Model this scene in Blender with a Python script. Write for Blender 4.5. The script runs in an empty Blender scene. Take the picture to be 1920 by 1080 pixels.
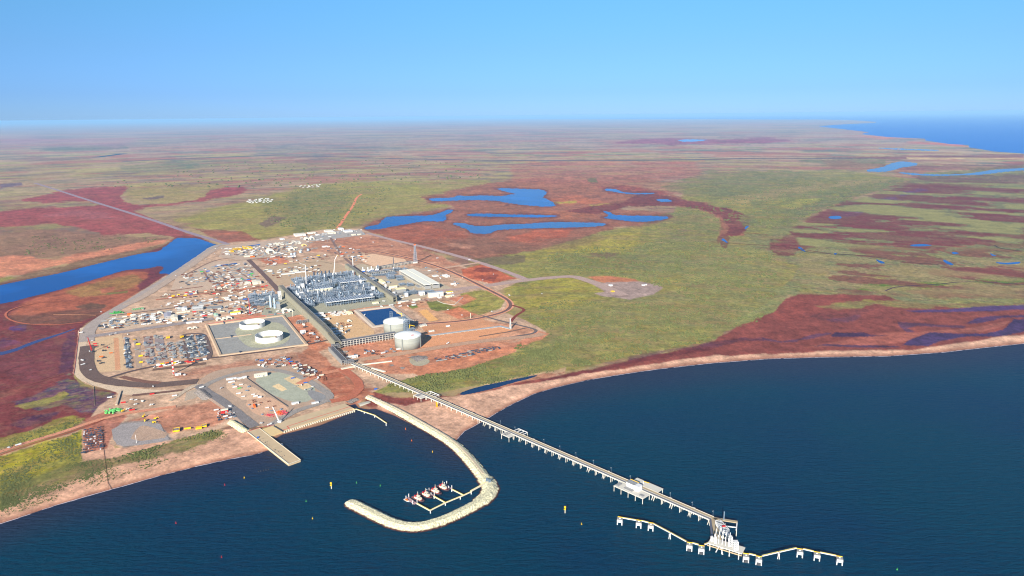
import bpy, math, random
import numpy as np
from mathutils import Vector, Matrix

# ------------------------------------------------------------ camera, sky, sun, exposure
sc = bpy.context.scene
F = 1333.0; CAMH = 700.0
PITCH = math.atan(323.5 / F); ROLL = math.atan(20 / 1920)
SUN_EL = math.radians(24); SUN_AZ = math.radians(75)          # shadows run towards SUN_AZ (from +X)
cam_d = bpy.data.cameras.new('camera'); cam = bpy.data.objects.new('camera', cam_d)
sc.collection.objects.link(cam)
cam_d.sensor_width = 36; cam_d.lens = F / 1920 * 36
cam_d.clip_start = 5; cam_d.clip_end = 1500000
cam.matrix_world = (Matrix.Translation((0, 0, CAMH)) @ Matrix.Rotation(math.pi / 2 - PITCH, 4, 'X') @ Matrix.Rotation(-ROLL, 4, 'Z'))
sc.camera = cam
sc.view_settings.view_transform = 'Standard'; sc.view_settings.look = 'None'
sc.view_settings.gamma = 1; sc.view_settings.use_curve_mapping = False
sc.view_settings.exposure = 0.95
sc.cycles.max_bounces = 4; sc.cycles.volume_bounces = 0; sc.cycles.transparent_max_bounces = 4
sc.cycles.use_denoising = True; sc.cycles.filter_width = 1.1

world = bpy.data.worlds.new('World'); sc.world = world; world.use_nodes = True
wn = world.node_tree.nodes; wl = world.node_tree.links
bg = wn['Background']
sky = wn.new('ShaderNodeTexSky'); sky.sky_type = 'NISHITA'; sky.sun_disc = False
sky.sun_elevation = SUN_EL
sky.sun_rotation = math.pi / 2 - (SUN_AZ + math.pi)            # rotation 0 is +Y, clockwise
sky.altitude = 700; sky.air_density = 1.0; sky.dust_density = 0.2; sky.ozone_density = 4.0
tint = wn.new('ShaderNodeMix'); tint.data_type = 'RGBA'; tint.blend_type = 'MULTIPLY'
tint.inputs['Factor'].default_value = 1.0
wtc = wn.new('ShaderNodeTexCoord'); wsep = wn.new('ShaderNodeSeparateXYZ'); wl.new(wtc.outputs['Generated'], wsep.inputs[0])
ramp = wn.new('ShaderNodeValToRGB'); wl.new(wsep.outputs['Z'], ramp.inputs['Fac'])
ramp.color_ramp.elements[0].position = 0.0; ramp.color_ramp.elements[0].color = (0.36, 0.62, 1.28, 1)
ramp.color_ramp.elements[1].position = 0.5; ramp.color_ramp.elements[1].color = (0.80, 0.90, 1.0, 1)
for p_, c_ in ((0.03, (0.35, 0.58, 1.14, 1)), (0.085, (0.44, 0.68, 1.02, 1)), (0.16, (0.53, 0.88, 1.04, 1))):
    e_ = ramp.color_ramp.elements.new(p_); e_.color = c_
wl.new(ramp.outputs['Color'], tint.inputs['B']); wl.new(sky.outputs['Color'], tint.inputs['A']); wl.new(tint.outputs['Result'], bg.inputs['Color'])
bg.inputs['Strength'].default_value = 0.064

sun_d = bpy.data.lights.new('sun', 'SUN'); sun = bpy.data.objects.new('sun', sun_d)
sc.collection.objects.link(sun)
sun_d.energy = 5.0; sun_d.angle = math.radians(0.53); sun_d.color = (1.0, 0.93, 0.82)
sdir = Vector((math.cos(SUN_AZ) * math.cos(SUN_EL), math.sin(SUN_AZ) * math.cos(SUN_EL), -math.sin(SUN_EL)))
sun.rotation_euler = sdir.to_track_quat('-Z', 'Y').to_euler()

# ------------------------------------------------------------ helpers
rnd = random.Random(7)
GZ = 3.0                                                       # height of the land above the sea
cr, sr = math.cos(ROLL), math.sin(ROLL); cp, sp = math.cos(PITCH), math.sin(PITCH)
def P(px, py, z=GZ):
    """point of the place seen at a pixel of the photograph, at height z"""
    u = (px - 960) / F; v = (540 - py) / F
    u2 = u * cr + v * sr; v2 = -u * sr + v * cr
    dy = cp + v2 * sp; dz = -sp + v2 * cp
    t = (z - CAMH) / dz
    return Vector((u2 * t, dy * t, z))
def to_px(X, Y, Z=GZ):
    dz = Z - CAMH
    w = Y * cp - dz * sp; v2 = (Y * sp + dz * cp) / w; u2 = X / w
    return 960 + F * (u2 * cr - v2 * sr), 540 - F * (u2 * sr + v2 * cr)

def lin(c):
    return tuple(((x / 255) / 12.92 if x <= 10 else ((x / 255 + 0.055) / 1.055) ** 2.4) for x in c)

def tag(o, label=None, cat=None, group=None, kind=None):
    if label: o['label'] = label
    if cat: o['category'] = cat
    if group: o['group'] = group
    if kind: o['kind'] = kind
    return o

COL = sc.collection
ORD = ('first', 'second', 'third', 'fourth', 'fifth', 'sixth', 'seventh', 'eighth', 'ninth', 'tenth', 'eleventh', 'twelfth', 'thirteenth', 'fourteenth')
class MB:
    def __init__(s): s.v = []; s.f = []
    def quadbox(s, p, zb, zt):
        n = len(s.v); k = len(p)
        s.v += [(a[0], a[1], zb) for a in p] + [(a[0], a[1], zt) for a in p]
        s.f.append(tuple(range(n + k - 1, n - 1, -1))); s.f.append(tuple(range(n + k, n + 2 * k)))
        for i in range(k):
            j = (i + 1) % k; s.f.append((n + i, n + j, n + k + j, n + k + i))
        return s
    def box(s, c, d, a=0.0):
        """centre of the base c, size d, turned by a about z"""
        ca, sa = math.cos(a), math.sin(a); p = []
        for x, y in ((-1, -1), (1, -1), (1, 1), (-1, 1)):
            x *= d[0] / 2; y *= d[1] / 2
            p.append((c[0] + x * ca - y * sa, c[1] + x * sa + y * ca))
        return s.quadbox(p, c[2], c[2] + d[2])
    def bar(s, a, b, w, h=None, n=4):
        a = Vector(a); b = Vector(b); h = h or w
        d = (b - a)
        if d.length < 1e-6: return s
        d.normalize(); up = Vector((0, 0, 1)) if abs(d.z) < 0.95 else Vector((1, 0, 0))
        x = d.cross(up).normalized(); y = x.cross(d)
        k = len(s.v)
        for e in (a, b):
            for i in range(n):
                t = 2 * math.pi * (i + 0.5) / n; m = 1.414 if n == 4 else 1
                s.v.append(tuple(e + x * (math.cos(t) * w / 2 * m) + y * (math.sin(t) * h / 2 * m)))
        s.f.append(tuple(range(k + n - 1, k - 1, -1))); s.f.append(tuple(range(k + n, k + 2 * n)))
        for i in range(n):
            j = (i + 1) % n; s.f.append((k + i, k + j, k + n + j, k + n + i))
        return s
    def lathe(s, c, prof, n=24, cap=True):
        k = len(s.v)
        for r, z in prof:
            for i in range(n):
                t = 2 * math.pi * i / n; s.v.append((c[0] + r * math.cos(t), c[1] + r * math.sin(t), c[2] + z))
        for q in range(len(prof) - 1):
            for i in range(n):
                j = (i + 1) % n; s.f.append((k + q * n + i, k + q * n + j, k + q * n + n + j, k + q * n + n + i))
        if cap:
            if prof[0][0] > 1e-3: s.f.append(tuple(range(k + n - 1, k - 1, -1)))
            if prof[-1][0] > 1e-3: m = k + (len(prof) - 1) * n; s.f.append(tuple(range(m, m + n)))
        return s
    def hull(s, p, q):
        """two matching rings of points joined"""
        k = len(s.v); n = len(p); s.v += [tuple(a) for a in p] + [tuple(a) for a in q]
        s.f.append(tuple(range(k + n - 1, k - 1, -1))); s.f.append(tuple(range(k + n, k + 2 * n)))
        for i in range(n):
            j = (i + 1) % n; s.f.append((k + i, k + j, k + n + j, k + n + i))
        return s
    def mesh(s, name, m=None, smooth=False):
        me = bpy.data.meshes.new(name); me.from_pydata(s.v, [], s.f); me.update()
        if m: me.materials.append(m)
        if smooth: me.polygons.foreach_set('use_smooth', [True] * len(me.polygons))
        return me
    def build(s, name, m, parent=None, smooth=False):
        o = bpy.data.objects.new(name, s.mesh(name, m, smooth)); COL.objects.link(o)
        if parent: o.parent = parent
        return o
def empty(name, loc, rz=0, label=None, cat=None, group=None):
    o = bpy.data.objects.new(name, None); COL.objects.link(o)
    o.location = loc; o.rotation_euler = (0, 0, rz); o.empty_display_size = 2
    return tag(o, label, cat, group)
KIDS = {}
def copy_tree(o, parent=None):
    c = o.copy(); COL.objects.link(c); c.parent = parent
    for ch in list(o.children): copy_tree(ch, c)
    return c

# ------------------------------------------------------------ materials
MATS = {}
def mat(name, c, rough=0.8, metal=0.0, var=0.12, scale=0.15, srgb=True, bump=0.0, spec=0.3):
    if name in MATS: return MATS[name]
    m = bpy.data.materials.new(name); m.use_nodes = True; nt = m.node_tree; N = nt.nodes; L = nt.links
    b = N['Principled BSDF']; col = lin(c) if srgb else c
    tc = N.new('ShaderNodeTexCoord'); no = N.new('ShaderNodeTexNoise')
    no.inputs['Scale'].default_value = scale; no.inputs['Detail'].default_value = 4
    L.new(tc.outputs['Object'], no.inputs['Vector'])
    mx = N.new('ShaderNodeMix'); mx.data_type = 'RGBA'
    mx.inputs['A'].default_value = tuple(x * (1 - var) for x in col) + (1,)
    mx.inputs['B'].default_value = tuple(min(0.9, x * (1 + var)) for x in col) + (1,)
    L.new(no.outputs['Fac'], mx.inputs['Factor']); L.new(mx.outputs['Result'], b.inputs['Base Color'])
    b.inputs['Roughness'].default_value = rough; b.inputs['Metallic'].default_value = metal
    b.inputs['Specular IOR Level'].default_value = spec
    if bump:
        bp = N.new('ShaderNodeBump'); bp.inputs['Distance'].default_value = bump
        L.new(no.outputs['Fac'], bp.inputs['Height']); L.new(bp.outputs['Normal'], b.inputs['Normal'])
    MATS[name] = m; return m

# ------------------------------------------------------------ numpy noise (log-polar: patches grow with distance)
rs = np.random.RandomState(3)
TAB = rs.rand(8, 256, 256)
def vnoise(x, y, k):
    t = TAB[k % 8]; xi = np.floor(x).astype(np.int64); yi = np.floor(y).astype(np.int64)
    fx = x - xi; fy = y - yi; fx = fx * fx * (3 - 2 * fx); fy = fy * fy * (3 - 2 * fy)
    x0 = xi & 255; x1 = (xi + 1) & 255; y0 = yi & 255; y1 = (yi + 1) & 255
    return (t[x0, y0] * (1 - fx) + t[x1, y0] * fx) * (1 - fy) + (t[x0, y1] * (1 - fx) + t[x1, y1] * fx) * fy
def fbm(u, v, K, octs, k0=0, gain=0.55, dv=None):
    s = 0; a = 1; w = 0
    for o in range(octs):
        n = vnoise(u * K + 17.3 * o, v * K + 9.1 * o, k0 + o) - 0.5
        if dv is not None: n = n * np.clip(1.6 - dv * K * .22, 0.12, 1)
        s = s + a * n; w += a; a *= gain; K *= 2.03
    return s / w * 2
def ss(a, b, x):
    t = np.clip((x - a) / (b - a), 0, 1); return t * t * (3 - 2 * t)
def sdf(poly, x, y, pad=30):
    """signed distance (negative inside) to a polygon, only near it"""
    p = np.array(poly, float); d = np.full(x.shape, 1e3)
    m = (x > p[:, 0].min() - pad) & (x < p[:, 0].max() + pad) & (y > p[:, 1].min() - pad) & (y < p[:, 1].max() + pad)
    xs = x[m]; ys = y[m]; dd = np.full(xs.shape, 1e12); ins = np.zeros(xs.shape, bool)
    n = len(p)
    for i in range(n):
        ax, ay = p[i]; bx, by = p[(i + 1) % n]; ex = bx - ax; ey = by - ay
        wx = xs - ax; wy = ys - ay; t = np.clip((wx * ex + wy * ey) / (ex * ex + ey * ey + 1e-9), 0, 1)
        dd = np.minimum(dd, (wx - ex * t) ** 2 + (wy - ey * t) ** 2)
        c = ((ay > ys) != (by > ys)) & (xs < (bx - ax) * (ys - ay) / (by - ay + 1e-12) + ax); ins ^= c
    dd = np.sqrt(dd); d[m] = np.where(ins, -dd, dd); return d
# ------------------------------------------------------------ ground: one polar sheet out to the horizon
SEA_NEAR = [(-260,1075),(0,981),(35,970),(100,948),(175,926),(250,905),(300,891),(375,872),(430,860),(475,852),(505,843),(512,824),
  (530,814),(600,797),(664,771),(662,764),(653,760),(666,757),(672,764),(690,767),(705,766),(740,779),(790,805),(830,828),(846,842),
  (850,836),(858,822),(870,808),(893,796),(930,774),(960,757),(1000,738),(1040,726),(1100,712),(1172,700),(1235,691),(1335,680),
  (1440,672),(1540,669),(1665,667),(1765,660),(1865,649),(1920,644),(2100,622),(2400,590),(2400,1500),(-260,1500)]
SEA_FAR = [(2400,335),(1920,288),(1865,284),(1816,276),(1817,272),(1780,270),(1733,263),(1737,260),(1665,257),(1612,251),(1630,248),
  (1580,242),(1534,237),(1565,234),(1655,229.5),(1600,225.2),(1540,224),(1440,224),(1300,223.4),(1100,223.5),(960,223),(930,221),
  (930,150),(2400,150)]
# (polygon, colour, edge blur, edge warp, opacity, patchiness 0 solid .. 1 broken)
OL = (160,142,84); GY = (150,146,62); DG = (84,96,58); GG = (128,128,84); RB = (138,70,62); OR = (204,126,92); BR = (142,102,76)
RM = (120,50,52); PW = (62,42,92); DK = (72,48,56); BE = (204,142,116); TAN = (186,156,130); SAL = (222,142,104); RDO = (196,104,68)
LAYERS = [
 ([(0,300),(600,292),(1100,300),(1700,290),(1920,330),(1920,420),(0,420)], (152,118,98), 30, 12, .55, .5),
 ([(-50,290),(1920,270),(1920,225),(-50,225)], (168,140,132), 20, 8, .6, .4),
 # olive hills north of the plant
 ([(330,414),(420,385),(500,368),(560,350),(640,340),(740,340),(850,360),(840,392),(700,412),(650,430),(560,442),(480,452),(440,436),(380,432)], GY, 8, 6, .75, .2),
 ([(545,360),(600,352),(660,362),(640,395),(600,432),(560,440),(530,400)], DG, 10, 8, .7, .5),
 ([(470,375),(560,365),(560,400),(500,395)], DG, 8, 8, .6, .6),
 ([(485,420),(510,404),(535,408),(520,420),(498,426)], (104,70,80), 4, 2, .8, .1),
 ([(700,345),(900,335),(960,345),(800,360)], GY, 8, 5, .6, .4),
 ([(-20,440),(60,430),(330,446),(250,462),(150,480),(40,486),(-20,484)], (150,110,84), 6, 4, .9, .1),
 ([(0,340),(140,340),(120,360),(0,372)], (176,158,112), 10, 6, .5, .3),
 ([(235,350),(420,345),(400,372),(300,380),(235,372)], OL, 8, 6, .7, .3),
 ([(268,372),(310,366),(306,371),(280,375)], (92,66,92), 2, 1, .8, .1),
 ([(0,345),(40,343),(44,348),(0,354)], (92,74,110), 3, 2, .8, .1),
 # red mud flats to the west
 ([(42,376),(75,366),(125,355),(160,351),(235,349),(240,353),(226,370),(235,378),(262,385),(330,382),(385,368),(395,356),(455,351),(466,357),(420,371),(375,377),(300,386),(262,394),(240,398),(200,386),(160,379),(90,381)], (158,62,68), 2.5, 3, .95, .05),
 ([(-30,398),(60,390),(180,384),(200,382),(250,398),(290,410),(335,428),(402,457),(370,452),(325,446),(280,437),(240,440),(190,440),(150,428),(100,420),(-30,428)], (160,66,68), 3, 3, .95, .05),
 ([(70,402),(160,394),(230,410),(180,412),(120,408)], (190,112,116), 5, 5, .5, .5),
 ([(362,428),(410,430),(450,431),(478,445),(500,455),(440,462),(408,452)], (158,82,66), 3, 3, .9, .1),
 ([(400,436),(452,434),(445,440),(410,441)], (205,112,78), 3, 3, .7, .2),
 ([(-30,488),(25,478),(60,482),(100,486),(150,478),(230,461),(300,450),(322,449),(305,457),(240,472),(160,487),(80,506),(40,516),(-30,526)], (222,138,102), 3, 3, .95, .1),
 ([(-30,526),(40,516),(80,506),(160,487),(240,472),(330,452),(325,462),(260,480),(150,505),(60,528),(-30,545)], (136,102,72), 3, 3, .9, .1),
 ([(-30,528),(20,517),(30,521),(-30,538)], (150,146,60), 3, 2, .7, .2),
 # mud between lagoon and embankment
 ([(-30,545),(60,527),(110,515),(180,498),(260,478),(310,462),(328,449),(345,447),(405,462),(350,500),(155,612),(145,640),(137,700),(150,725),(220,735),(220,745),(190,775),(160,790),(80,800),(-30,835)], RM, 2, 2, 1, 0),
 ([(20,592),(60,562),(130,535),(200,515),(240,508),(275,510),(280,520),(265,530),(262,537),(272,548),(250,562),(215,578),(200,590),(150,600),(100,610),(40,607)], (172,92,64), 3, 3, .95, .05),
 ([(120,545),(180,528),(250,514),(270,525),(262,535),(200,552),(150,558)], (158,122,68), 5, 4, .85, .2),
 ([(190,542),(215,538),(212,546),(190,550)], (190,96,78), 3, 2, .7, .1),
 ([(200,550),(240,545),(238,549),(205,552)], (84,112,48), 2, 1, .8, .2),
 ([(140,575),(170,567),(205,572),(190,579),(150,579)], (104,80,60), 2, 1, .9, .1),
 ([(5,596),(50,580),(100,585),(190,578),(185,592),(150,602),(100,609),(40,609)], (104,70,56), 4, 4, .9, .2),
 ([(15,590),(50,565),(100,560),(120,580),(60,592)], (186,100,70), 5, 3, .8, .1),
 ([(280,500),(345,482),(330,498),(300,520),(262,545),(255,535),(280,520)], (108,44,56), 3, 3, .9, .1),
 ([(20,615),(48,613),(50,620),(25,622)], (70,66,130), 4, 5, .7, .4),
 ([(0,635),(30,636),(40,642),(0,650)], (80,60,120), 4, 5, .6, .4),
 ([(0,640),(140,625),(137,700),(60,720),(0,700)], (112,58,68), 8, 6, .6, .4),
 ([(120,640),(140,620),(139,690),(110,700)], (70,42,78), 5, 5, .7, .2),
 ([(60,745),(90,725),(130,705),(150,724),(220,738),(215,748),(185,775),(150,772),(128,757),(100,762),(75,770),(18,752)], (40,38,104), 4, 5, .9, .35),
 ([(10,800),(60,775),(110,772),(90,790),(40,805)], (52,42,76), 6, 6, .75, .35),
 ([(28,762),(60,752),(95,744),(122,734),(129,738),(118,748),(85,760),(45,768)], (146,136,62), 2, 2, .95, .1),
 ([(-20,826),(30,814),(62,808),(100,788),(130,781),(163,783),(150,796),(80,822),(-20,848)], (138,134,56), 3, 3, .95, .15),
 ([(0,735),(25,725),(60,715),(40,735),(0,750)], (140,80,66), 5, 5, .7, .3),
 # near left foreshore
 ([(-60,870),(60,835),(152,806),(200,800),(215,842),(330,822),(420,805),(460,800),(515,835),(510,860),(-60,1030)], (212,164,134), 2, 1, 1, 0),
 ([(-60,872),(0,857),(60,838),(152,808),(154,868),(120,888),(60,912),(-60,962)], (150,142,36), 3, 3, 1, 0),
 ([(-60,962),(0,925),(60,895),(120,872),(152,862),(200,862),(260,848),(330,826),(400,808),(420,812),(402,826),(340,846),(290,858),(240,870),(180,885),(120,905),(60,922),(-60,978)], (88,92,48), 4, 4, .9, .25),
 ([(70,835),(150,812),(150,850),(90,850)], (166,158,34), 8, 6, .7, .3),
 # right hand green plain
 ([(690,738),(660,700),(760,660),(930,640),(1000,560),(920,510),(880,490),(930,470),(1060,450),(1130,430),(1250,420),(1290,345),(1400,322),(1560,318),(1710,335),(1600,372),(1500,412),(1480,450),(1505,490),(1470,560),(1452,585),(1440,600),(1380,612),(1330,642),(1200,666),(1100,690),(1000,706),(930,720),(820,735)], (132,130,68), 5, 4, 1, .1),
 ([(1200,440),(1400,440),(1480,470),(1440,590),(1250,640),(1000,690),(900,690),(1000,620),(1150,560)], (134,130,84), 25, 10, .8, .2),
 ([(920,490),(1080,450),(1180,430),(1250,405),(1270,430),(1180,470),(1010,490)], (164,150,56), 8, 5, .85, .3),
 ([(940,540),(1090,515),(1145,545),(1080,570),(1040,600),(960,570)], (160,150,54), 8, 5, .85, .25),
 ([(1200,525),(1270,520),(1290,540),(1240,548),(1190,530)], (168,152,58), 4, 3, .8, .2),
 ([(1035,480),(1180,470),(1290,490),(1290,505),(1150,510),(1060,500)], (84,98,50), 10, 8, .8, .45),
 ([(1240,400),(1300,400),(1360,430),(1330,470),(1240,480)], (116,116,66), 12, 8, .7, .3),
 ([(1300,345),(1420,330),(1560,330),(1640,350),(1520,400),(1440,400),(1330,375)], (104,108,72), 12, 8, .8, .35),
 ([(1290,335),(1500,318),(1620,325),(1500,345),(1350,352)], (150,136,98), 8, 6, .6, .4),
 ([(1690,338),(1700,344),(1600,372),(1520,405),(1480,440),(1460,450),(1440,430),(1520,385),(1620,352)], (112,112,78), 5, 4, .8, .2),
 ([(1440,380),(1540,362),(1520,378),(1460,392)], (164,156,76), 6, 5, .7, .3),
 ([(1340,375),(1400,372),(1420,395),(1370,385)], (170,156,78), 6, 4, .7, .3),
 ([(980,520),(995,518),(985,560),(960,560),(962,530)], (96,118,58), 8, 5, .6, .3),
 ([(760,735),(930,706),(960,660),(880,690),(790,704),(742,716)], (112,118,58), 4, 3, .9, .2),
 ([(880,478),(985,478),(985,490),(960,497),(900,494)], (112,92,76), 3, 3, .85, .1),
 ([(1105,475),(1160,472),(1168,478),(1140,483),(1110,480)], (134,104,80), 3, 3, .85, .1),
 # brown red country round the lakes
 ([(680,432),(700,415),(740,404),(850,388),(800,378),(790,370),(900,345),(1000,335),(1120,340),(1240,362),(1330,382),(1380,392),(1408,412),(1395,440),(1360,444),(1345,450),(1352,430),(1348,410),(1310,392),(1250,386),(1170,385),(1165,392),(1250,400),(1265,408),(1240,418),(1180,424),(1140,430),(1060,455),(1010,470),(940,480),(880,482),(800,470),(740,450)], (158,96,74), 4, 4, 1, .05),
 ([(690,436),(760,412),(800,400),(790,420),(880,440),(870,455),(780,460)], (176,90,62), 6, 4, .8, .25),
 ([(930,455),(1000,430),(1075,430),(1060,445),(1000,452)], (200,96,62), 6, 5, .85, .2),
 ([(850,360),(1000,330),(1200,330),(1290,352),(1200,370),(1000,360)], (168,104,74), 8, 6, .7, .3),
 ([(960,382),(1080,366),(1140,380),(1020,388)], (205,112,70), 5, 4, .7, .35),
 ([(1010,400),(1120,385),(1150,400),(1060,412)], (192,112,72), 5, 4, .7, .4),
 ([(1030,378),(1080,377),(1082,381),(1040,382)], (172,160,60), 2, 2, .8, .1),
 ([(1105,384),(1150,381),(1152,385),(1110,387)], (172,160,60), 2, 2, .8, .1),
 ([(840,450),(950,448),(1000,460),(1080,445),(1130,440),(1140,448),(1060,468),(900,480)], (130,96,74), 6, 5, .7, .35),
 ([(830,456),(860,455),(895,462),(880,468),(850,464)], (232,170,136), 2, 2, .9, .1),
 ([(760,458),(800,470),(900,486),(930,470),(880,455),(800,448)], (142,92,70), 5, 4, .7, .3),
 ([(690,437),(720,448),(800,466),(780,478),(745,470),(700,470),(690,462)], (150,84,76), 3, 2, .8, .1),
 ([(1120,350),(1200,352),(1270,362),(1220,368),(1140,362)], (150,58,54), 4, 4, .85, .2),
 ([(1060,395),(1170,378),(1200,362),(1250,368),(1330,384),(1385,396),(1405,412),(1402,428),(1388,440),(1372,444),(1362,440),(1368,428),(1355,408),(1320,393),(1280,387),(1180,386),(1120,402)], (120,50,50), 2, 2, .95, .05),
 ([(1345,442),(1362,438),(1370,446),(1362,466),(1357,466),(1342,452)], (120,58,50), 2, 1, .9, .1),
 ([(1365,408),(1395,415),(1400,428),(1370,424)], (130,84,66), 3, 3, .5, .5),
 ([(1240,350),(1330,320),(1480,318),(1560,335),(1500,348),(1420,364),(1330,372),(1270,362)], (98,104,70), 5, 6, .75, .35),
 ([(1350,374),(1480,352),(1560,341),(1690,335),(1600,347),(1500,362),(1400,380)], (172,142,98), 4, 5, .7, .3),
 ([(1385,408),(1480,374),(1600,350),(1692,338),(1700,345),(1600,373),(1510,406),(1470,432),(1400,430)], (92,100,70), 4, 4, .75, .25),
 ([(1462,388),(1500,374),(1572,368),(1520,381),(1482,394)], (166,160,70), 3, 4, .8, .3),
 ([(1398,438),(1470,436),(1500,455),(1480,472),(1420,468)], (106,108,80), 4, 5, .75, .3),
 ([(1210,412),(1290,392),(1350,420),(1342,470),(1280,500),(1170,492),(1200,450)], (108,114,70), 9, 6, .7, .3),
 ([(1200,470),(1400,480),(1470,520),(1440,580),(1300,625),(1140,605),(1190,540)], (122,122,80), 14, 8, .65, .35),
 ([(1380,600),(1450,560),(1475,530),(1490,540),(1462,572),(1442,596),(1400,606)], (126,136,92), 3, 2, .7, .2),
 # marsh to the right
 ([(1440,470),(1500,425),(1600,376),(1700,340),(1740,325),(2000,300),(2000,600),(1700,575),(1560,556),(1500,556),(1470,545),(1500,500),(1440,480)], (120,122,86), 5, 4, 1, 0),
 ([(1500,420),(1560,385),(1640,362),(1700,340),(1760,345),(1840,350),(1960,350),(1960,400),(1800,420),(1720,430),(1560,440),(1480,470),(1440,468)], (122,50,54), 4, 5, .95, .45),
 ([(1560,420),(1620,400),(1720,380),(1960,400),(1960,450),(1700,470),(1560,450)], (122,50,52), 5, 7, .9, .62),
 ([(1440,452),(1560,432),(1640,438),(1560,452),(1475,478),(1450,478)], (122,52,52), 3, 4, .9, .3),
 ([(1600,460),(1760,450),(1855,455),(1855,472),(1740,472),(1620,478)], (146,62,56), 4, 5, .85, .4),
 ([(1740,505),(1890,498),(1960,500),(1960,520),(1800,520),(1740,515)], (132,52,54), 4, 4, .9, .15),
 ([(1690,540),(1800,532),(1960,538),(1960,560),(1760,560),(1700,552)], (134,64,58), 5, 5, .8, .45),
 ([(1860,455),(1960,450),(1960,500),(1870,485)], (104,110,78), 5, 3, .9, .1),
 ([(1600,535),(1680,530),(1760,528),(1920,522),(1960,524),(1960,534),(1800,532),(1700,545),(1610,545)], (84,122,20), 2, 2, .95, .1),
 ([(1545,385),(1640,370),(1700,362),(1720,380),(1600,390)], (92,76,66), 8, 6, .4, .5),
 ([(1560,397),(1620,395),(1610,405),(1555,412)], (74,60,132), 4, 4, .75, .2),
 ([(1620,371),(1680,369),(1690,374),(1640,376)], (60,96,190), 3, 3, .8, .3),
 ([(1675,360),(1730,354),(1740,358),(1690,366)], (76,86,170), 3, 3, .8, .2),
 ([(1450,535),(1500,530),(1545,545),(1510,556),(1455,552)], (118,124,82), 4, 3, .8, .3),
 ([(1500,505),(1680,500),(1740,512),(1720,530),(1580,532)], (148,128,94), 5, 4, .8, .3),
 # tidal flat along the bay
 ([(850,742),(905,728),(960,712),(1030,704),(1130,690),(1200,672),(1330,642),(1384,612),(1450,585),(1474,560),(1500,552),(1580,551),(1660,553),(1700,570),(1960,568),(2000,640),(1800,668),(1440,685),(1200,700),(1040,735),(960,765),(880,815),(850,850),(780,800),(705,770),(680,757),(700,735),(740,745),(800,745)], (136,66,58), 3, 2, 1, 0),
 ([(1450,585),(1500,555),(1590,552),(1600,560),(1500,600),(1460,605)], (146,68,58), 4, 3, .8, .2),
 ([(1525,575),(1580,568),(1620,560),(1700,566),(1960,560),(1960,572),(1700,578),(1640,572),(1570,582)], (134,132,78), 2, 3, .85, .4),
 ([(1695,582),(1780,580),(1860,573),(1960,571),(1960,579),(1800,585),(1720,586)], (84,64,112), 2, 1, .95, .05),
 ([(1500,652),(1560,642),(1600,634),(1660,623),(1735,623),(1742,630),(1690,643),(1600,649)], (176,98,82), 3, 1.5, .8, 0),
 ([(1720,622),(1810,616),(1880,604),(1896,600),(1882,612),(1840,622),(1760,626)], (172,98,84), 2, 1, .8, 0),
 ([(1510,590),(1560,588),(1640,578),(1600,592),(1540,598)], (100,54,62), 5, 4, .6, .4),
 ([(1552,600),(1580,594),(1612,592),(1600,602),(1570,603)], (86,56,92), 4, 3, .6, .3),
 ([(1688,648),(1712,634),(1745,623),(1800,625),(1850,626),(1880,618),(1895,604),(1901,598),(1960,596),(1960,612),(1930,620),(1880,630),(1800,632),(1760,640),(1740,649)], (72,56,96), 1.4, 1.5, .95, 0),
 ([(1810,607),(1830,597),(1865,592),(1960,592),(1960,595),(1880,596),(1850,603),(1830,607)], (72,54,94), 1.2, 1.2, .9, .1),
 ([(1555,632),(1565,624),(1620,622),(1632,627),(1662,629),(1600,632)], (66,48,84), 1.5, 1.5, .9, .1),
 ([(1430,634),(1465,640),(1500,634),(1530,625),(1562,623),(1556,627),(1530,633),(1500,639),(1465,643),(1430,637)], (78,50,84), 1.2, 1.5, .85, .1),
 ([(1330,640),(1380,634),(1430,634),(1432,638),(1380,642),(1340,652),(1290,660),(1285,655)], (84,44,66), 2.5, 3, .8, .3),
 ([(1683,604),(1720,605),(1780,610),(1812,611),(1806,616),(1770,614),(1720,611),(1701,616),(1722,624),(1700,623),(1685,611)], (80,50,82), 1.2, 1, .85, 0),
 ([(1524,651),(1545,645),(1600,647),(1680,648.5),(1695,651),(1600,651),(1540,648)], (70,48,84), 1, .8, .9, 0),
 ([(1040,706),(1140,684),(1230,664),(1330,650),(1340,656),(1220,674),(1130,694),(1040,714),(990,722)], (112,44,48), 3, 2, .9, .1),
 ([(1175,668),(1225,659),(1300,648),(1320,650),(1240,662),(1180,676)], (84,40,66), 3, 2, .8, .3),
 # beach
 ([(850,742),(905,735),(960,722),(1040,712),(1140,694),(1240,680),(1340,666),(1440,664),(1560,658),(1700,656),(1800,644),(1880,631),(1960,624),(1960,645),(1865,650),(1765,661),(1665,668),(1540,671),(1440,673),(1335,681),(1172,701),(1100,713),(1000,739),(960,758),(893,797),(858,824),(846,845),(790,806),(740,780),(700,768),(712,752),(760,760),(800,752)], (218,172,142), 2.5, 2, 1, 0),
 ([(930,722),(990,714),(1060,702),(1060,690),(980,706),(900,722)], (222,178,144), 3, 2, .8, .1),
 ([(840,745),(862,737),(905,727),(960,712),(1000,704),(1060,696),(1060,700),(980,716),(900,737),(866,741)], (184,122,92), 2, 2, .9, .1),
 # site
 ([(158,612),(350,492),(402,463),(420,456),(500,449),(545,441),(600,431),(675,428),(700,438),(770,462),(850,490),(905,515),(985,520),(975,528),(935,545),(958,565),(945,585),(985,600),(1025,622),(1018,634),(970,648),(968,660),(870,690),(790,704),(742,716),(700,735),(672,757),(530,800),(480,800),(440,795),(400,808),(330,824),(232,840),(206,832),(195,795),(165,788),(185,762),(222,735),(160,720),(137,700),(146,640)], (204,168,138), 1.2, .6, 1, 0),
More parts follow.
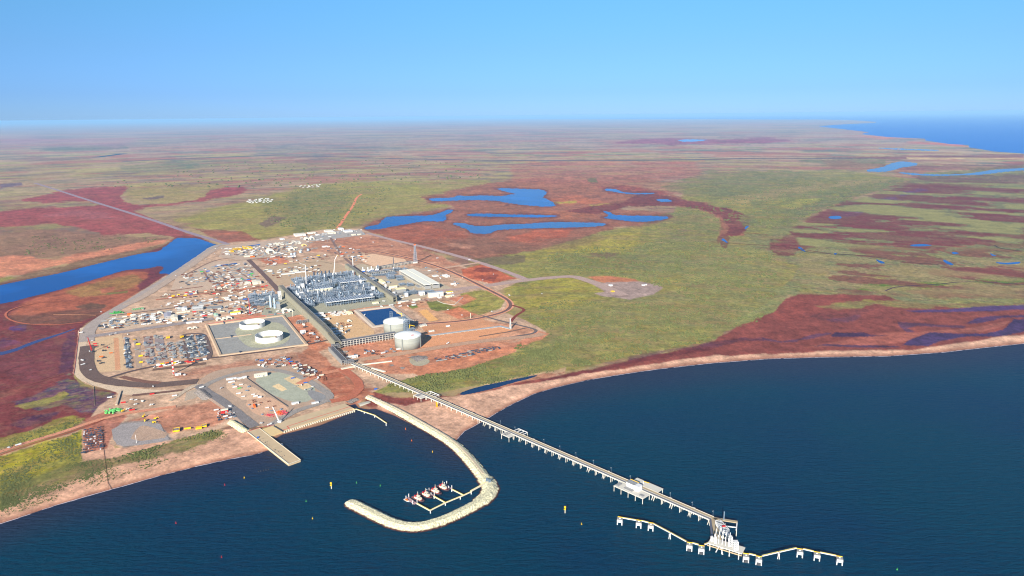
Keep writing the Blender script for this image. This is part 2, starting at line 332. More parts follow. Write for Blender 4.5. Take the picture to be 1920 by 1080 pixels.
 ([(640,430),(700,438),(800,470),(860,495),(900,530),(700,480),(620,455)], (190,128,98), 6, 4, .8, .2),
 ([(560,640),(640,655),(720,700),(800,700),(960,660),(1000,640),(900,640),(800,650),(700,640),(620,640)], (212,134,100), 4, 3, .95, .1),
 ([(600,660),(640,700),(700,740),(670,757),(600,740),(560,700),(560,665),(590,645)], (204,126,92), 4, 3, .95, .1),
 ([(700,640),(930,600),(1010,622),(960,645),(850,650),(760,690)], (208,144,108), 5, 4, .85, .2),
 ([(760,575),(830,560),(940,590),(880,610),(800,600)], (206,150,106), 5, 3, .8, .2),
 ([(615,680),(660,700),(700,730),(650,750),(600,730)], (164,84,60), 6, 6, .7, .55),
 ([(320,700),(560,660),(620,690),(540,700),(420,700),(340,715)], (178,120,96), 5, 4, .8, .3),
 ([(590,570),(640,575),(760,565),(800,575),(760,580),(700,578),(620,600),(600,610)], (206,138,98), 4, 2, .7, .2),
 ([(535,592),(560,585),(620,650),(600,660),(560,640)], (206,126,90), 4, 2, .9, .1),
 ([(420,590),(520,585),(560,575),(540,605),(460,605)], (206,130,98), 4, 3, .8, .25),
 ([(595,450),(700,440),(830,480),(860,500),(780,490),(720,470),(640,480),(560,470)], (196,126,96), 5, 3, .7, .3),
 ([(480,485),(530,480),(545,492),(500,497)], (214,122,86), 3, 2, .9, .05),
 ([(865,505),(905,495),(968,522),(920,532),(870,520)], (206,104,68), 1.5, 1, 1, 0),
 ([(885,508),(905,500),(935,508),(900,512)], (128,56,44), 2, 2, .85, .3),
 ([(890,518),(935,515),(925,528),(905,524)], (140,62,46), 2, 2, .8, .4),
 ([(862,552),(900,543),(930,548),(948,562),(938,578),(900,590),(850,580),(880,566)], (142,138,62), 1.5, 1, .95, .05),
 ([(800,566),(822,564),(850,575),(900,572),(880,577),(820,583),(808,580)], (88,108,44), 1.5, 1, .95, .05),
 ([(765,573),(780,572),(784,576),(772,579)], (96,124,44), 1, .5, 1, 0),
 ([(830,585),(860,575),(895,590),(860,598)], (216,122,84), 2, 1, .9, .1),
 ([(840,560),(875,552),(895,560),(870,572)], (216,126,90), 2, 1, .9, .1),
 ([(1010,620),(1030,625),(1020,636),(970,650),(966,644)], (230,146,108), 1.5, 1, .9, 0),
 ([(760,695),(930,655),(972,650),(965,662),(870,692),(790,706)], (216,136,98), 2, 1, .9, .05),
 ([(240,790),(300,770),(430,745),(440,780),(400,800),(300,815),(250,822)], (206,134,104), 6, 3, .9, .15),
 ([(205,795),(290,785),(325,825),(232,838)], (158,148,140), 3, 1, .95, .05),
 ([(160,785),(200,770),(240,780),(220,800),(200,840),(160,850),(156,815)], (178,104,84), 2, 1, .9, .1),
 ([(1100,518),(1145,518),(1190,524),(1200,530),(1160,535),(1120,528)], (214,124,88), 2, 1, .95, .05),
 ([(1090,520),(1130,530),(1200,528),(1235,533),(1244,540),(1225,552),(1180,562),(1130,555),(1115,550),(1135,547)], (176,150,138), 1.2, .8, 1, 0),
 ([(640,430),(660,433),(690,440),(650,440)], (170,160,160), 1, .5, .8, .1),
 # far country
 ([(1150,268),(1200,261),(1260,258),(1350,262),(1440,258),(1500,262),(1440,268),(1260,272)], (150,62,100), 3, 2, .9, .1),
 ([(1600,255),(1700,253),(1740,258),(1660,261)], (220,130,110), 2, 1, .8, .1),
 ([(1700,266),(1800,268),(1815,275),(1730,270)], (220,120,104), 2, 1, .9, .1),
 ([(1530,296),(1700,292),(1920,288),(1920,296),(1700,298)], (112,50,72), 3, 2, .8, .25),
 ([(1640,312),(1920,306),(1920,318),(1700,320)], (118,56,70), 3, 3, .8, .3),
 ([(1700,330),(1960,325),(1960,345),(1750,342)], (104,44,64), 3, 4, .85, .35),
 ([(1480,298),(1660,300),(1660,312),(1560,312)], (92,104,84), 3, 2, .7, .3),
 ([(1540,300),(1700,312),(1700,322),(1560,318)], (148,96,78), 4, 3, .7, .3),
 ([(1700,295),(1920,296),(1920,299),(1700,298)], (220,190,130), 1.5, 1, .8, .1),
 ([(960,302),(1320,302),(1300,306),(1000,308)], (206,112,92), 4, 2, .7, .3),
 ([(960,310),(1300,305),(1320,330),(1100,345),(960,340)], (178,104,86), 10, 5, .7, .3),
 ([(60,280),(110,274),(230,272),(240,278),(120,286)], (84,100,96), 4, 4, .7, .4),
 ([(220,310),(330,300),(410,308),(330,320),(240,322)], (86,104,92), 5, 5, .7, .5),
 ([(1100,335),(1118,334),(1120,342),(1108,342)], (62,84,58), 2, 2, .8, .2),
 ([(480,272),(720,262),(820,275),(600,295),(480,290)], (118,118,118), 10, 6, .6, .5),
 ([(0,255),(260,262),(220,276),(0,272)], (180,120,140), 6, 4, .5, .4),
]
LAKES = [
 [(681,429),(690,424),(710,421),(718,410),(728,406),(760,405),(805,404),(820,400),(832,396),(838,393),(852,394),(846,399),(834,403),(838,411),(832,416),(800,414),(770,419),(740,424),(715,429),(690,431)],
 [(800,373),(820,371),(850,371),(860,366),(870,368),(905,366),(940,368),(960,364),(990,361),(1020,370),(1046,384),(1030,388),(985,385),(955,381),(930,376),(890,375),(850,376),(815,378)],
 [(925,352),(975,354),(1020,355),(1026,362),(1015,372),(975,374),(950,384),(965,375),(985,368),(950,360)],
 [(872,402),(900,400),(960,402),(1010,403),(1048,404),(1040,407),(990,408),(920,406),(885,406)],
 [(848,418),(870,418),(890,424),(915,424),(940,421),(975,420),(1010,418),(1045,416),(1085,417),(1120,417),(1141,421),(1120,425),(1060,427),(1000,428),(955,430),(930,431),(920,438),(900,439),(880,436),(878,430),(855,423)],
 [(1128,395),(1140,396),(1150,403),(1175,404),(1230,405),(1258,406),(1245,412),(1215,416),(1180,415),(1150,411),(1128,408),(1145,405)],
 [(1130,356),(1140,353),(1158,355),(1165,360),(1185,362),(1210,362),(1230,362),(1225,364),(1180,364),(1160,361),(1140,358)],
 [(1230,374),(1250,373),(1262,376),(1255,379),(1235,378)],
 [(1270,262),(1300,261),(1332,262),(1310,265),(1278,266)],
 [(1618,319),(1650,315),(1672,306),(1690,302),(1722,306),(1716,311),(1690,314),(1670,321),(1640,323)],
 [(1676,322),(1740,327),(1800,327),(1840,322),(1880,316),(1960,314),(1960,318),(1890,321),(1850,327),(1800,329),(1740,330),(1700,327)],
 [(1645,277),(1700,279),(1760,281),(1760,283),(1700,281),(1650,279)],
]
LAGOON = [(-40,545),(0,535),(60,522),(110,513),(170,498),(230,483),(270,474),(297,472),(305,465),(313,460),(330,446),(345,446),(372,447),(385,452),(409,460),(400,464),(385,474),(365,485),(342,502),(320,517),(312,512),(300,514),(298,510),(308,503),(300,498),(275,504),(250,505),(228,508),(190,520),(150,532),(95,548),(50,558),(20,567),(-40,575)]
RIMS = LAKES[:8] + [LAGOON]
def smooth(poly, it=1):
    for _ in range(it):
        q = []
        for i in range(len(poly)):
            a = poly[i]; b = poly[(i + 1) % len(poly)]
            q += [(a[0] * .75 + b[0] * .25, a[1] * .75 + b[1] * .25), (a[0] * .25 + b[0] * .75, a[1] * .25 + b[1] * .75)]
        poly = q
    return poly

def ground_data(nr, na, r0=820, r1=380000):
    t = np.linspace(CAMH / r0, CAMH / r1, nr); r = CAMH / t
    th = np.linspace(math.radians(47), math.radians(-47), na)
    R, T = np.meshgrid(r, th, indexing='ij')
    X = R * np.sin(T); Y = R * np.cos(T)
    return R, T, X, Y
def land_z(X, Y):
    px, py = to_px(X, Y, 1.0)
    d = np.clip(sdf(SEA_NEAR, px, py, 60), -60, 60); d2 = np.clip(sdf(SEA_FAR, px, py, 12) * 4, -60, 60)
    d = np.minimum(d, d2)
    return np.clip(d * 0.28, -6, GZ), d
NR, NA = 820, 1500
R_, T_, X_, Y_ = ground_data(NR, NA)
Z_, D_ = land_z(X_, Y_)
U_ = T_; V_ = np.log(R_); DV = np.repeat((np.abs(np.gradient(V_[:, 0])))[:, None], NA, 1)
PX, PY = to_px(X_, Y_, GZ)
n_a = fbm(U_, V_, 14, 5, 0, dv=DV); n_b = fbm(U_, V_, 60, 5, 3, .6, dv=DV)
n_c = fbm(U_, V_, 9, 5, 5, dv=DV); n_w = fbm(U_, V_, 45, 5, 1, .6, dv=DV); n_w2 = fbm(U_, V_, 45, 5, 6, .6, dv=DV)
n_f = fbm(U_, V_, 330, 3, 2, .7, dv=DV * .4); n_p = fbm(U_, V_, 110, 4, 4, .62, dv=DV); n_s = fbm(U_ * .28, V_ * 1.3, 70, 5, 6, .62, dv=DV); n_s2 = fbm(U_ * .22, V_, 60, 5, 2, .6, dv=DV); n_m = fbm(U_ * .5, V_, 30, 5, 1, .5, dv=DV)
AK = 0.80
def C(c):
    c = np.array(c, float)
    if c[0] > c[1] * 1.45: c = c * .86 + np.array((170, 128, 96)) * .14      # iron-red soils, not pure red
    elif c[1] >= c[0] * .84 and c[2] < 110: c = c * 1.07 + np.array((4, 2, -4))
    return np.array(lin(c)) * AK
def blend(A, B, m): return A + (B - A) * m[..., None]
col = np.zeros(X_.shape + (3,)) + C((166,142,104))
col = blend(col, C((150,108,88)), ss(-.15, .35, n_a)); col = blend(col, C((148,138,78)), ss(.05, .4, n_c) * .8)
col = blend(col, C((182,156,124)), ss(.1, .4, -n_a) * .6)
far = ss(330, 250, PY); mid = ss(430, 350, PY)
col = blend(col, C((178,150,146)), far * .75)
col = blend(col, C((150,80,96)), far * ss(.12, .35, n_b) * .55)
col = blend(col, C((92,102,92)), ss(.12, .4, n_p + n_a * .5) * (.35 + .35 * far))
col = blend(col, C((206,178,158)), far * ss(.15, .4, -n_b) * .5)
# long bands of scrub, bare red ground and pale grass across the far plain
col = blend(col, C((92,108,104)), mid * ss(.04, .2, n_s) * .75); col = blend(col, C((206,172,138)), mid * ss(.06, .22, -n_s) * .6)
col = blend(col, C((176,170,92)), mid * ss(.08, .24, n_s2) * .6 * (1 - far * .6)); col = blend(col, C((190,92,84)), mid * ss(.1, .24, -n_s2) * .6)
veg = np.zeros(X_.shape)
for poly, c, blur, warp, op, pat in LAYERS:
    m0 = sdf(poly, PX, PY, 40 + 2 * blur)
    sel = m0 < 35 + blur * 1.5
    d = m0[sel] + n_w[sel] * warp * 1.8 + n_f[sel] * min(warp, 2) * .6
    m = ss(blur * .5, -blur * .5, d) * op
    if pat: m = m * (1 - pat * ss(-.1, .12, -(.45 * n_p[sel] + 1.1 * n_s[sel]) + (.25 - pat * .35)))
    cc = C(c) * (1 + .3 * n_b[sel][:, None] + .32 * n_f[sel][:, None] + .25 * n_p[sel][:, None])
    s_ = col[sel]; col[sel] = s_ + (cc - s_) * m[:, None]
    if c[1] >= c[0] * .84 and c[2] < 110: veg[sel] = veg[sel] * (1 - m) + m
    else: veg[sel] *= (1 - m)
# mottling of the scrub, and bare red streaks
col = blend(col, C((96,100,60)), veg * ss(.0, .35, n_p) * .42 * (1 - far))
col = blend(col, C((170,150,70)), veg * ss(.05, .4, -n_b) * .35 * (1 - far))
col = blend(col, C((176,130,92)), veg * ss(.22, .42, n_f) * .35 * (1 - far))
col = blend(col, C((166,152,76)), veg * ss(.03, .2, n_s) * .25 * (1 - far)); col = blend(col, C((112,116,84)), veg * ss(.03, .2, -n_s2) * .35 * (1 - far)); col = blend(col, C((168,130,92)), veg * ss(.08, .26, -n_s) * .35 * (1 - far))
# tidal channels wandering over mud and marsh
mudm = np.zeros(X_.shape)
for poly in ([(1440,470),(1500,425),(1600,376),(1700,340),(2000,330),(2000,560),(1600,550),(1500,550)], [(-30,560),(150,610),(145,640),(137,700),(220,740),(150,790),(-30,830)], [(700,420),(850,350),(1250,350),(1400,410),(1340,450),(1100,430),(900,480)]):
    mudm = np.maximum(mudm, ss(6, -8, sdf(poly, PX, PY, 40)))
ch = ss(.035, .0, np.abs(n_b + .35 * n_w)) * ss(-.1, .12, n_c + n_a) ; ch2 = ss(.03, .0, np.abs(n_p * .8 + .3 * n_w2)) * ss(.0, .2, n_b)
col = blend(col, C((84,56,66)), mudm * np.maximum(ch, ch2 * .7) * .4 * (1 - far))
col = blend(col, C((178,128,104)), mudm * ss(.1, .32, -n_p) * .2)
marsh = ss(3, -6, sdf([(1480,425),(1560,386),(1640,362),(1712,340),(1760,338),(2000,345),(2000,470),(1700,478),(1600,470),(1500,462)], PX, PY, 40)) * (1 - veg * .3)
col = blend(col, C((114,120,84)), marsh * ss(.0, .045, n_m) * .85); col = blend(col, C((150,144,88)), marsh * ss(.12, .17, n_m) * .7); col = blend(col, C((112,44,50)), marsh * ss(-.0, -.04, n_m) * .7)
pl = ss(6, -10, sdf([(1500,480),(1600,462),(2000,462),(2000,560),(1600,552),(1500,530)], PX, PY, 40))
col = blend(col, C((122,56,54)), pl * ss(.10, .15, n_m) * .75); col = blend(col, C((148,132,92)), pl * ss(-.1, -.16, n_m) * .6)
# muddy rims round the lakes
rim = np.zeros(X_.shape)
for poly in RIMS: rim = np.maximum(rim, ss(4.5, 0, np.clip(sdf(poly, PX, PY, 10) + n_w * 4, 0, 99)))
col = blend(col, C((104,52,58)), rim * .75)
# wet sand next to the water, tide line
wet = ss(7, 2, D_ + n_b * 2) * (PY > 560) * (D_ > -20)
col = blend(col, C((166,112,92)), wet * .7); col = blend(col, C((96,58,58)), ss(1.6, 0, D_) * (PY > 560) * .7)
col = np.clip(col * (1 + .10 * n_f[..., None] + .10 * n_b[..., None]), .004, .9)

def grid_mesh(name, X, Y, Z, keep, attrs, m):
    nr, na = X.shape; idx = np.arange(nr * na).reshape(nr, na)
    q = np.stack([idx[:-1, :-1], idx[1:, :-1], idx[1:, 1:], idx[:-1, 1:]], -1)[keep]
    used = np.unique(q); remap = np.zeros(nr * na, np.int64); remap[used] = np.arange(len(used)); q = remap[q]
    me = bpy.data.meshes.new(name); co = np.stack([X, Y, Z], -1).reshape(-1, 3)[used]
    me.vertices.add(len(co)); me.vertices.foreach_set('co', co.astype(np.float32).ravel())
    me.loops.add(q.size); me.loops.foreach_set('vertex_index', q.astype(np.int32).ravel())
    me.polygons.add(len(q)); me.polygons.foreach_set('loop_start', np.arange(0, q.size, 4, dtype=np.int32))
    me.update(calc_edges=True); me.validate()
    for k, a in attrs.items():
        a = a.reshape(nr * na, -1)[used]
        if a.shape[1] == 3:
            at = me.color_attributes.new(k, 'FLOAT_COLOR', 'POINT')
            at.data.foreach_set('color', np.concatenate([a, np.ones((len(a), 1))], 1).astype(np.float32).ravel())
        else:
            at = me.attributes.new(k, 'FLOAT', 'POINT'); at.data.foreach_set('value', a.astype(np.float32).ravel())
    me.materials.append(m); o = bpy.data.objects.new(name, me); COL.objects.link(o)
    me.polygons.foreach_set('use_smooth', [True] * len(me.polygons))
    return o

def ground_material():
    m = bpy.data.materials.new('earth'); m.use_nodes = True; N = m.node_tree.nodes; L = m.node_tree.links; b = N['Principled BSDF']
    at = N.new('ShaderNodeAttribute'); at.attribute_name = 'tone'
    va = N.new('ShaderNodeAttribute'); va.attribute_name = 'scrub'
    ge = N.new('ShaderNodeNewGeometry')
    def noise(s, d=3, r=.6):
        n = N.new('ShaderNodeTexNoise'); n.inputs['Scale'].default_value = s; n.inputs['Detail'].default_value = d
        n.inputs['Roughness'].default_value = r; L.new(ge.outputs['Position'], n.inputs['Vector']); return n
    def math_(op, a, b_, c_=None):
        n = N.new('ShaderNodeMath'); n.operation = op
        for i, v in enumerate((a, b_, c_)):
            if v is None: continue
            if isinstance(v, (int, float)): n.inputs[i].default_value = v
            else: L.new(v, n.inputs[i])
        return n.outputs[0]
    n1 = noise(.045, 5, .65); n2 = noise(.22, 3); n3 = noise(.012, 4)
    k1 = math_('MULTIPLY_ADD', va.outputs['Fac'], .9, .6); v = math_('MULTIPLY_ADD', math_('SUBTRACT', n1.outputs['Fac'], .5), k1, 1.0); v = math_('MULTIPLY', v, math_('MULTIPLY_ADD', n2.outputs['Fac'], .7, .65))
    v = math_('MULTIPLY', v, math_('MULTIPLY_ADD', n3.outputs['Fac'], .8, .6))
    sc_ = N.new('ShaderNodeVectorMath'); sc_.operation = 'SCALE'; L.new(at.outputs['Color'], sc_.inputs[0]); L.new(v, sc_.inputs['Scale'])
    # dark shrubs dotted over the scrub land
    mr = N.new('ShaderNodeMapRange'); mr.inputs['From Min'].default_value = .57; mr.inputs['From Max'].default_value = .68
    L.new(noise(.085, 4, .7).outputs['Fac'], mr.inputs['Value'])
    k = math_('MULTIPLY', mr.outputs['Result'], math_('MULTIPLY', va.outputs['Fac'], .75))
    mx = N.new('ShaderNodeMix'); mx.data_type = 'RGBA'; L.new(k, mx.inputs['Factor']); L.new(sc_.outputs[0], mx.inputs['A'])
    mx.inputs['B'].default_value = (.052, .068, .028, 1)
    L.new(mx.outputs['Result'], b.inputs['Base Color']); b.inputs['Roughness'].default_value = .95
    b.inputs['Specular IOR Level'].default_value = .1
    bp = N.new('ShaderNodeBump'); bp.inputs['Strength'].default_value = .5; bp.inputs['Distance'].default_value = 3.0
    L.new(n1.outputs['Fac'], bp.inputs['Height']); L.new(bp.outputs['Normal'], b.inputs['Normal'])
    return m
keep = (D_[:-1, :-1] > -22)
M_EARTH = ground_material()
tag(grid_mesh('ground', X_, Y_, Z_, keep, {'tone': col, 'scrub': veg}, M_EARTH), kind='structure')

# ------------------------------------------------------------ sea
def water_material(name, deep, shallow, wave=1.0, rough=.12, spec=.5, near=None):
    m = bpy.data.materials.new(name); m.use_nodes = True; N = m.node_tree.nodes; L = m.node_tree.links; b = N['Principled BSDF']
    ge = N.new('ShaderNodeNewGeometry')
    no = N.new('ShaderNodeTexNoise'); no.inputs['Scale'].default_value = .0028; no.inputs['Detail'].default_value = 4
    L.new(ge.outputs['Position'], no.inputs['Vector'])
    mr = N.new('ShaderNodeMapRange'); mr.inputs['From Min'].default_value = .42; mr.inputs['From Max'].default_value = .72; L.new(no.outputs['Fac'], mr.inputs['Value'])
    mx = N.new('ShaderNodeMix'); mx.data_type = 'RGBA'; mx.inputs['A'].default_value = deep + (1,); mx.inputs['B'].default_value = shallow + (1,)
    L.new(mr.outputs['Result'], mx.inputs['Factor']); out = mx.outputs['Result']
    if near:
        at = N.new('ShaderNodeAttribute'); at.attribute_name = 'shoal'
        m2 = N.new('ShaderNodeMix'); m2.data_type = 'RGBA'; L.new(at.outputs['Fac'], m2.inputs['Factor']); L.new(out, m2.inputs['A']); m2.inputs['B'].default_value = near + (1,)
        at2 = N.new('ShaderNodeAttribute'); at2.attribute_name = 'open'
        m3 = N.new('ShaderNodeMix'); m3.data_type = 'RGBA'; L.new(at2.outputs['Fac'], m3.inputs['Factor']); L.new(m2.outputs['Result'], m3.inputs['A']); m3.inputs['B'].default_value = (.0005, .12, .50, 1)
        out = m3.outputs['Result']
    L.new(out, b.inputs['Base Color']); b.inputs['Roughness'].default_value = rough; b.inputs['IOR'].default_value = 1.33
    b.inputs['Specular IOR Level'].default_value = spec
    mp = N.new('ShaderNodeMapping'); mp.inputs['Rotation'].default_value = (0, 0, math.radians(-8)); mp.inputs['Scale'].default_value = (.35, 1, 1)
    L.new(ge.outputs['Position'], mp.inputs['Vector'])
    w1 = N.new('ShaderNodeTexNoise'); w1.inputs['Scale'].default_value = .11; w1.inputs['Detail'].default_value = 5; w1.inputs['Roughness'].default_value = .6
    L.new(mp.outputs[0], w1.inputs['Vector'])
    bp = N.new('ShaderNodeBump'); bp.inputs['Strength'].default_value = .8; bp.inputs['Distance'].default_value = 1.6 * wave
    L.new(w1.outputs['Fac'], bp.inputs['Height']); L.new(bp.outputs['Normal'], b.inputs['Normal'])
    return m
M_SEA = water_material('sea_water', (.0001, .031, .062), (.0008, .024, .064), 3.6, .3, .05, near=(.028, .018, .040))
tt = np.linspace(CAMH / 780, CAMH / 420000, 260); rr = CAMH / tt
SR, ST = np.meshgrid(rr, np.linspace(math.radians(50), math.radians(-50), 400), indexing='ij')
SX = SR * np.sin(ST); SY = SR * np.cos(ST); spx, spy = to_px(SX, SY, 0)
sd = sdf(SEA_NEAR, spx, spy, 90)
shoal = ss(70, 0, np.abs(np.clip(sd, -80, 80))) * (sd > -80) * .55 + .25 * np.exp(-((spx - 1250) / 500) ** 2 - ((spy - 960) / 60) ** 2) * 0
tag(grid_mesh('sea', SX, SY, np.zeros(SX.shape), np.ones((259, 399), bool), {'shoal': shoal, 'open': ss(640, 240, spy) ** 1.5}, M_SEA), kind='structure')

# ------------------------------------------------------------ lagoons, lakes, creeks: level sheets of water
M_LAG = water_material('still_water', (.0005, .055, .26), (.002, .10, .42), .15, .12, .05)
M_DEEPL = water_material('inlet_water', (.002, .03, .14), (.004, .04, .18), .1, .12, .05)
M_DARKW = water_material('dark_water', (.003, .022, .075), (.005, .03, .09), .12, .12, .3)
M_PURW = water_material('muddy_water', (.035, .03, .12), (.05, .035, .13), .1, .15, .3)
def edge_poly(px, jit=.6, step=3.0, sm=1, seed=1, z=GZ + .2):
    r = random.Random(seed); p = smooth(px, sm) if sm else px; out = []
    for i in range(len(p)):
        a = p[i]; b = p[(i + 1) % len(p)]; L_ = math.hypot(b[0] - a[0], (b[1] - a[1]) * 2); n = max(1, int(L_ / step))
        for k in range(n):
            t = k / n; out.append(P(a[0] + (b[0] - a[0]) * t + r.uniform(-1, 1) * jit * 1.6, a[1] + (b[1] - a[1]) * t + r.uniform(-1, 1) * jit * .5, z))
    return out
def sheet(name, px, m, jit=.6, sm=1, z=GZ + .2, seed=1, label=None):
    pts = edge_poly(px, jit, 3.0, sm, seed, z)
    from mathutils.geometry import tessellate_polygon
    tri = tessellate_polygon([pts]); me = bpy.data.meshes.new(name)
    me.from_pydata([tuple(p) for p in pts], [], [tuple(t) for t in tri]); me.materials.append(m)
    import bmesh
    bm = bmesh.new(); bm.from_mesh(me); bm.normal_update()
    for f in bm.faces:
        if f.normal.z < 0: f.normal_flip()
    bm.to_mesh(me); bm.free(); me.update()
    o = bpy.data.objects.new(name, me); COL.objects.link(o); return tag(o, label, kind='structure')
sheet('lagoon', LAGOON, M_LAG, .7)
sheet('creek', [(-30,664),(20,657),(60,640),(110,626),(142,615),(142,617),(110,629),(62,645),(22,662),(-30,672)], M_PURW, .3)
for i, l in enumerate(LAKES): sheet('lake', l, M_DEEPL if i > 8 else M_LAG if i != 4 else water_material('lake_water', (.008, .04, .2), (.01, .05, .24), .1, .12, .3), 1.1, 1, GZ + .2 + i * .02, i)
for i, l in enumerate([
 [(860,738),(880,730),(910,722),(960,712),(1010,702),(1000,708),(960,718),(920,730),(885,738),(866,741)]]):
    sheet('tidal_pool', l, M_DARKW, .5, 1, GZ + .2, 40 + i)
for i, l in enumerate([
 [(1352,450),(1356,446),(1362,452),(1366,455),(1363,456),(1357,452)],[(1400,423),(1405,424),(1398,430),(1395,429)],
 [(1494,464),(1500,462),(1512,472),(1508,472)],[(1564,474),(1570,475),(1568,478),(1563,477)],
 [(1640,485),(1655,490),(1661,494),(1650,494)],[(1783,473),(1790,472),(1800,475),(1788,477)],[(1770,486),(1780,491),(1790,497),(1780,497),(1768,490)],
 [(1705,459),(1730,457),(1752,460),(1730,462),(1710,462)],[(1855,474),(1862,477),(1870,480),(1860,480)],[(1862,491),(1890,493),(1916,490),(1910,495),(1880,496)],
 [(1550,406),(1575,404),(1580,410),(1560,411)]]):
    sheet('marsh_pool', l, M_LAG, .3, 1, GZ + .2, 60 + i)

# surf along the two bays
def ribbon(pts_px, w, z, m, name, kind, seed=1, brk=.35, jit=.6):
    r = random.Random(seed); b = MB(); p = []
    for i in range(len(pts_px) - 1):
        a = P(*pts_px[i], z); c = P(*pts_px[i + 1], z); n = max(1, int((c - a).length / 9))
        for k in range(n): p.append(a.lerp(c, k / n))
    for i in range(len(p) - 1):
        if r.random() < brk: continue
        d = (p[i + 1] - p[i]).normalized(); nrm = Vector((-d.y, d.x, 0)); wa = w * r.uniform(.3, 1.1); wb = w * r.uniform(.3, 1.1); o = nrm * r.uniform(-1, 1) * jit
        k = len(b.v); b.v += [tuple(p[i] + o - nrm * wa), tuple(p[i + 1] + o - nrm * wb), tuple(p[i + 1] + o + nrm * wb), tuple(p[i] + o + nrm * wa)]; b.f.append((k, k + 1, k + 2, k + 3))
    return tag(b.build(name, m), kind=kind)
M_FOAM = mat('foam', (196, 184, 188), .6, var=.1)
ribbon([(0,982),(35,971),(100,949),(175,927),(250,906),(300,892),(375,873),(430,861),(475,853),(500,846)], 1.3, .12, M_FOAM, 'surf', 'stuff', 2, .12)
ribbon([(858,823),(870,809),(893,797),(930,775),(960,758),(1000,739),(1040,727),(1100,713)], .8, .12, M_FOAM, 'surf', 'stuff', 3, .15)
ribbon([(1100,713),(1172,701),(1235,692),(1335,681),(1440,673),(1540,670),(1665,668),(1765,661),(1865,650),(1960,640)], 1.5, .12, M_FOAM, 'surf', 'stuff', 4, .08)
# ------------------------------------------------------------ pads, roads, tracks: sheets a little above the ground
def dirt(name, c, scale=.05, var=.22):
    if name in MATS: return MATS[name]
    m = mat(name, tuple(x for x in c), .95, 0, var, scale, spec=.08)
    N = m.node_tree.nodes; L = m.node_tree.links
    n2 = N.new('ShaderNodeTexNoise'); n2.inputs['Scale'].default_value = scale * 6; n2.inputs['Detail'].default_value = 3
    tc = [n for n in N if n.type == 'TEX_COORD'][0]; L.new(tc.outputs['Object'], n2.inputs['Vector'])
    mx = [n for n in N if n.type == 'MIX'][0]; b = N['Principled BSDF']
    mu = N.new('ShaderNodeMix'); mu.data_type = 'RGBA'; mu.blend_type = 'MULTIPLY'; mu.inputs['Factor'].default_value = .55
    cr_ = N.new('ShaderNodeMapRange'); cr_.inputs['From Min'].default_value = .3; cr_.inputs['From Max'].default_value = .7; cr_.inputs['To Min'].default_value = .5; cr_.inputs['To Max'].default_value = 1.35
    L.new(n2.outputs['Fac'], cr_.inputs['Value']); L.new(mx.outputs['Result'], mu.inputs['A']); L.new(cr_.outputs['Result'], mu.inputs['B']); L.new(mu.outputs['Result'], b.inputs['Base Color'])
    return m
zi = [0]
def nz(): zi[0] += 1; return GZ + .24 + .012 * zi[0]
def pad(px, c, name='pad', sm=0, jit=.35, mname=None):
    return sheet(name, px, dirt(mname or 'dirt_%d_%d_%d' % c, c), jit, sm, nz(), zi[0])
def road(px, w, c, name='road', sm=2, dirtm=None):
    p = list(px)
    for _ in range(sm):
        q = [p[0]]
        for i in range(len(p) - 1):
            a, b = p[i], p[i + 1]; q += [(a[0] * .75 + b[0] * .25, a[1] * .75 + b[1] * .25), (a[0] * .25 + b[0] * .75, a[1] * .25 + b[1] * .75)]
        p = q + [p[-1]]
    z = nz(); pts = [P(a[0], a[1], z) for a in p]; fine = [pts[0]]; r = random.Random(len(pts) + int(w))
    for i in range(len(pts) - 1):
        n = max(1, int((pts[i + 1] - pts[i]).length / 25))
        fine += [pts[i].lerp(pts[i + 1], (k + 1) / n) for k in range(n)]
    b = MB()
    for i, q in enumerate(fine):
        d = (fine[min(i + 1, len(fine) - 1)] - fine[max(i - 1, 0)]).normalized(); nrm = Vector((-d.y, d.x, 0))
        b.v += [tuple(q + nrm * w / 2 * r.uniform(.9, 1.08)), tuple(q - nrm * w / 2 * r.uniform(.9, 1.08))]
        if i: k = 2 * i; b.f.append((k - 2, k - 1, k + 1, k))
    return tag(b.build(name, dirt('dirt_%d_%d_%d' % c, c)), kind='structure')
DKR = (112, 90, 84); GRV = (164, 146, 134); LTN = (206, 176, 146); GRN = (162, 158, 136); ASH = (142, 134, 130); RED = (206, 130, 96)
# pads
pad([(146,616),(164,612),(164,640),(157,660),(156,690),(165,712),(210,722),(290,732),(350,730),(345,737),(290,741),(225,740),(215,734),(158,718),(139,704),(140,690),(146,640)], (206,182,154), 'embankment', 1)
pad([(176,634),(228,628),(236,660),(240,694),(190,698),(172,690),(170,660)], (204,172,134))
pad([(213,634),(222,633),(226,693),(216,694)], (204,150,112))
pad([(180,612),(190,600),(215,592),(270,588),(380,574),(470,562),(480,580),(400,590),(392,598),(300,608),(240,618),(190,620)], (196, 170, 144))
for q, c in (([(234,634),(241,634),(246,691),(236,690)], (128,126,128)), ([(251,633),(262,632),(266,690),(255,690)], (170,146,126)),
  ([(269,631),(285,630),(288,650),(271,652)], (152,134,128)), ([(272,654),(288,652),(291,668),(274,670)], (156,136,130)), ([(274,672),(291,670),(293,682),(277,684)], (150,132,126)),
  ([(289,630),(305,628),(311,657),(293,659)], (150,134,130)), ([(296,661),(312,659),(315,674),(298,677)], (154,138,130)),
  ([(313,642),(324,641),(331,660),(318,662)], (158,140,132)), ([(331,640),(341,640),(346,660),(336,662)], (156,142,132)),
  ([(345,632),(362,629),(372,670),(358,672)], (146,142,136)), ([(366,629),(382,628),(392,664),(377,670)], (144,140,136))):
    pad(q, c, 'gravel_bay', 0, .2)
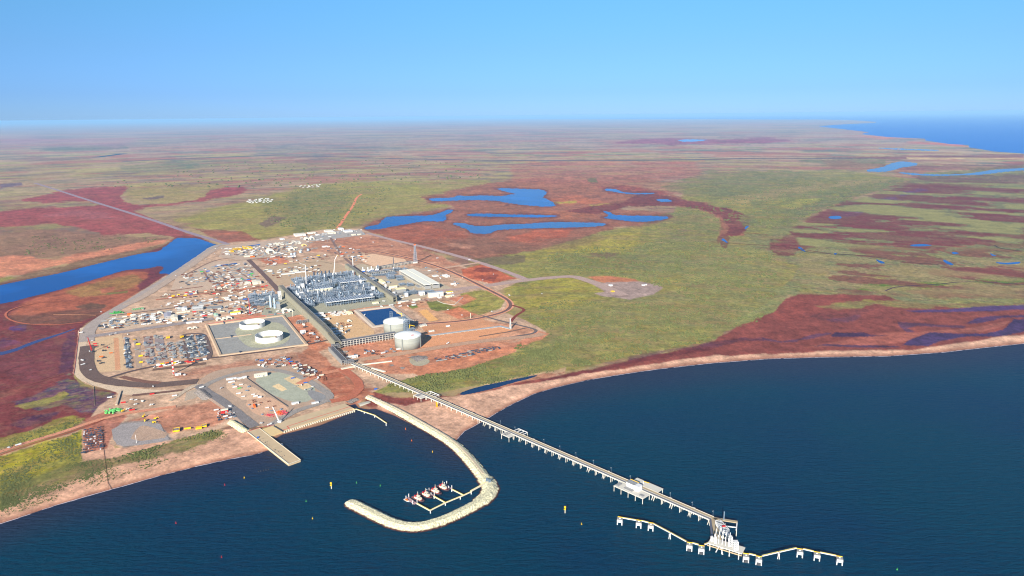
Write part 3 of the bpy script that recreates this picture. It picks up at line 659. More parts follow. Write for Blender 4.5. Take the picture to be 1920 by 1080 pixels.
pad([(500,568),(524,552),(560,542),(640,524),(690,520),(740,562),(744,570),(700,574),(620,586),(596,590),(560,590),(520,600),(490,590)], GRN, 'plant_floor')
pad([(645,500),(700,492),(740,498),(790,514),(858,545),(800,556),(752,566),(735,560),(700,530)], (182,166,140), 'plant_floor')
pad([(586,596),(600,592),(660,585),(676,600),(702,620),(700,634),(650,640),(625,630)], (206,168,124))
pad([(600,438),(650,430),(678,432),(686,440),(640,446),(590,452),(560,450)], (168,160,152))
pad([(420,462),(500,452),(540,448),(570,450),(580,462),(520,480),(450,488),(410,482)], (186,162,140))
pad([(330,520),(400,490),(465,487),(480,500),(488,530),(460,540),(360,546),(320,545)], (192, 166, 142))
pad([(500,500),(600,486),(640,496),(660,505),(620,520),(520,538),(490,520)], (184,158,128))
pad([(396,697),(440,688),(520,682),(560,690),(600,715),(628,738),(612,756),(560,768),(540,785),(500,800),(470,795),(430,760),(380,730),(370,716)], (176,150,128), 'terminal_yard', 1)
pad([(470,708),(520,696),(555,702),(590,722),(592,745),(570,756),(540,752),(505,738)], (166, 168, 148), 'terminal_yard', 1)
pad([(532,710),(550,703),(590,724),(568,731)], (214,186,142), 'terminal_yard')
pad([(510,724),(522,719),(539,730),(528,734)], (224,196,150), 'terminal_yard')
pad([(418,722),(440,712),(480,728),(505,745),(470,752),(448,748)], (208, 176, 146), 'terminal_yard', 1)
pad([(454,752),(500,742),(530,756),(545,770),(520,782),(480,780)], (204, 164, 134), 'terminal_yard', 1)
pad([(575,728),(612,740),(630,752),(600,756),(580,745)], (140,138,136), 'terminal_yard', 1)
pad([(207,797),(298,788),(310,815),(322,826),(236,838),(214,832)], (154,146,142), 'gravel_yard', 1)
pad([(258,800),(276,797),(330,818),(240,830)], (178,150,128), 'gravel_yard', 1)
pad([(350,735),(372,727),(382,738),(362,748),(345,752)], (178,160,140), 'gravel_yard')
pad([(724,574),(738,574),(775,600),(770,606),(768,602)], (198,166,136)); pad([(785,583),(800,580),(822,600),(805,603)], (222,168,104)); pad([(560,684),(590,690),(598,700),(580,700),(556,692)], (98,74,68))
pad([(764,674),(780,668),(800,672),(808,678),(795,686),(774,686)], (170,160,136), 'gravel_heap_base', 2)
pad([(770,628),(900,606),(960,618),(930,632),(790,652)], (212,150,108)); pad([(790,612),(900,598),(930,606),(800,628)], (198,142,104))
pad([(654,512),(690,508),(740,500),(775,510),(800,500),(820,506),(790,520),(720,520)], (176,152,132))
pad([(678,478),(700,476),(760,486),(765,494),(700,500),(680,490)], (218,180,146))
# dark wet strips and roads
for q, w, c in (([(65,343),(110,357),(165,375),(240,398),(300,417),(350,435),(405,451),(428,458)], 34, (150,132,140)),
  ([(678,364),(668,370),(663,385),(650,402),(640,418),(632,428)], 20, (222,134,98)),
  ([(690,437),(720,446),(800,464),(870,483),(930,502),(985,523)], 34, (172,146,140)),
  ([(780,552),(850,543),(920,535),(985,525),(1060,518),(1082,519),(1125,534),(1170,554)], 48, (174,148,136)),
  ([(790,508),(850,500),(900,492)], 26, (196,160,134)),
  ([(766,608),(830,605),(880,600),(920,592),(950,583),(959,572),(953,562),(930,550),(900,535),(870,520),(830,502),(770,484),(700,470)], 28, (214,150,116)),
  ([(766,608),(830,605),(880,600),(920,592),(950,583),(959,572),(953,562),(930,550),(900,535),(870,520),(830,502),(770,484),(700,470)], 13, (116,88,80)),
  ([(960,572),(980,578),(984,582),(966,592),(958,603)], 12, (126,58,48)),
  ([(905,592),(940,602),(980,611),(1003,617),(1006,621),(998,626),(955,632)], 11, (110,98,94)),
  ([(898,631),(960,621),(985,615)], 9, (120,96,82)),
  ([(676,674),(740,665),(800,655),(860,645),(940,635),(1000,631),(1018,625)], 32, (182,146,120)),
  ([(430,458),(405,459),(380,478),(330,512),(250,562),(200,590),(168,612),(162,640)], 44, (166,152,142)),
  ([(425,461),(400,468),(375,486),(325,520),(270,556),(235,572)], 36, (178,156,138)),
  ([(160,632),(230,622),(300,612),(360,603),(400,597)], 34, (152,140,136)),
  ([(210,590),(300,578),(380,569),(480,555),(510,550)], 26, (184,158,134)),
  ([(210,592),(300,580),(380,571),(480,557),(510,552)], 9, (112,92,86)),
  ([(466,487),(500,520),(527,550)], 22, DKR), ([(440,483),(400,487),(340,520)], 10, (140,112,96)),
  ([(620,446),(640,480),(690,520)], 14, (130,104,94)), ([(560,482),(620,476),(660,486),(700,500)], 12, (176,140,110)),
  ([(163,648),(161,690),(176,708),(215,717),(260,722),(310,721),(345,717),(370,715)], 40, (108,88,80)),
  ([(205,708),(240,697),(290,686),(360,675),(420,668),(520,656),(590,643),(620,636)], 12, (100,82,78)),
  ([(342,635),(343,627),(362,625),(382,626),(388,640),(395,664),(390,672),(372,676),(358,676),(350,662),(342,640)], 14, (112,94,88)),
  ([(360,676),(366,682)], 14, (112,94,88)),
  ([(286,693),(340,687),(386,681)], 20, (116,92,78)), ([(248,741),(300,736),(345,731)], 14, (116,86,74)), ([(228,706),(260,714),(300,718)], 18, (124,88,74)),
  ([(370,722),(400,742),(430,762),(455,782),(478,800)], 26, (128,122,120)),
  ([(380,726),(400,714),(440,700),(475,693),(520,693),(565,706),(600,727),(626,745),(590,760),(560,768),(540,778),(505,798)], 20, (150,142,134)),
  ([(330,745),(355,725),(372,720)], 12, (186,166,142)), ([(318,752),(345,735),(365,724)], 8, (190,170,146)),
  ([(-40,862),(30,836),(80,821),(130,806),(165,793),(200,783),(250,772),(330,762)], 15, (204, 140, 110)), ([(-40,868),(30,842),(80,826),(130,811),(165,798),(196,786)], 5, (160,88,66)),
  ([(375,735),(400,752),(440,780),(462,806)], 8, (190,162,140)),
  ([(395,513),(440,507),(480,501)], 8, DKR), ([(397,514),(408,532),(415,536)], 9, (140,116,104)), ([(412,511),(424,528)], 9, (140,116,104)), ([(428,508),(442,526)], 9, (140,116,104)), ([(443,506),(470,524)], 9, (140,116,104)),
  ([(384,512),(392,525),(402,534),(460,526),(490,523)], 9, (146,110,94)),
  ([(292,562),(350,554),(420,546),(500,538)], 16, (178, 114, 88)), ([(320,545),(380,537)], 12, (140,96,80)), ([(300,556),(420,544)], 5, (120,80,66)),
  ([(495,484),(470,486),(430,490)], 8, (150,124,104)), ([(455,502),(560,494),(600,490),(622,494)], 6, (130,106,92)), ([(560,499),(590,512),(600,508)], 6, (130,108,92)),
  ([(760,566),(800,562),(850,553),(880,543)], 20, (178,150,132)), ([(744,574),(780,600),(800,606)], 12, (184,150,126)),
  ([(662,690),(600,700),(560,720)], 24, (196, 132, 102)), ([(640,690),(680,720),(660,745),(620,752)], 26, (178, 106, 80)),
  ([(-20,738),(60,720),(120,700)], 4, (140,84,68)), ([(155,604),(100,610),(30,606),(4,590),(30,575),(110,560)], 7, (184,104,78)), ([(180,591),(150,590),(100,590)], 5, (214,150,110)),
  ([(1365,438),(1400,436),(1440,440)], 10, (130,76,60)), ([(1362,455),(1400,458),(1470,462),(1560,476)], 9, (110,66,58)), ([(1560,476),(1620,478),(1700,492),(1760,496)], 6, (76,60,60)),
  ([(1490,466),(1520,474),(1600,478)], 6, (80,60,64)), ([(1660,545),(1680,537),(1760,533),(1800,528),(1860,529),(1930,534)], 7, (78,48,72)), ([(1865,460),(1875,466),(1930,472)], 6, (60,50,60))):
    road(q, w, c, 'road' if w > 10 else 'track')
# rutted red river line and tree belt far off: dark creek line
road([(480,292),(600,293),(760,298),(960,301),(1200,301),(1320,299),(1440,296),(1600,298)], 150, (92,84,96), 'river')
road([(180,295),(232,288)], 160, (40,84,110), 'river'); road([(230,303),(330,298),(480,292)], 120, (72,90,100), 'river')
# ------------------------------------------------------------ colours of built things
WH = mat('white_paint', (208, 208, 206), .5, var=.05, scale=.3); CREAM = mat('cream_panel', (212, 204, 182), .6, var=.06, scale=.3)
CONC = mat('concrete', (196, 192, 180), .85, var=.12, scale=.12); CONCT = mat('deck_concrete', (188, 166, 132), .9, var=.16, scale=.08)
TANKC = mat('tank_concrete', (148, 150, 141), .8, var=.12, scale=.08); STEEL = mat('galvanised_steel', (122, 138, 154), .5, .2, .2, .2)
DSTEEL = mat('dark_steel', (66, 76, 92), .6, .2, .25, .2); BEIGE = mat('rack_cladding', (140, 136, 118), .8, var=.12, scale=.15)
DGREY = mat('dark_grey', (70, 70, 74), .8, var=.2); GREY = mat('mid_grey', (140, 140, 138), .7, var=.15)
YEL = mat('yellow_paint', (238, 190, 10), .5, var=.06); ORA = mat('orange_paint', (236, 104, 20), .5, var=.08); REDP = mat('red_paint', (196, 40, 38), .5, var=.08)
BLU = mat('blue_paint', (40, 96, 180), .5, var=.1); GRE = mat('green_paint', (66, 160, 74), .6, var=.15); NAVY = mat('navy_hull', (22, 26, 46), .45, var=.1)
RUST = mat('rust_brown', (120, 74, 56), .85, var=.25); SAND = mat('sand_berm', (178, 154, 128), .95, var=.14, scale=.1, spec=.08); PINK = mat('pink_red_sheeting', (206, 84, 92), .7, var=.12)
ROOFY = mat('pale_yellow_roof', (236, 226, 172), .6, var=.05); GLASS = mat('dark_glass', (24, 32, 44), .15, var=.05, spec=.5); ROAD = mat('jetty_roadway', (164, 148, 120), .9, var=.12, scale=.1)
PIPE = mat('grey_pipe', (104, 106, 114), .45, .3, .15, .3); WET = mat('pontoon_deck', (168, 138, 140), .8, var=.1)

def frame_of(a, b):
    d = b - a; return math.atan2(d.y, d.x), Vector((d.x, d.y, 0)).length

# ------------------------------------------------------------ jetty
JA, JB = P(662, 681, 12), P(1335, 972, 12); jang, JL = frame_of(JA, JB)
jetty = empty('jetty', (JA.x, JA.y, 0), jang, 'long pale jetty on white piles running from the rack wall out over the bay', 'jetty')
JD = Vector((math.cos(jang), math.sin(jang), 0)); JN = Vector((-JD.y, JD.x, 0))
def js(px, py): return (P(px, py, 12) - JA).dot(JD)
def jl(px, py):
    d = P(px, py, 12) - JA; return d.dot(JD), d.dot(JN)
MB().box((JL / 2, 3.2, 11.2), (JL, 6.6, .8)).build('roadway', ROAD, jetty)
b = MB(); b.box((JL / 2, -6.5, 10.2), (JL, .7, 2.4)); b.box((JL / 2, 6.7, 11.2), (JL, .4, 1.5)); b.box((JL / 2, -.3, 10.2), (JL, .5, 2.2))
for k in range(int(JL / 6)): b.box((k * 6 + 3, -3.4, 10.3), (.8, 6.2, 1.1))
b.build('deck_beams', CONC, jetty)
b = MB()
for y in (-5.4, -4.1, -2.9, -1.7): b.bar((0, y, 12.1), (JL, y, 12.1), .85, n=6)
b.build('pipeline', PIPE, jetty)
bent_a = MB(); bent_a.box((0, 0, 9), (1.8, 14.5, 1.6))
for y in (-6, -1.5): bent_a.bar((0, y, 9.2), (0, y, -4), 1.3, n=8)
bent_a.bar((0, 5.6, 9.2), (0, 5.6, -4), 1.3, n=8)
bent_b = MB(); bent_b.box((0, 0, 9), (1.8, 14.5, 1.6))
for y, sx in ((-6, 3.4), (-6, -3.4), (5.6, 3.0), (5.6, -3.0), (0, 0)): bent_b.bar((0, y, 9.2), (sx, y * .95, -4), 1.2, n=8)
me_a = bent_a.mesh('pile_bent', CONC); me_b = bent_b.mesh('pile_bent', CONC)
nb = int(JL / 19.5)
for i in range(1, nb + 1):
    o = bpy.data.objects.new('pile_bent', me_b if i % 2 else me_a); COL.objects.link(o); o.parent = jetty; o.location = (i * 19.5, 0, 0)
PILE_M = MB().bar((0, 0, 10.4), (0, 0, -4), 1.3, n=8).mesh('pile', CONC)
def jplat(name, x0, x1, y0, y1, open_=False, m=CONC):
    b = MB()
    if open_:
        for y in (y0, y1): b.box(((x0 + x1) / 2, y, 10.4), (x1 - x0, 1.2, 1.4))
        for x in np.linspace(x0, x1, 4 if x1 - x0 > 24 else 2): b.box((x, (y0 + y1) / 2, 10.5), (1.2, abs(y1 - y0) - 1.3, 1.3))
    else:
        b.box(((x0 + x1) / 2, (y0 + y1) / 2, 10.4), (x1 - x0, y1 - y0, 1.4))
    o = b.build(name, m, jetty)
    nx = max(2, int((x1 - x0) / 14) + 1)
    for x in np.linspace(x0 + 1, x1 - 1, nx):
        for y in ((y0 + .8, y1 - .8) if not open_ else (y1 - .2,) if abs(y1) > abs(y0) else (y0 + .2,)):
            c = bpy.data.objects.new('pile', PILE_M); COL.objects.link(c); c.parent = jetty; c.location = (x, y, 0)
    return o
for px, py, w in ((797, 741, 38), (964, 812, 30)):
    s = js(px, py); jplat('side_platform', s - w * .6, s + w * .25, -24, -7.4); jplat('expansion_loop_frame', s - w * .35, s + w * .6, 7.4, 24, True, WH)
    b = MB()
    for k in range(3): b.bar((s - w * .4 + k * 4, -22, 13), (s - w * .4 + k * 4, -8, 13), .9, n=6)
    b.bar((s - w * .4, -22, 13), (s - w * .4 + 9, -22, 13), .9, n=6); b.build('expansion_loop', PIPE, jetty)
s0, s1 = js(1168, 900), js(1228, 926)
jplat('main_platform', s0, s1 - 6, -30, -7.4); jplat('rear_platform', s0 + 14, s1, 7.4, 27)

for c_, d_ in ((((s0 + s1) / 2 - 8, -20, 11.85), (20, 9, .5)), ((s0 + 6, -22, 11.85), (7, 12, 2.2)), ((s1 - 13, -24, 11.85), (8, 6, 2))): MB().box(c_, d_).build('deck_equipment', GREY, jetty)
for px, py in ((1080, 858), (1000, 823), (885, 773), (843, 755), (1140, 884), (1255, 934), (1300, 953), (760, 719), (720, 702)):
    s = js(px, py); MB().box((s, 8.4, 10.8), (4, 3, 1.2)).build('passing_bay', CONC, jetty)
# head: turning legs
h0 = jl(1337, 973); h1 = jl(1346, 1016); h2 = jl(1382, 979); h3 = jl(1379, 996)
def beam_px(name, a, c, w, h, z, m, parent, up=12):
    A = P(a[0], a[1], z); B = P(c[0], c[1], z); b = MB(); T = parent.matrix_world.inverted() if False else None
    def loc(p):
        d = p - Vector((parent.location.x, parent.location.y, 0)); ca, sa = math.cos(-parent.rotation_euler.z), math.sin(-parent.rotation_euler.z)
        return Vector((d.x * ca - d.y * sa, d.x * sa + d.y * ca, p.z))
    b.bar(loc(A), loc(B), w, h); return b.build(name, m, parent)
beam_px('head_roadway', (1339, 972), (1346.5, 1012), 11, 1.6, 11.2, ROAD, jetty)
beam_px('head_pipe_track', (1332, 975), (1335.5, 1014), 3.5, 2.6, 11.4, PIPE, jetty)
beam_px('turning_arm', (1338, 972), (1383, 979), 6, 1.6, 11.2, ROAD, jetty); beam_px('turning_arm', (1382, 980), (1380.5, 994), 2, 1.6, 11, WH, jetty); beam_px('turning_arm', (1357, 986), (1381.5, 989), 1.6, 1.4, 11, WH, jetty)
for q in ((1334, 985), (1341, 1003), (1352, 1000), (1381, 994), (1382, 980), (1360, 980), (1336, 1010), (1352, 1012)):
    x, y = jl(*q); o = bpy.data.objects.new('pile', PILE_M); COL.objects.link(o); o.parent = jetty; o.location = (x, y, .3)
# gangway/manifold tower beside the head road
def mkrack(b, x0, x1, y0, y1, z0, z1, nx, ny, nzz, t=.5):
    X = np.linspace(x0, x1, nx); Y = np.linspace(y0, y1, ny); Zs = np.linspace(z0, z1, nzz + 1)[1:]
    for x in X:
        for y in Y: b.box((x, y, z0), (t, t, z1 - z0))
    for z in Zs:
        for x in X: b.box((x, (y0 + y1) / 2, z - t), (t * .9, y1 - y0 - t, t * .9))
        for y in Y: b.box(((x0 + x1) / 2, y, z - t), (x1 - x0 - t, t * .8, t * .8))
a = P(1354, 992, 12); ma = empty('manifold_module', (a.x, a.y, 0), math.radians(-78), 'white pipe manifold module beside the head of the jetty, with red fittings', 'pipe module')
b = MB(); mkrack(b, -15, 15, -5, 5, 12, 20, 8, 2, 2, .6); b.box((0, 0, 10.6), (31, 11, 1.4)); b.build('frame', WH, ma)
b = MB()
for k in range(9): b.bar((-14 + k * 3.3, -5, 17), (-14 + k * 3.3, 6, 17), .9, n=6)
b.build('pipes', STEEL, ma); MB().box((5, 0, 20.2), (3, 6, 1.2)).build('valve_bank', REDP, ma)
b = MB()
for x in (-13, 0, 13):
    for y in (-4, 4): b.bar((x, y, 10.7), (x, y, -4), 1.3, n=8)
b.build('pile', CONC, ma)

# loading platform and arms
a = P(1361, 1024, 12); hang = frame_of(P(1336, 1016, 12), P(1388, 1032, 12))[0]
lp = empty('loading_platform', (a.x, a.y, 0), hang, 'pale loading platform with a front catwalk on raked piles at the end of the jetty', 'platform')
MB().box((0, 3, 10.6), (56, 20, 1.6)).build('deck', CONC, lp); MB().box((0, -8.3, 8.4), (56, 2.2, 1)).build('front_catwalk', CONCT, lp)
for x, y, dx in ((-24, -7, 0), (-10, -7, -5), (-4, -7, 0), (-6, -7, 5), (8, -7, 0), (23, -7, 0), (-24, 10, 0), (0, 10, 0), (24, 10, 0)): MB().bar((x, y, 10.8), (x + dx, y, -4), 1.7, n=10).build('pile', WH, lp)
pl = MB(); pl.box((0, 0, 12.4), (3.4, 3.4, 2)); proto = None
for k in range(5):
    q = a + Vector((math.cos(hang), math.sin(hang), 0)) * (-18 + k * 5.6) + Vector((-math.sin(hang), math.cos(hang), 0)) * 1.5
    la = empty('cargo_loader', (q.x, q.y, 12.2), hang, ORD[k] + ' white loading arm from the left in the row of five on the platform', 'loading arm', 'loading arms on the jetty head')
    if proto is None:
        proto = 1; m1 = MB().bar((0, 0, 0), (0, 0, 15), 1.2, n=8).mesh('riser', WH); m2 = MB().bar((0, 0, 15), (0, 4.5, 23), .9, n=8).mesh('outboard_arm', WH)
        m3 = MB().bar((0, 4.5, 23), (0, 7.5, 12), .8, n=8).mesh('inboard_arm', STEEL); m4 = MB().box((0, -2.2, 13), (2.2, 2, 3)).mesh('counterweight', WH)
    for n_, m_ in (('riser', m1), ('outboard_arm', m2), ('inboard_arm', m3), ('counterweight', m4)):
        o = bpy.data.objects.new(n_, m_); COL.objects.link(o); o.parent = la
def ltower(px, py, z0, w, h, label, m=STEEL, parent=None, name='access_tower', n=4, cat='tower', rz=0):
    q = P(px, py, z0); t = empty(name, q, rz, label, cat); b = MB()
    for i in range(n + 1): b.box((0, 0, i * h / n - .2 if i else 0), (w, w, .35))
    for x in (-w / 2, w / 2):
        for y in (-w / 2, w / 2): b.box((x, y, 0), (.5, .5, h))
    for i in range(n): b.bar((-w / 2, -w / 2, i * h / n), (w / 2, -w / 2, (i + 1) * h / n), .4); b.bar((w / 2, -w / 2, i * h / n), (w / 2, w / 2, (i + 1) * h / n), .4)
    b.build('frame', m, t); return t
ltower(1369, 1023, 12.2, 5, 17, 'yellow-topped access tower right of the loading arms', WH); ltower(1379, 1030, 12.2, 6.5, 15, 'white gangway tower at the right end of the loading platform', WH)
ltower(1341, 1018, 12.2, 3.6, 11, 'small white and orange fire monitor tower at the left of the loading arms', WH); ltower(1357, 975.5, 12.5, 1, 17, 'thin blue-grey mast at the jetty turning head', STEEL, name='mast', cat='mast')
ltower(1334.5, 1015, 12.2, 3.2, 9, 'white stair tower at the left corner of the loading platform', WH)
# dolphins and catwalks
fa = hang
def dolphin(px, py, kind, label):
    q = P(px, py, 11); t = empty('breasting_dolphin' if kind == 1 else 'mooring_dolphin' if kind == 0 else 'catwalk_support', (q.x, q.y, 0), fa * .5, label, 'dolphin')
    if kind == 2:
        MB().box((0, 0, 8.2), (3, 3, 1.6)).build('cap', WH, t)
        for x in (-1.6, 1.6): MB().bar((x * .4, 0, 8.4), (x, 0, -4), 1.3, n=8).build('leg', WH, t)
        return
    MB().box((0, 0, 9.2), (9.5, 8, 1.8)).build('cap', GREY, t); MB().box((0, -4.15, 5.4), (9.3, .5, 4.6)).build('front_wall', WH, t)
    for x in (-3.7, 3.7):
        for y in (-2.9, 3.1): MB().bar((x, y, 9.3), (x * 1.12, y * 1.15, -4), 1.9, n=10).build('leg', WH, t)
    MB().box((0, 0, 11), (2.2, 1.6, 1.1)).build('mooring_hook', WH, t)
    MB().box((0, 4.0, 11), (9, .4, .9)).build('handrail', YEL, t)
    if kind == 1: MB().box((0, -4.9, .6), (4.6, 1.2, 5)).build('fender', DGREY, t)
for px, py, k, l in ((1162.5, 972, 0, 'mooring dolphin at the far left end of the catwalk line'), (1198, 978, 0, 'second mooring dolphin from the left end of the catwalk line'), (1220.5, 983, 0, 'third mooring dolphin from the left, where the catwalk bends'),
  (1256, 1000, 2, 'slim catwalk support with orange ring left of the loading platform'), (1293, 1020, 1, 'breasting dolphin with dark fender, outer one left of the loading platform'), (1315.5, 1026, 1, 'breasting dolphin with dark fender, next to the left side of the loading platform'),
  (1399, 1041, 1, 'breasting dolphin with dark fender, next to the right side of the loading platform'), (1423, 1046, 1, 'breasting dolphin with dark fender, outer one right of the loading platform'), (1460.5, 1037, 2, 'slim catwalk support midway along the rising catwalk on the right'),
  (1500, 1032, 0, 'mooring dolphin right of the bend in the right catwalk'), (1532, 1038, 0, 'second mooring dolphin from the right end of the catwalk line'), (1574.5, 1046, 0, 'mooring dolphin at the far right end of the catwalk line')): dolphin(px, py, k, l)
PYEL = mat('pale_yellow_rail', (206, 186, 84), .6, var=.05)
def catwalk(a, c, label, z=10.6, w=1.6):
    A = P(a[0], a[1], z); B = P(c[0], c[1], z); an, L = frame_of(A, B); t = empty('catwalk', (A.x, A.y, 0), an, label, 'catwalk')
    MB().box((L / 2, 0, z - .5), (L, w, 1.1)).build('walkway', CONCT, t); MB().box((L / 2, w / 2 + .15, z + .62), (L, .2, .45)).build('handrail', PYEL, t); MB().box((L / 2, -w / 2 - .12, z - .6), (L, .2, 1.5)).build('side_beam', WH, t)
for a, c, l in (((1167, 971), (1193, 975.5), 'yellow and white catwalk between the first two dolphins on the left'), ((1203, 976.5), (1216, 980), 'short catwalk between the second and third dolphins on the left'),
  ((1225, 982), (1256, 998.5), 'sloping catwalk from the third dolphin to its slim support'), ((1257, 999), (1287, 1015.5), 'sloping catwalk from the slim support down to the outer left breasting dolphin'), ((1298, 1018), (1310, 1021.5), 'short catwalk between the two left breasting dolphins'),
  ((1321, 1021), (1333, 1016.5), 'catwalk rising to the left side of the loading platform'), ((1385, 1033.5), (1393.5, 1036.5), 'catwalk leaving the right side of the loading platform'), ((1404, 1038.5), (1417.5, 1041.5), 'short catwalk between the two right breasting dolphins'),
  ((1429, 1042.5), (1460, 1035.2), 'catwalk rising from the right breasting dolphin to its slim support'), ((1461, 1035), (1494, 1027.5), 'catwalk rising from the slim support to the bend on the right'), ((1506, 1029.5), (1526, 1034), 'catwalk right of the bend between two mooring dolphins'), ((1538, 1036), (1568, 1042), 'last catwalk on the right running to the end dolphin')): catwalk(a, c, l)
# substation on the main platform
sx, sy = (s0 + s1) / 2, -11
q = JA + JD * (sx - 4) + JN * sy; sb = empty('switch_house', (q.x, q.y, 12), jang, 'windowless white two-box switch house on the big jetty platform', 'building')
MB().box((-4, 2, 0), (20, 13, 9)).build('wall', WH, sb); MB().box((-4, 2, 9), (20.6, 13.6, .6)).build('roof', GREY, sb); MB().box((11, -.5, 0), (9.5, 12, 10)).build('annex', WH, sb); MB().box((11, -.5, 10), (9.9, 12.4, .5)).build('annex_roof', WH, sb)
b = MB()
for k in range(5): b.box((-11 + k * 3.4, 3, 9.6), (1.5, 1.8, 1))
b.build('roof_vents', STEEL, sb); MB().box((-4, 8.95, 9.6), (20, .2, .8)).build('roof_rail', YEL, sb)
q = JA + JD * (s0 + 36) + JN * 17; t = empty('deck_crane', (q.x, q.y, 11.8), jang, 'small yellow deck crane on the back half of the big jetty platform', 'crane')
MB().bar((0, 0, 0), (0, 0, 5), 1.6, n=8).build('pedestal', WH, t); MB().bar((0, 0, 4.6), (13, -1, 6.5), 1).build('boom', YEL, t)
lamp_m1 = MB().bar((0, 0, 0), (0, 0, 11), .4, n=6).mesh('pole', STEEL); lamp_m2 = MB().box((0, -1, 10.9), (.7, 2.4, .4)).mesh('lamp_head', WH)
for i, px in enumerate((870, 935, 962, 1016, 1046, 1076, 1109, 1142, 1178, 1253, 1294, 1333)):
    py = 681 + (972 - 681) * ((px - 662) / 673) ; s = js(px, py); p_ = JA + JD * s + JN * 6.6
    t = empty('street_lamp', (p_.x, p_.y, 12), jang, ORD[i] + ' thin grey lamp post from the shore along the jetty road', 'street lamp', 'lamp posts along the jetty')
    for n_, m_ in (('pole', lamp_m1), ('lamp_head', lamp_m2)): o = bpy.data.objects.new(n_, m_); COL.objects.link(o); o.parent = t
# yellow hanging access ladder under the jetty near the beach platform
q = P(819, 763, 3); t = empty('access_stair', q, jang, 'bright yellow access stair hanging from the jetty down to the beach', 'stair'); b = MB(); b.box((-1.6, 0, 0), (.5, 2, 13)); b.box((1.6, 0, 0), (.5, 2, 13))
b.build('frame', YEL, t); b = MB()
for k in range(7): b.box((0, 0, k * 1.8 + .4), (2.8, 1.8, .3))
b.build('landings', ORA, t)

# ------------------------------------------------------------ breakwater
bwc = [(690,746),(720,759),(745,771),(770,785),(795,799),(818,812),(838,824),(858,839),(872,853),(884,866),(896,881),(908,896),(916,906),(919.5,917),(914,930),(898,943),(880,953),(856,965),(828,977),(800,985.5),(778,988.5),(757,986.5),(738,982),(718,973),(700,964),(680,954),(662,945),(650,939)]
def armour(name, pts, hw, crest, top, m, seed, step=2.4, nacross=17, zfoot=-3, jit=.75, ends=True):
    r = random.Random(seed); c = [P(a[0], a[1], 1.0) for a in pts]; fine = []
    for i in range(len(c) - 1):
        n = max(1, int((c[i + 1] - c[i]).length / step))
        for k in range(n): fine.append((c[i].lerp(c[i + 1], k / n), i + k / n))
    fine.append((c[-1], len(c) - 1.0)); b = MB(); N_ = len(fine)
    for j in range(2):
        fine = [(fine[0][0], fine[0][1])] + [((fine[i - 1][0] + fine[i][0] * 2 + fine[i + 1][0]) / 4, fine[i][1]) for i in range(1, N_ - 1)] + [fine[-1]]
    for i, (q, s) in enumerate(fine):
        d = (fine[min(i + 1, N_ - 1)][0] - fine[max(i - 1, 0)][0]).normalized(); nr = Vector((-d.y, d.x, 0)); w = hw(s) if callable(hw) else hw
        e = N_ - 1 - i; cap = 1.0
        if ends and e * step < w: cap = math.sqrt(max(0.02, 1 - (1 - e * step / w) ** 2))
        for k in range(nacross):
            f = (k / (nacross - 1) * 2 - 1); z = crest - (crest - zfoot) * max(0, (abs(f) * w - top / 2) / (w - top / 2)); z = zfoot + (z - zfoot) * (cap if ends else 1)
            jj = jit if abs(f) * w > top / 2 else jit * .35
            p = q + nr * (f * w * (cap * .5 + .5 if ends else 1)); b.v.append((p.x + r.uniform(-jj, jj), p.y + r.uniform(-jj, jj), z + r.uniform(-jj, jj) * .8))
        if i:
            for k in range(nacross - 1):
                a = (i - 1) * nacross + k; b.f.append((a, a + nacross, a + nacross + 1, a + 1))
    return b.build(name, m)
def rock_mat(name, c, dark=(70, 40, 34), zlo=1.0, zhi=2.2):
    m = mat(name, c, .9, 0, .3, .5, spec=.1); N = m.node_tree.nodes; L = m.node_tree.links; b = N['Principled BSDF']; src = [n for n in N if n.type == 'MIX'][0].outputs['Result']
    ge = N.new('ShaderNodeNewGeometry'); sp_ = N.new('ShaderNodeSeparateXYZ'); L.new(ge.outputs['Position'], sp_.inputs[0]); mr = N.new('ShaderNodeMapRange'); mr.inputs['From Min'].default_value = zlo; mr.inputs['From Max'].default_value = zhi; L.new(sp_.outputs['Z'], mr.inputs['Value'])
    vo = N.new('ShaderNodeTexVoronoi'); vo.inputs['Scale'].default_value = .36; L.new(ge.outputs['Position'], vo.inputs['Vector']); mv = N.new('ShaderNodeMapRange'); mv.inputs['From Max'].default_value = .9; mv.inputs['To Min'].default_value = 1.2; mv.inputs['To Max'].default_value = .5; L.new(vo.outputs['Distance'], mv.inputs['Value'])
    mu = N.new('ShaderNodeMix'); mu.data_type = 'RGBA'; mu.blend_type = 'MULTIPLY'; mu.inputs['Factor'].default_value = 1; L.new(src, mu.inputs['A']); L.new(mv.outputs['Result'], mu.inputs['B'])
    mx = N.new('ShaderNodeMix'); mx.data_type = 'RGBA'; L.new(mr.outputs['Result'], mx.inputs['Factor']); mx.inputs['A'].default_value = lin(dark) + (1,); L.new(mu.outputs['Result'], mx.inputs['B']); L.new(mx.outputs['Result'], b.inputs['Base Color']); return m
M_ROCK = rock_mat('armour_rock', (228, 214, 178)); M_ROCKG = rock_mat('grey_rock', (150, 140, 132), zlo=-1, zhi=0)
bw = empty('breakwater', (0, 0, 0), 0, 'curved breakwater of pale cream rock hooking round the tug basin', 'breakwater')
o = armour('rock_armour', bwc, lambda s: 17.5 + min(s, 4) * .8 + (4.0 if 11 < s < 15 else 0), 7, 11, M_ROCK, 5, jit=.85, ends=True); o.parent = bw
z = 7.5; q0 = [P(a, c, 7.0) for a, c in ((690,741),(720,754),(745,766),(770,779),(795,793),(818,806),(838,818),(858,833),(872,847),(884,860),(896,875),(906,888))]; b = MB()
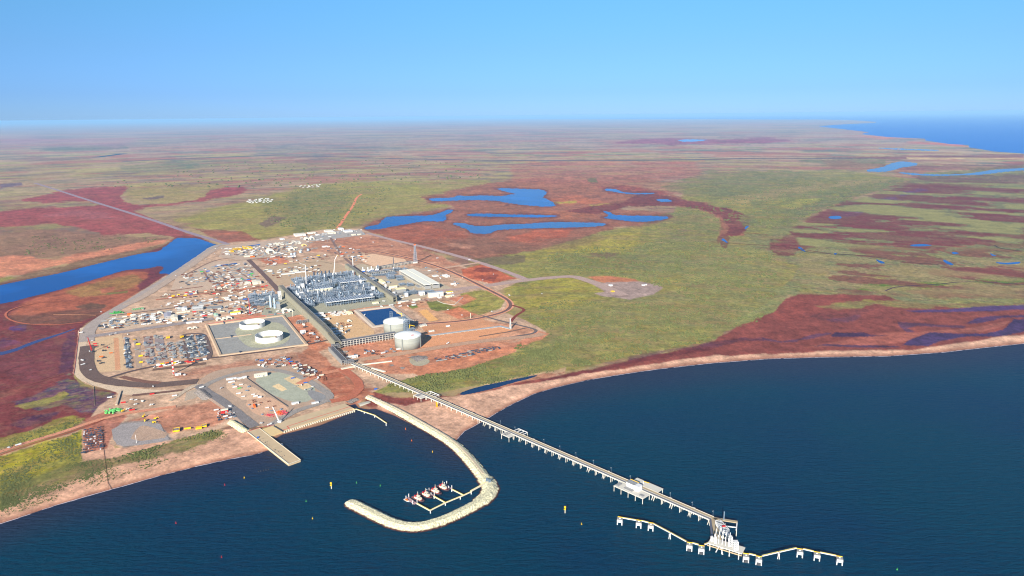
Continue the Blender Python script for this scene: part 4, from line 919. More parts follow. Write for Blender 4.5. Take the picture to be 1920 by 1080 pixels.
for i in range(len(q0) - 1):
    d = (q0[i + 1] - q0[i]).normalized(); b.bar(q0[i] + Vector((0, 0, .3)), q0[i + 1] + Vector((0, 0, .3)), 3.6, .8)
b.build('crest_road', mat('crest_gravel', (186, 170, 146), .95, var=.15), bw)
o = armour('groyne', [(433, 793), (440, 797), (448, 802), (455, 807), (462, 811)], 11, 9, 6, rock_mat('groyne_rock', (232, 214, 172), zlo=2.6, zhi=3), 8, 2, 11, 2.8, .7, True); tag(o, 'short stubby mound of pale rock beside the foot of the pier', 'rock mound')
for pts, l, hw, cr_h, sd in (([(652, 757), (662, 752), (672, 749)], 'grey-brown rock heap at the corner between wharf and shore', 10, 5.5, 1), ([(684, 748), (692, 745), (700, 744)], 'grey-brown rock heap at the root of the breakwater', 9, 5.5, 2),
  ([(374, 735), (385, 744), (392, 750)], 'dark grey boulder heap beside the triangular road junction', 16, 9, 3), ([(773, 676), (784, 673), (796, 676)], 'large round low gravel stockpile on the orange pad right of the jetty root', 30, 7, 4), ([(800, 794), (812, 790)], '', 5, 4, 5), ([(803, 792), (812, 792)], '', 4, 4, 6),
  ([(750, 693), (757, 690)], 'small grey gravel heap on the orange ground, nearer the jetty', 9, 6, 7), ([(731, 687), (738, 685)], 'flat low gravel heap left of the small grey heap beyond the jetty', 8, 4, 8)):
    if l: tag(armour('rubble_heap', pts, hw, cr_h, 3, M_ROCKG, sd, 2.5, 9, 2.9, .7), l, 'rock heap')
# grey stone point by the basin corner
tag(armour('boat_ramp', [(672, 760), (684, 757), (696, 754)], 9, 4, 12, mat('ramp_stone', (168, 164, 150), .9, var=.15), 9, 3, 9, 1, .3), 'flat grey stone spit jutting into the corner of the basin', 'boat ramp')

# ------------------------------------------------------------ wharf and pier
def slab(name, px, z0, z1, m, parent=None, label=None, cat=None):
    b = MB().quadbox([tuple(P(a[0], a[1], z1))[:2] for a in px][::-1] if True else 0, z0, z1); o = b.build(name, m, parent)
    me = o.data; import bmesh; bm = bmesh.new(); bm.from_mesh(me); bmesh.ops.recalc_face_normals(bm, faces=bm.faces); bm.to_mesh(me); bm.free()
    return tag(o, label, cat)
wh = empty('wharf', (0, 0, 0), 0, 'tan concrete wharf with a red line and notched sheet pile face', 'wharf')
slab('deck', [(531.5, 807), (661.5, 765.5), (667, 767.5), (646, 756.5), (538, 787), (515, 796)], -4, 5, CONCT, wh)
A, B = P(532, 808, 5), P(667, 767.8, 5); an, L = frame_of(A, B); b = MB(); n = 34
for k in range(n): 
    t = A.lerp(B, (k + .25) / n); b.box((t.x, t.y - 1, -4), (L / n * .5, 3.2, 8.95), an)
b.build('sheet_pile_face', CREAM, wh)
def stripe(pts, z, w, m, parent, name='painted_line'):
    b = MB()
    for i in range(len(pts) - 1): b.bar(P(pts[i][0], pts[i][1], z + .06), P(pts[i + 1][0], pts[i + 1][1], z + .06), w, .1)
    return b.build(name, m, parent)
stripe([(530.5, 806), (543, 803), (538, 799.5), (657, 762)], 5, 1.7, REDP, wh)
slab('ramp_hinge', [(514, 797.5), (531.5, 807.5), (530.5, 808.8), (512.8, 798.4)], 4.6, 6.2, DGREY, wh)
rp = slab('slipway', [(486, 806.5), (514, 797.5), (530, 808.8), (504, 818.5)], -3, 4.6, mat('slipway_sand', (208, 182, 132), .95, var=.12), None, 'tan sand-covered slipway between the wharf and the pier', 'slipway')
pr = empty('pier', (0, 0, 0), 0, 'straight concrete pier with a cream parapet reaching from the beach into the bay', 'pier')
slab('deck', [(464, 809.5), (486, 802), (563.5, 862), (541, 870)], -4, 5, CONCT, pr)
b = MB(); b.bar(P(464, 809.5, 5.6), P(541, 870, 5.6), 1.6, 1.4); b.build('parapet', CREAM, pr); b = MB(); b.bar(P(487, 803, 5.3), P(563.5, 862, 5.3), .9, .7); b.bar(P(541.5, 870, 5.3), P(563.5, 862, 5.3), 1.2, .8); b.build('edge_beam', CREAM, pr)
b = MB(); r = random.Random(5)
for k in range(46):
    f = r.uniform(.25, .8); g = r.gauss(.3, .12); q = P(464 + (541 - 464) * f, 809.5 + (870 - 809.5) * f, 5.02) .lerp(P(487 + 76.5 * f, 803 + 59 * f, 5.02), max(.05, min(.9, g))); b.box((q.x, q.y, 5.0), (r.uniform(.8, 3), r.uniform(.6, 2), .08), r.uniform(0, 3))
tag(b.build('oil_stains', DGREY, pr), kind='stuff')
stripe([(465, 809), (480, 804), (490, 801), (514, 796.5)], 5, 1.6, REDP, pr)
# basin walkway by the wharf
def walk(name, nodes, label, z=5, w=2, m=CREAM, piles=(), rail=True, cat='walkway'):
    t = empty(name, (0, 0, 0), 0, label, cat); b = MB(); c = MB()
    for i in range(len(nodes) - 1):
        A = P(*nodes[i], z); B = P(*nodes[i + 1], z); b.bar(A, B, w, 1.1); d = (B - A).normalized(); nr = Vector((-d.y, d.x, 0)) * (w / 2)
        if nr.y < 0: nr = -nr
        c.bar(A + nr + Vector((0, 0, .8)), B + nr + Vector((0, 0, .8)), .3, .6)
    b.build('deck', m, t)
    if rail: c.build('handrail', PYEL, t)
    for q in piles: A = P(q[0], q[1], z - .4); MB().bar(A, (A.x, A.y, -4), 2.0, n=8).build('pile', WH, t)
walk('mooring_walkway', [(666.5, 767), (702.5, 779), (725, 794)], 'narrow cream walkway on white piles leaving the end of the wharf', 4.5, 2, CREAM, [(683, 772.5), (702.5, 780), (724, 795)])
walk('tug_walkway', [(781, 944), (806, 957.5), (835, 943), (869, 929), (884, 922)], 'white and yellow L-shaped walkway in front of the moored tugs', 4.5, 2.2, CREAM, [(807, 958.5), (835, 944), (863, 932.5), (883.5, 923)])
walk('finger_walkway', [(813, 930.5), (834, 942.3)], 'short finger walkway between the two middle tugs', 4.4, 2, CREAM, [(814, 931)]); walk('finger_walkway', [(846.5, 917.5), (868.5, 928.4)], 'short finger walkway right of the rightmost tug', 4.4, 2, CREAM, [(847, 918)])
walk('link_bridge', [(883, 921), (912, 905)], 'twin-beam link bridge from the tug walkway to the breakwater crest', 6, 3.6, CREAM)
for px, py, l in ((913, 901.5, 'grey stair landing at the breakwater end of the link bridge'), (918, 903.5, 'pale equipment rack beside the stair landing on the breakwater')): ltower(px, py, 7, 4, 5, l, STEEL, n=2, name='landing_frame', cat='steel frame')
def pontoon(a, c, label, w=6):
    A = P(*a, 1.2); B = P(*c, 1.2); an, L = frame_of(A, B); t = empty('pontoon', (A.x, A.y, 0), an, label, 'pontoon'); MB().box((L / 2, 0, -.8), (L, w, 2)).build('deck', WET, t)
    for x, y in ((.5, w / 2 + 1), (L * .12, -w / 2 - 1), (L - .5, w / 2 + 1), (L * .9, -w / 2 - 1)): MB().bar((x, y, -4), (x, y, 7.5), 1.4, n=8).build('guide_pile', WH, t)
pontoon((763, 932.5), (779, 944), 'pinkish pontoon at the left end of the tug berth, the small orange boat beside it'); pontoon((802, 921), (812, 929), 'short pontoon squeezed between the second and third tugs', 4); pontoon((835, 908), (845, 916.5), 'short pontoon on the right side of the rightmost tug', 4)
# tugs
TUGS = {}
def tug_parts(t):
    if not TUGS:
        out = [(-16, -4.6), (-16, 4.6), (-12, 5.8), (6, 5.8), (12, 4.2), (15.5, 1.6), (16.2, 0), (15.5, -1.6), (12, -4.2), (6, -5.8), (-12, -5.8)]
        sc_ = lambda k, z: [(x * k, y * k, z + (max(0, x) / 16) ** 2 * (1.4 if z > 0 else 0)) for x, y in out]
        TUGS['hull'] = (MB().hull(sc_(.9, -1), sc_(1, 2.0)).mesh('hull', NAVY)); b = MB(); b.hull(sc_(1.02, 2.0), sc_(1.02, 2.5)); TUGS['fender'] = b.mesh('fender', DGREY)
        b = MB(); b.hull(sc_(.93, 2.4), sc_(.93, 2.6)); TUGS['deck'] = b.mesh('deck', mat('tug_deck', (150, 74, 62), .8, var=.15))
        b = MB(); b.quadbox([(-8, -3.6), (6, -3.6), (8, -2), (8, 2), (6, 3.6), (-8, 3.6)], 2.6, 5.6); TUGS['deckhouse'] = b.mesh('deckhouse', CREAM)
        b = MB(); b.quadbox([(-3, -2.8), (3, -2.8), (4.2, -1.4), (4.2, 1.4), (3, 2.8), (-3, 2.8)], 5.6, 9.0); TUGS['wheelhouse'] = b.mesh('wheelhouse', CREAM)
        TUGS['wheelhouse_window'] = MB().quadbox([(-3.08, -2.88), (3.04, -2.88), (4.3, -1.44), (4.3, 1.44), (3.04, 2.88), (-3.08, 2.88)], 7, 8.2).mesh('wheelhouse_window', GLASS)
        TUGS['mast'] = MB().bar((-1, 0, 9), (-1, 0, 17), .8, n=6).mesh('mast', CREAM); b = MB(); b.lathe((12, 0, 3.2), [(1.9, 0), (1.9, 1.4)], 12); TUGS['winch'] = b.mesh('winch', NAVY)
        for i, y in enumerate((-2.7, 2.7)): TUGS['funnel%d' % i] = MB().box((-6, y, 5.6), (2.2, 1.2, 3.6)).mesh('funnel', REDP)
        TUGS['towing_gear'] = MB().box((-12, 0, 2.6), (3, 3, 1.6)).mesh('towing_gear', DSTEEL)
    for k, me in TUGS.items(): o = bpy.data.objects.new(k.rstrip('01'), me); COL.objects.link(o); o.parent = t
A, B = P(772, 930, 0), P(794, 941.5, 0); tang = frame_of(A, B)[0]
for (px, py), l in (((784.5, 936), 'leftmost of the four dark-hulled tugs, next to the wide pinkish pontoon'), ((799.5, 929.5), 'second dark-hulled tug from the left, on the left of the short middle pontoon'), ((817, 922.5), 'third dark-hulled tug from the left, on the right of the short middle pontoon'), ((831.5, 915.5), 'rightmost of the four dark-hulled tugs in the basin')):
    q = P(px, py, 1.5); tug_parts(empty('tugboat', (q.x, q.y, 0), tang, l, 'tugboat'))
def boat(px, py, L, W, a, label, top=ORA, hull=WH, cat='boat'):
    q = P(px, py, 0); t = empty('small_boat', (q.x, q.y, 0), a, label, cat); o_ = [(-.5, -.45), (-.5, .45), (.1, .5), (.5, 0), (.1, -.5)]
    MB().hull([(x * L * .9, y * W * .8, -.5) for x, y in o_], [(x * L, y * W, 1.3) for x, y in o_]).build('hull', hull, t); MB().hull([(x * L * .5, y * W * .7, 1.31) for x, y in o_], [(x * L * .42, y * W * .6, 3.2) for x, y in o_]).build('cabin', top, t)
boat(763, 939, 15, 5, tang, 'small white boat with orange top at the left end of the tug berth'); boat(528.5, 834.5, 13, 5, math.radians(-45), 'small white workboat lying beside the pier', WH)
# buoys and beacons
def buoy(px, py, m, label, h=2.6, r_=1.05):
    q = P(px, py, .5); t = empty('buoy', (q.x, q.y, 0), 0, label, 'buoy'); MB().lathe((0, 0, -.5), [(r_, 0), (r_, 1.4), (r_ * .5, 1.8)], 10).build('float', m, t); MB().lathe((0, 0, 1.3), [(r_ * .5, 0), (.2, h)], 8).build('topmark', m, t)
for px, py, m, l in ((668.5, 905.5, GRE, 'small green buoy left of the tug basin, the left one of two'), (713, 911, GRE, 'small green buoy left of the tug berth, the right one of two'), (772, 826.5, ORA, 'small orange buoy in the middle of the basin'), (811, 847.5, YEL, 'small yellow buoy near the inner side of the breakwater'),
  (760.5, 804.5, ORA, 'small orange buoy close under the straight part of the breakwater'), (421.5, 909.5, REDP, 'small red buoy off the left-hand beach'), (330, 981, REDP, 'small red buoy far left in the open bay'), (415.5, 1045, REDP, 'small red buoy near the lower left of the bay'),
  (574, 940, GRE, 'tiny green buoy left of the breakwater tip'), (586, 972.5, YEL, 'tiny pale buoy below and left of the breakwater tip'), (1090.5, 983, YEL, 'small yellow buoy between the breakwater and the dolphins'), (1682, 1068, GRE, 'small white and green buoy at the lower right of the bay'), (458, 896, YEL, 'tiny yellow buoy off the left beach near the pier')): buoy(px, py, m, l)
for px, py, l in ((621.5, 916.5, 'tall yellow beacon on a white pile left of the basin entrance'), (1059.5, 962, 'tall yellow beacon on a white pile out in the bay right of the breakwater')):
    q = P(px, py, 0); t = empty('beacon', (q.x, q.y, 0), 0, l, 'beacon'); MB().bar((0, 0, -4), (0, 0, 7), 1.5, n=8).build('pile', CREAM, t); MB().box((-.6, 0, 7), (3.6, 2.6, .8)).build('lower_platform', YEL, t); MB().box((0, 0, 7.8), (1.4, 1.4, 4)).build('mast', YEL, t); MB().box((-.2, 0, 11.8), (3.4, 2.4, 1.8)).build('lantern_box', YEL, t)
q = P(495, 883, 0); t = empty('pile_row', (q.x, q.y, 0), math.radians(25), 'row of dark old pile stumps in the water left of the pier', 'pile stumps'); b = MB()
for k in range(5): b.bar((k * 5 - 11, 0, -4), (k * 5 - 11, 0, 2.6), 1.4, n=6)
b.build('stumps', DGREY, t)
# ------------------------------------------------------------ the gas plant
UA = math.radians(26.8); UX = Vector((math.cos(UA), math.sin(UA), 0)); VX = Vector((math.sin(UA), -math.cos(UA), 0)); PO = P(525, 545)
def G(u, v, z=GZ + .2): q = PO + UX * u + VX * v; q.z = z; return q       # plant grid: u along the trains, v along the racks, towards the shore
def new(name, me, parent): o = bpy.data.objects.new(name, me); COL.objects.link(o); o.parent = parent; return o
OCC = []
def occ(p, r): OCC.append((p.x, p.y, r))
def free(p, r):
    for x, y, q in OCC:
        if (x - p.x) ** 2 + (y - p.y) ** 2 < (q + r) ** 2: return False
    return True
# pipe racks
def rack(a, c, w, h, label, clad=0, pipes=5, step=6, tiers=2, m=BEIGE, z0=GZ, name='pipe_rack'):
    A = P(*a, GZ); B = P(*c, GZ); an, L = frame_of(A, B); t = empty(name, (A.x, A.y, z0), an, label, 'pipe rack'); n = max(2, int(L / step))
    b = MB()
    for i in range(n + 1):
        x = L * i / n
        for y in (-w / 2, w / 2): b.box((x, y, 0), (1, 1, h))
        for k in range(tiers): b.box((x, 0, h * (k + 1) / tiers - 1), (.8, w - 1, 1))
    for y in (-w / 2, w / 2):
        for k in range(tiers): b.box((L / 2, y, h * (k + 1) / tiers - .9), (L, .7, .9))
    b.build('frame', m, t)
    if clad:
        for y in (-w / 2 - .62, w / 2 + .62):
            c_ = MB().box((L / 2, y, 2.2), (L, .3, h - 4.2))
            for i in range(n): c_.box((L * (i + .5) / n, y * 1.035, 2.6), (L / n - 2.4, .5, h - 5))
            c_.build('side_panel', m, t)
    p = MB()
    for k in range(tiers):
        for j in range(pipes): y = -w / 2 + w * (j + .7) / (pipes + .4); p.bar((0, y, h * (k + 1) / tiers + .6), (L, y, h * (k + 1) / tiers + .6), random.Random(j + k).uniform(.6, 1.3), n=5)
    p.build('pipes', PIPE if k else STEEL, t)
    q = MB().box((L / 2, w / 2 - 1, h + 1.6), (L, 1.4, .8)); q.build('cable_tray', GREY, t)
    for i in range(0, n + 1, 2): occ(A.lerp(B, i / n), w * .7)
    return t
rack((527, 547), (605, 622), 17, 27, 'tall beige clad pipe rack running down past the process trains', 1); rack((605.5, 622.5), (620, 638), 17, 28, 'short taller section of the beige clad pipe rack beside the three white sheds', 1)
rack((620.5, 638.5), (634, 654), 17, 25, 'last section of the beige clad pipe rack before the corner', 1); rack((621, 658), (646, 684), 15, 14, 'lower grey pipe rack stepping down from the corner to the jetty root', 0, 6, m=GREY)
rack((622, 656), (637, 654), 14, 15, 'short cross rack at the corner of the clad rack', 0, m=GREY, step=5); rack((646, 683), (664, 681.5), 12, 11, 'short grey rack joining the stepped rack to the jetty root', 0, m=GREY, step=5)
rack((640, 651), (742, 634), 16, 20, 'pale latticed pipe rack running from the clad rack to the tank pair', 0, 7, 9, 3, CONC); rack((650, 503), (741, 567), 15, 22, 'second beige clad pipe rack, right of the process trains', 1)
rack((686, 518), (738, 511), 14, 14, 'pipe rack crossing right from the second clad rack', 0, 5, 8, m=CONC); rack((709, 505), (773, 494), 11, 12, 'pipe rack running out to the tall flare tower', 0, 5, 8, m=CONC); rack((556, 608), (583, 603), 8, 8, 'low pipe bridge from the open-topped tanks to the clad rack', 0, 3, m=GREY); rack((800, 632), (937, 614), 6, 3.5, 'long low white pipe rack running out to the small flare stack', 0, 4, 14, 1, CONC); rack((937, 613.5), (956, 618), 6, 3.5, 'short angled end of the low white pipe rack by the small flare stack', 0, 4, 12, 1, CONC)
rack((738, 556), (777, 549.5), 10, 8, 'low dark pipe rack linking the yellow-roofed shed to the white cube', 0, 4, 8, m=GREY)

# process modules
PM = []
def proto_module(seed, w=42, d=33):
    r = random.Random(seed); out = []; h = r.choice((9, 12, 15, 18, 22))
    b = MB(); mkrack(b, -w / 2, w / 2, -d / 2, d / 2, 0, h, r.choice((6, 7, 8)), 4, r.choice((2, 3)), .9)
    out.append(('frame', b.mesh('frame', STEEL)))
    b = MB()
    for k in range(26):
        z = r.choice((h * .4, h * .7, h + .8)) + r.uniform(-1, 1); 
        if r.random() < .55: y = r.uniform(-d / 2, d / 2); b.bar((-w / 2 * r.uniform(.2, 1), y, z), (w / 2 * r.uniform(.2, 1), y, z), r.uniform(.8, 1.7), n=5)
        else: x = r.uniform(-w / 2, w / 2); b.bar((x, -d / 2 * r.uniform(.2, 1), z), (x, d / 2 * r.uniform(.2, 1), z), r.uniform(.8, 1.7), n=5)
    out.append(('pipework', b.mesh('pipework', mat('pale_pipe', (160, 168, 178), .4, .3, .1))))
    for k in range(r.choice((2, 3, 4))):
        x, y = r.uniform(-w / 2 + 4, w / 2 - 4), r.uniform(-d / 2 + 4, d / 2 - 4)
        if r.random() < .5: b = MB(); rr_ = r.uniform(1.5, 2.8); H = h + r.uniform(4, 16); b.lathe((x, y, 0), [(rr_, 0), (rr_, H - rr_), (rr_ * .7, H - .5), (.2, H)], 10); out.append(('column', b.mesh('column', r.choice((STEEL, WH, GREY)))))
        else: b = MB(); L = r.uniform(8, 15); b.bar((x - L / 2 if x > 0 else x, y, h * .5), (x + L / 2 if x < 0 else x, y, h * .5), r.uniform(3, 4.6), n=10); out.append(('vessel', b.mesh('vessel', r.choice((STEEL, GREY, WH)))))
    b = MB(); b.box((r.uniform(-8, 8), r.uniform(-6, 6), h * .66), (w * .55, d * .4, .5)); out.append(('deck', b.mesh('deck', DSTEEL)))
    b = MB(); b.box((r.uniform(-12, 12), r.uniform(-8, 8), 0), (r.uniform(6, 11), r.uniform(5, 9), r.uniform(5, 9))); out.append(('equipment_box', b.mesh('equipment_box', r.choice((WH, DGREY, DSTEEL, GREY)))))
    b = MB()
    for k in range(6): b.box((r.uniform(-w / 2, w / 2), r.uniform(-d / 2, d / 2), r.uniform(0, h)), (r.uniform(2, 7), r.uniform(2, 5), r.uniform(2, 4)))
    out.append(('machinery', b.mesh('machinery', r.choice((DSTEEL, DGREY, STEEL)))))
    return out, h
for i in range(9): PM.append(proto_module(100 + i))
# air cooler proto: long roof of slats on legs
def cooler(u0, u1, v0, v1, h, label, m=STEEL):
    q = G((u0 + u1) / 2, (v0 + v1) / 2); t = empty('air_cooler_bank', q, UA, label, 'air cooler'); w = u1 - u0; d = abs(v1 - v0); b = MB(); n = int(w / 9)
    for i in range(n + 1):
        for y in (-d / 2, -d / 6, d / 6, d / 2): b.box((-w / 2 + w * i / n, y, 0), (1.1, 1.1, h))
    for y in (-d / 2, d / 2):
        for z in (h * .45, h - 1.2): b.box((0, y, z), (w, 1, 1.2))
    b.build('legs', m, t); MB().box((0, 0, h), (w + 2, d + 2, 1.6)).build('plenum', mat('cooler_plenum', (104, 114, 128), .7, var=.1), t)
    for i in range(int(w / 10)): MB().box((-w / 2 + 5 + i * 10, 0, h + 1.6), (4.2, d + 3, 1.5)).build('fan_deck', mat('cooler_deck', (150, 160, 172), .5, .1, .08), t)
    MB().box((0, -d / 2 - 1.7, h - .6), (w + 3, .8, 2)).build('front_walkway', WH, t)
    r = random.Random(int(u0))
    for k in range(int(w / 5)): MB().box((-w / 2 + k * 5 + 2, r.uniform(-d / 2, 0), 0), (2.8, 2.6, r.uniform(3, h * .7))).build('pump', r.choice((DSTEEL, GREY)), t)
    for k in range(int(w / 20) + 1): occ(G(u0 + k * 20, (v0 + v1) / 2), d / 2)
cooler(112, 296, 318, 360, 17, 'long slatted air cooler bank along the front edge of the process trains'); cooler(235, 392, 20, 62, 18, 'long slatted air cooler bank across the rear process train'); cooler(118, 190, 95, 125, 17, 'short slatted air cooler bank left of the dark compressor row'); cooler(60, 130, 330, 352, 10, 'small low cooler bank left of the front cooler bank') if 0 else None
# long twin roofs to the right
for k, (u0, u1, l) in enumerate(((532, 560, 'left one of the two long pale cooler roofs right of the trains'), (566, 596, 'right one of the two long pale cooler roofs right of the trains'))):
    q = G((u0 + u1) / 2, 120); t = empty('long_cooler_roof', q, UA, l, 'cooler building'); w = u1 - u0
    b = MB()
    for i in range(31):
        for y in (-1, 1): b.box((y * w / 2, -165 + 11 * i, 0), (1, 1, 20))
    for z in (9, 19): 
        for y in (-1, 1): b.box((y * w / 2, 0, z), (.8, 331, 1))
    b.build('legs', CONC, t); MB().box((0, 0, 20), (w + 1, 332, 2)).build('roof', mat('pale_grey_roof', (222, 220, 204), .6, var=.04), t)
    b = MB(); b.box((0, -165, 2), (w - 2, 1, 14)); b.build('end_lattice', GREY, t); MB().box((0, 0, 8), (w - 3, 320, 3)).build('duct', DSTEEL, t)
    for v in range(-40, 300, 20): occ(G((u0 + u1) / 2, v), 20)
r = random.Random(31); cnt = 0
GRP = {'a': ('grey steel process module packed with pipes and vessels in the front process train', 'modules of the front process train'), 'b': ('grey steel process module packed with pipes and vessels in the rear process train', 'modules of the rear process train'),
  'c': ('small grey process module among the pipes between the second clad rack and the flare', 'modules towards the tall flare'), 'd': ('dense blue-grey module of the power block left of the clad rack', 'modules of the power block')}
def put_module(u, v, g, s=1.0, k=None, hs=1.0, lab=None):
    parts, h = PM[(k if k is not None else r.randrange(9))]; q = G(u, v)
    t = empty('process_module', q, UA + (math.pi if r.random() < .5 else 0), lab or GRP[g][0], 'process module', GRP[g][1]); t.scale = (s, s, hs)
    for n_, me in parts: new(n_, me, t)
    occ(q, 20 * s)
for jr, v in enumerate(range(-150, 345, 36)):
    kc = 0
    for u in range(52, 366, 45):
        q = G(u + r.uniform(-2, 2), v)
        if (95 < u < 310 and v > 300) or (215 < u and 10 < v < 75) or (100 < u < 205 and 80 < v < 140) or v in () : continue
        if v < -40 and u < 60: continue
        put_module(u, v, 'a' if v > 150 else 'b', 1, None, r.uniform(.8, 1.15), 'grey process module, %s from the left in the %s module row from the back' % (ORD[kc], ORD[jr])); kc += 1
# dark compressor row and other landmarks
for k in range(6):
    q = G(215 + k * 17, 128); t = empty('exhaust_stack', q, UA, ORD[k] + ' dark exhaust stack from the left in the row of six between the trains', 'exhaust stack', 'row of six exhaust stacks')
    MB().box((0, 0, 0), (9, 9, 20)).build('filter_house', STEEL, t); MB().lathe((0, 6, 0), [(3, 0), (3, 24), (2.4, 30)], 10).build('stack', DSTEEL, t)
for k in range(5):
    q = G(175 + k * 17, -165); t = empty('dark_column', q, UA, ORD[k] + ' slim dark column from the left, of five behind the rear train', 'column', 'row of five dark columns'); MB().lathe((0, 0, 0), [(3.6, 0), (3.6, 26), (1, 30)], 10).build('shell', DSTEEL, t)
    b = MB(); b.box((0, 0, 0), (12, 3, 12)); b.build('base_frame', DGREY, t)
def bldg(px, py, w, d, h, label, wall=WH, roof=None, cat='building', ridge=0, a=None, name='building', door=1, z=None, extra=None):
    """w along the trains, d across them; px, py = middle of the footprint"""
    q = P(px, py) if z is None else P(px, py, z); t = empty(name, q, UA if a is None else a, label, cat)
    MB().box((0, 0, 0), (w, d, h)).build('wall', wall, t); roof = roof or wall; b = MB()
    if ridge > 0:
        x0, y0 = w / 2 + .4, d / 2 + .4; k = 0
        if w >= d: b.v = [(-x0, -y0, h), (x0, -y0, h), (x0, 0, h + ridge), (-x0, 0, h + ridge), (-x0, y0, h), (x0, y0, h)]; b.f = [(0, 1, 2, 3), (3, 2, 5, 4), (0, 3, 4), (1, 5, 2), (0, 4, 5, 1)]
        else: b.v = [(-x0, -y0, h), (-x0, y0, h), (0, y0, h + ridge), (0, -y0, h + ridge), (x0, -y0, h), (x0, y0, h)]; b.f = [(0, 3, 2, 1), (3, 4, 5, 2), (0, 4, 3), (1, 2, 5), (0, 1, 5, 4)]
    else: b.box((0, 0, h), (w + .6, d + .6, .6))
    b.build('roof', roof, t)
    if door: MB().box((w * .2, -d / 2 - .12, 0), (min(5, w * .3), .24, h * .6)).build('door', GREY, t)
    if w > 14 and not extra:
        b = MB()
        for i in range(int(w / 5)): b.box((-w / 2 + 2.5 + i * 5, -d / 2 - .1, h * .62), (2.2, .2, h * .18))
        b.build('window_band', GLASS, t)
    occ(q, max(w, d) * .5); return t
def tent(px, py, w, d, h, label, m=CREAM, a=None, cat='tent shelter'):
    q = P(px, py); t = empty('tent_shelter', q, UA if a is None else a, label, cat); b = MB(); n = 10; k = 0
    pts = lambda y: [(-math.cos(math.pi * i / n) * w / 2, y, (math.sin(math.pi * i / n) ** .8) * h) for i in range(n + 1)]
    b.hull(pts(-d / 2), pts(d / 2)); b.build('fabric', m, t); b = MB()
    for j in range(max(2, int(d / 7)) + 1):
        y = -d / 2 + d * j / max(2, int(d / 7)); c_ = pts(y)
        for i in range(n): b.bar((c_[i][0] * 1.01, y, c_[i][2] * 1.01), (c_[i + 1][0] * 1.01, y, c_[i + 1][2] * 1.01), .35)
    b.build('ribs', WH, t); MB().box((0, -d / 2 - .1, 0), (w * .5, .3, h * .6)).build('opening', DGREY, t); occ(q, max(w, d) / 2)
for args in (
 (700, 549, 13, 12, 26, 'white stair block at the right end between the two trains'), (697.5, 562, 9, 9, 24, 'white electrical tower at the right end of the front cooler bank'), (676, 534, 9, 10, 22, 'white slim block right of the rear cooler bank'),
 (566, 560, 13, 11, 27, 'right-hand white filter house at the left end of the trains'), (557.5, 561, 9, 9, 25, 'left-hand cream-topped filter house at the left end of the trains'), (568, 545, 13, 12, 30, 'white square tower block in the middle of the rear train, left side'), (561, 547, 8, 9, 24, 'pale blue-grey block left of the white square tower block')):
    bldg(*args)
bldg(602, 548.5, 95, 12, 12, 'long low yellow-roofed corridor building between the two trains', CREAM, ROOFY, extra=1, z=GZ + 6)
bldg(704, 569.5, 22, 12, 6, 'low yellow-roofed hut right of the front cooler bank', CREAM, ROOFY); bldg(698, 526, 26, 16, 7, 'white shed directly right of the second clad rack', WH)
bldg(716, 530, 14, 62, 9, 'long pale yellow-roofed building running beside the second clad rack', CREAM, ROOFY, extra=1); bldg(728, 531, 12, 20, 6, 'grey-blue roofed hut right of the long yellow-roofed building', GREY, mat('grey_blue_roof', (140, 160, 184), .6, var=.05)); bldg(723, 541, 6, 10, 18, 'tall narrow white block at the end of the long yellow-roofed building')
bldg(737, 540, 34, 10, 9, 'narrow pale roof with shadowed side behind the big yellow roof', CREAM, ROOFY, extra=1); bldg(751, 549, 40, 28, 18, 'big square building with a flat yellow roof above grey machinery', GREY, ROOFY, extra=1)
bldg(791, 553, 20, 20, 13, 'white cube-shaped building standing alone at the road'); bldg(756, 566, 40, 12, 5, 'low pale plinth building beneath the fin-fan row', CONC, GREY, extra=1)
bldg(784, 538, 15, 40, 5, 'low grey shelter in front of the twin cooler roofs', GREY); bldg(817, 556, 60, 18, 18, 'white latticed end block of the twin cooler roofs', CONC, mat('lattice_top', (170, 178, 184), .6, var=.2), extra=1, z=GZ)
for px, py, rr_, h, l in ((739, 552.5, 7, 11, 'white drum tank left of the big yellow roof, the rear one'), (741, 558, 7.5, 11, 'white drum tank left of the big yellow roof, the front one'), (762.5, 556, 8, 14, 'white drum tank right of the big yellow roof'),
  (485.5, 561.5, 5, 12, 'small white tank left of the power block'), (546.5, 478, 6, 9, 'grey silver tank left of the pair near the domed tents'), (552.5, 477.5, 6, 9, 'grey silver tank right of the pair near the domed tents'), (563.5, 474, 7, 10, 'blue-grey tank right of the silver pair'), (578, 470.5, 7, 10, 'blue-grey tank farthest right of the northern tanks'), (663, 527, 3, 14, 'slim white vessel behind the rear cooler bank')):
    q = P(px, py); t = empty('storage_drum', q, 0, l, 'storage tank'); MB().lathe((0, 0, 0), [(rr_, 0), (rr_, h)], 20).build('shell', WH if 'white' in l else mat('silver_shell', (176, 192, 206), .4, .3, .05), t); MB().lathe((0, 0, h), [(rr_ + .2, 0), (rr_ * .5, rr_ * .18), (.1, rr_ * .25)], 20).build('roof', WH, t); occ(q, rr_)
r = random.Random(77)
for u, v, s in ((420, -110, .8), (455, -110, .8), (490, -115, .8), (430, -75, .8), (470, -70, .8), (505, -75, .8), (545, -130, .8), (585, -150, .8), (480, -20, .8), (512, 10, .7), (500, 60, .7), (440, 330, .6), (465, 330, .6), (490, 325, .6), (515, 325, .6), (540, 330, .6), (470, 20, .7), (475, 160, .6), (500, 190, .6)): put_module(u, v, 'c', s, None, r.uniform(.5, .8))
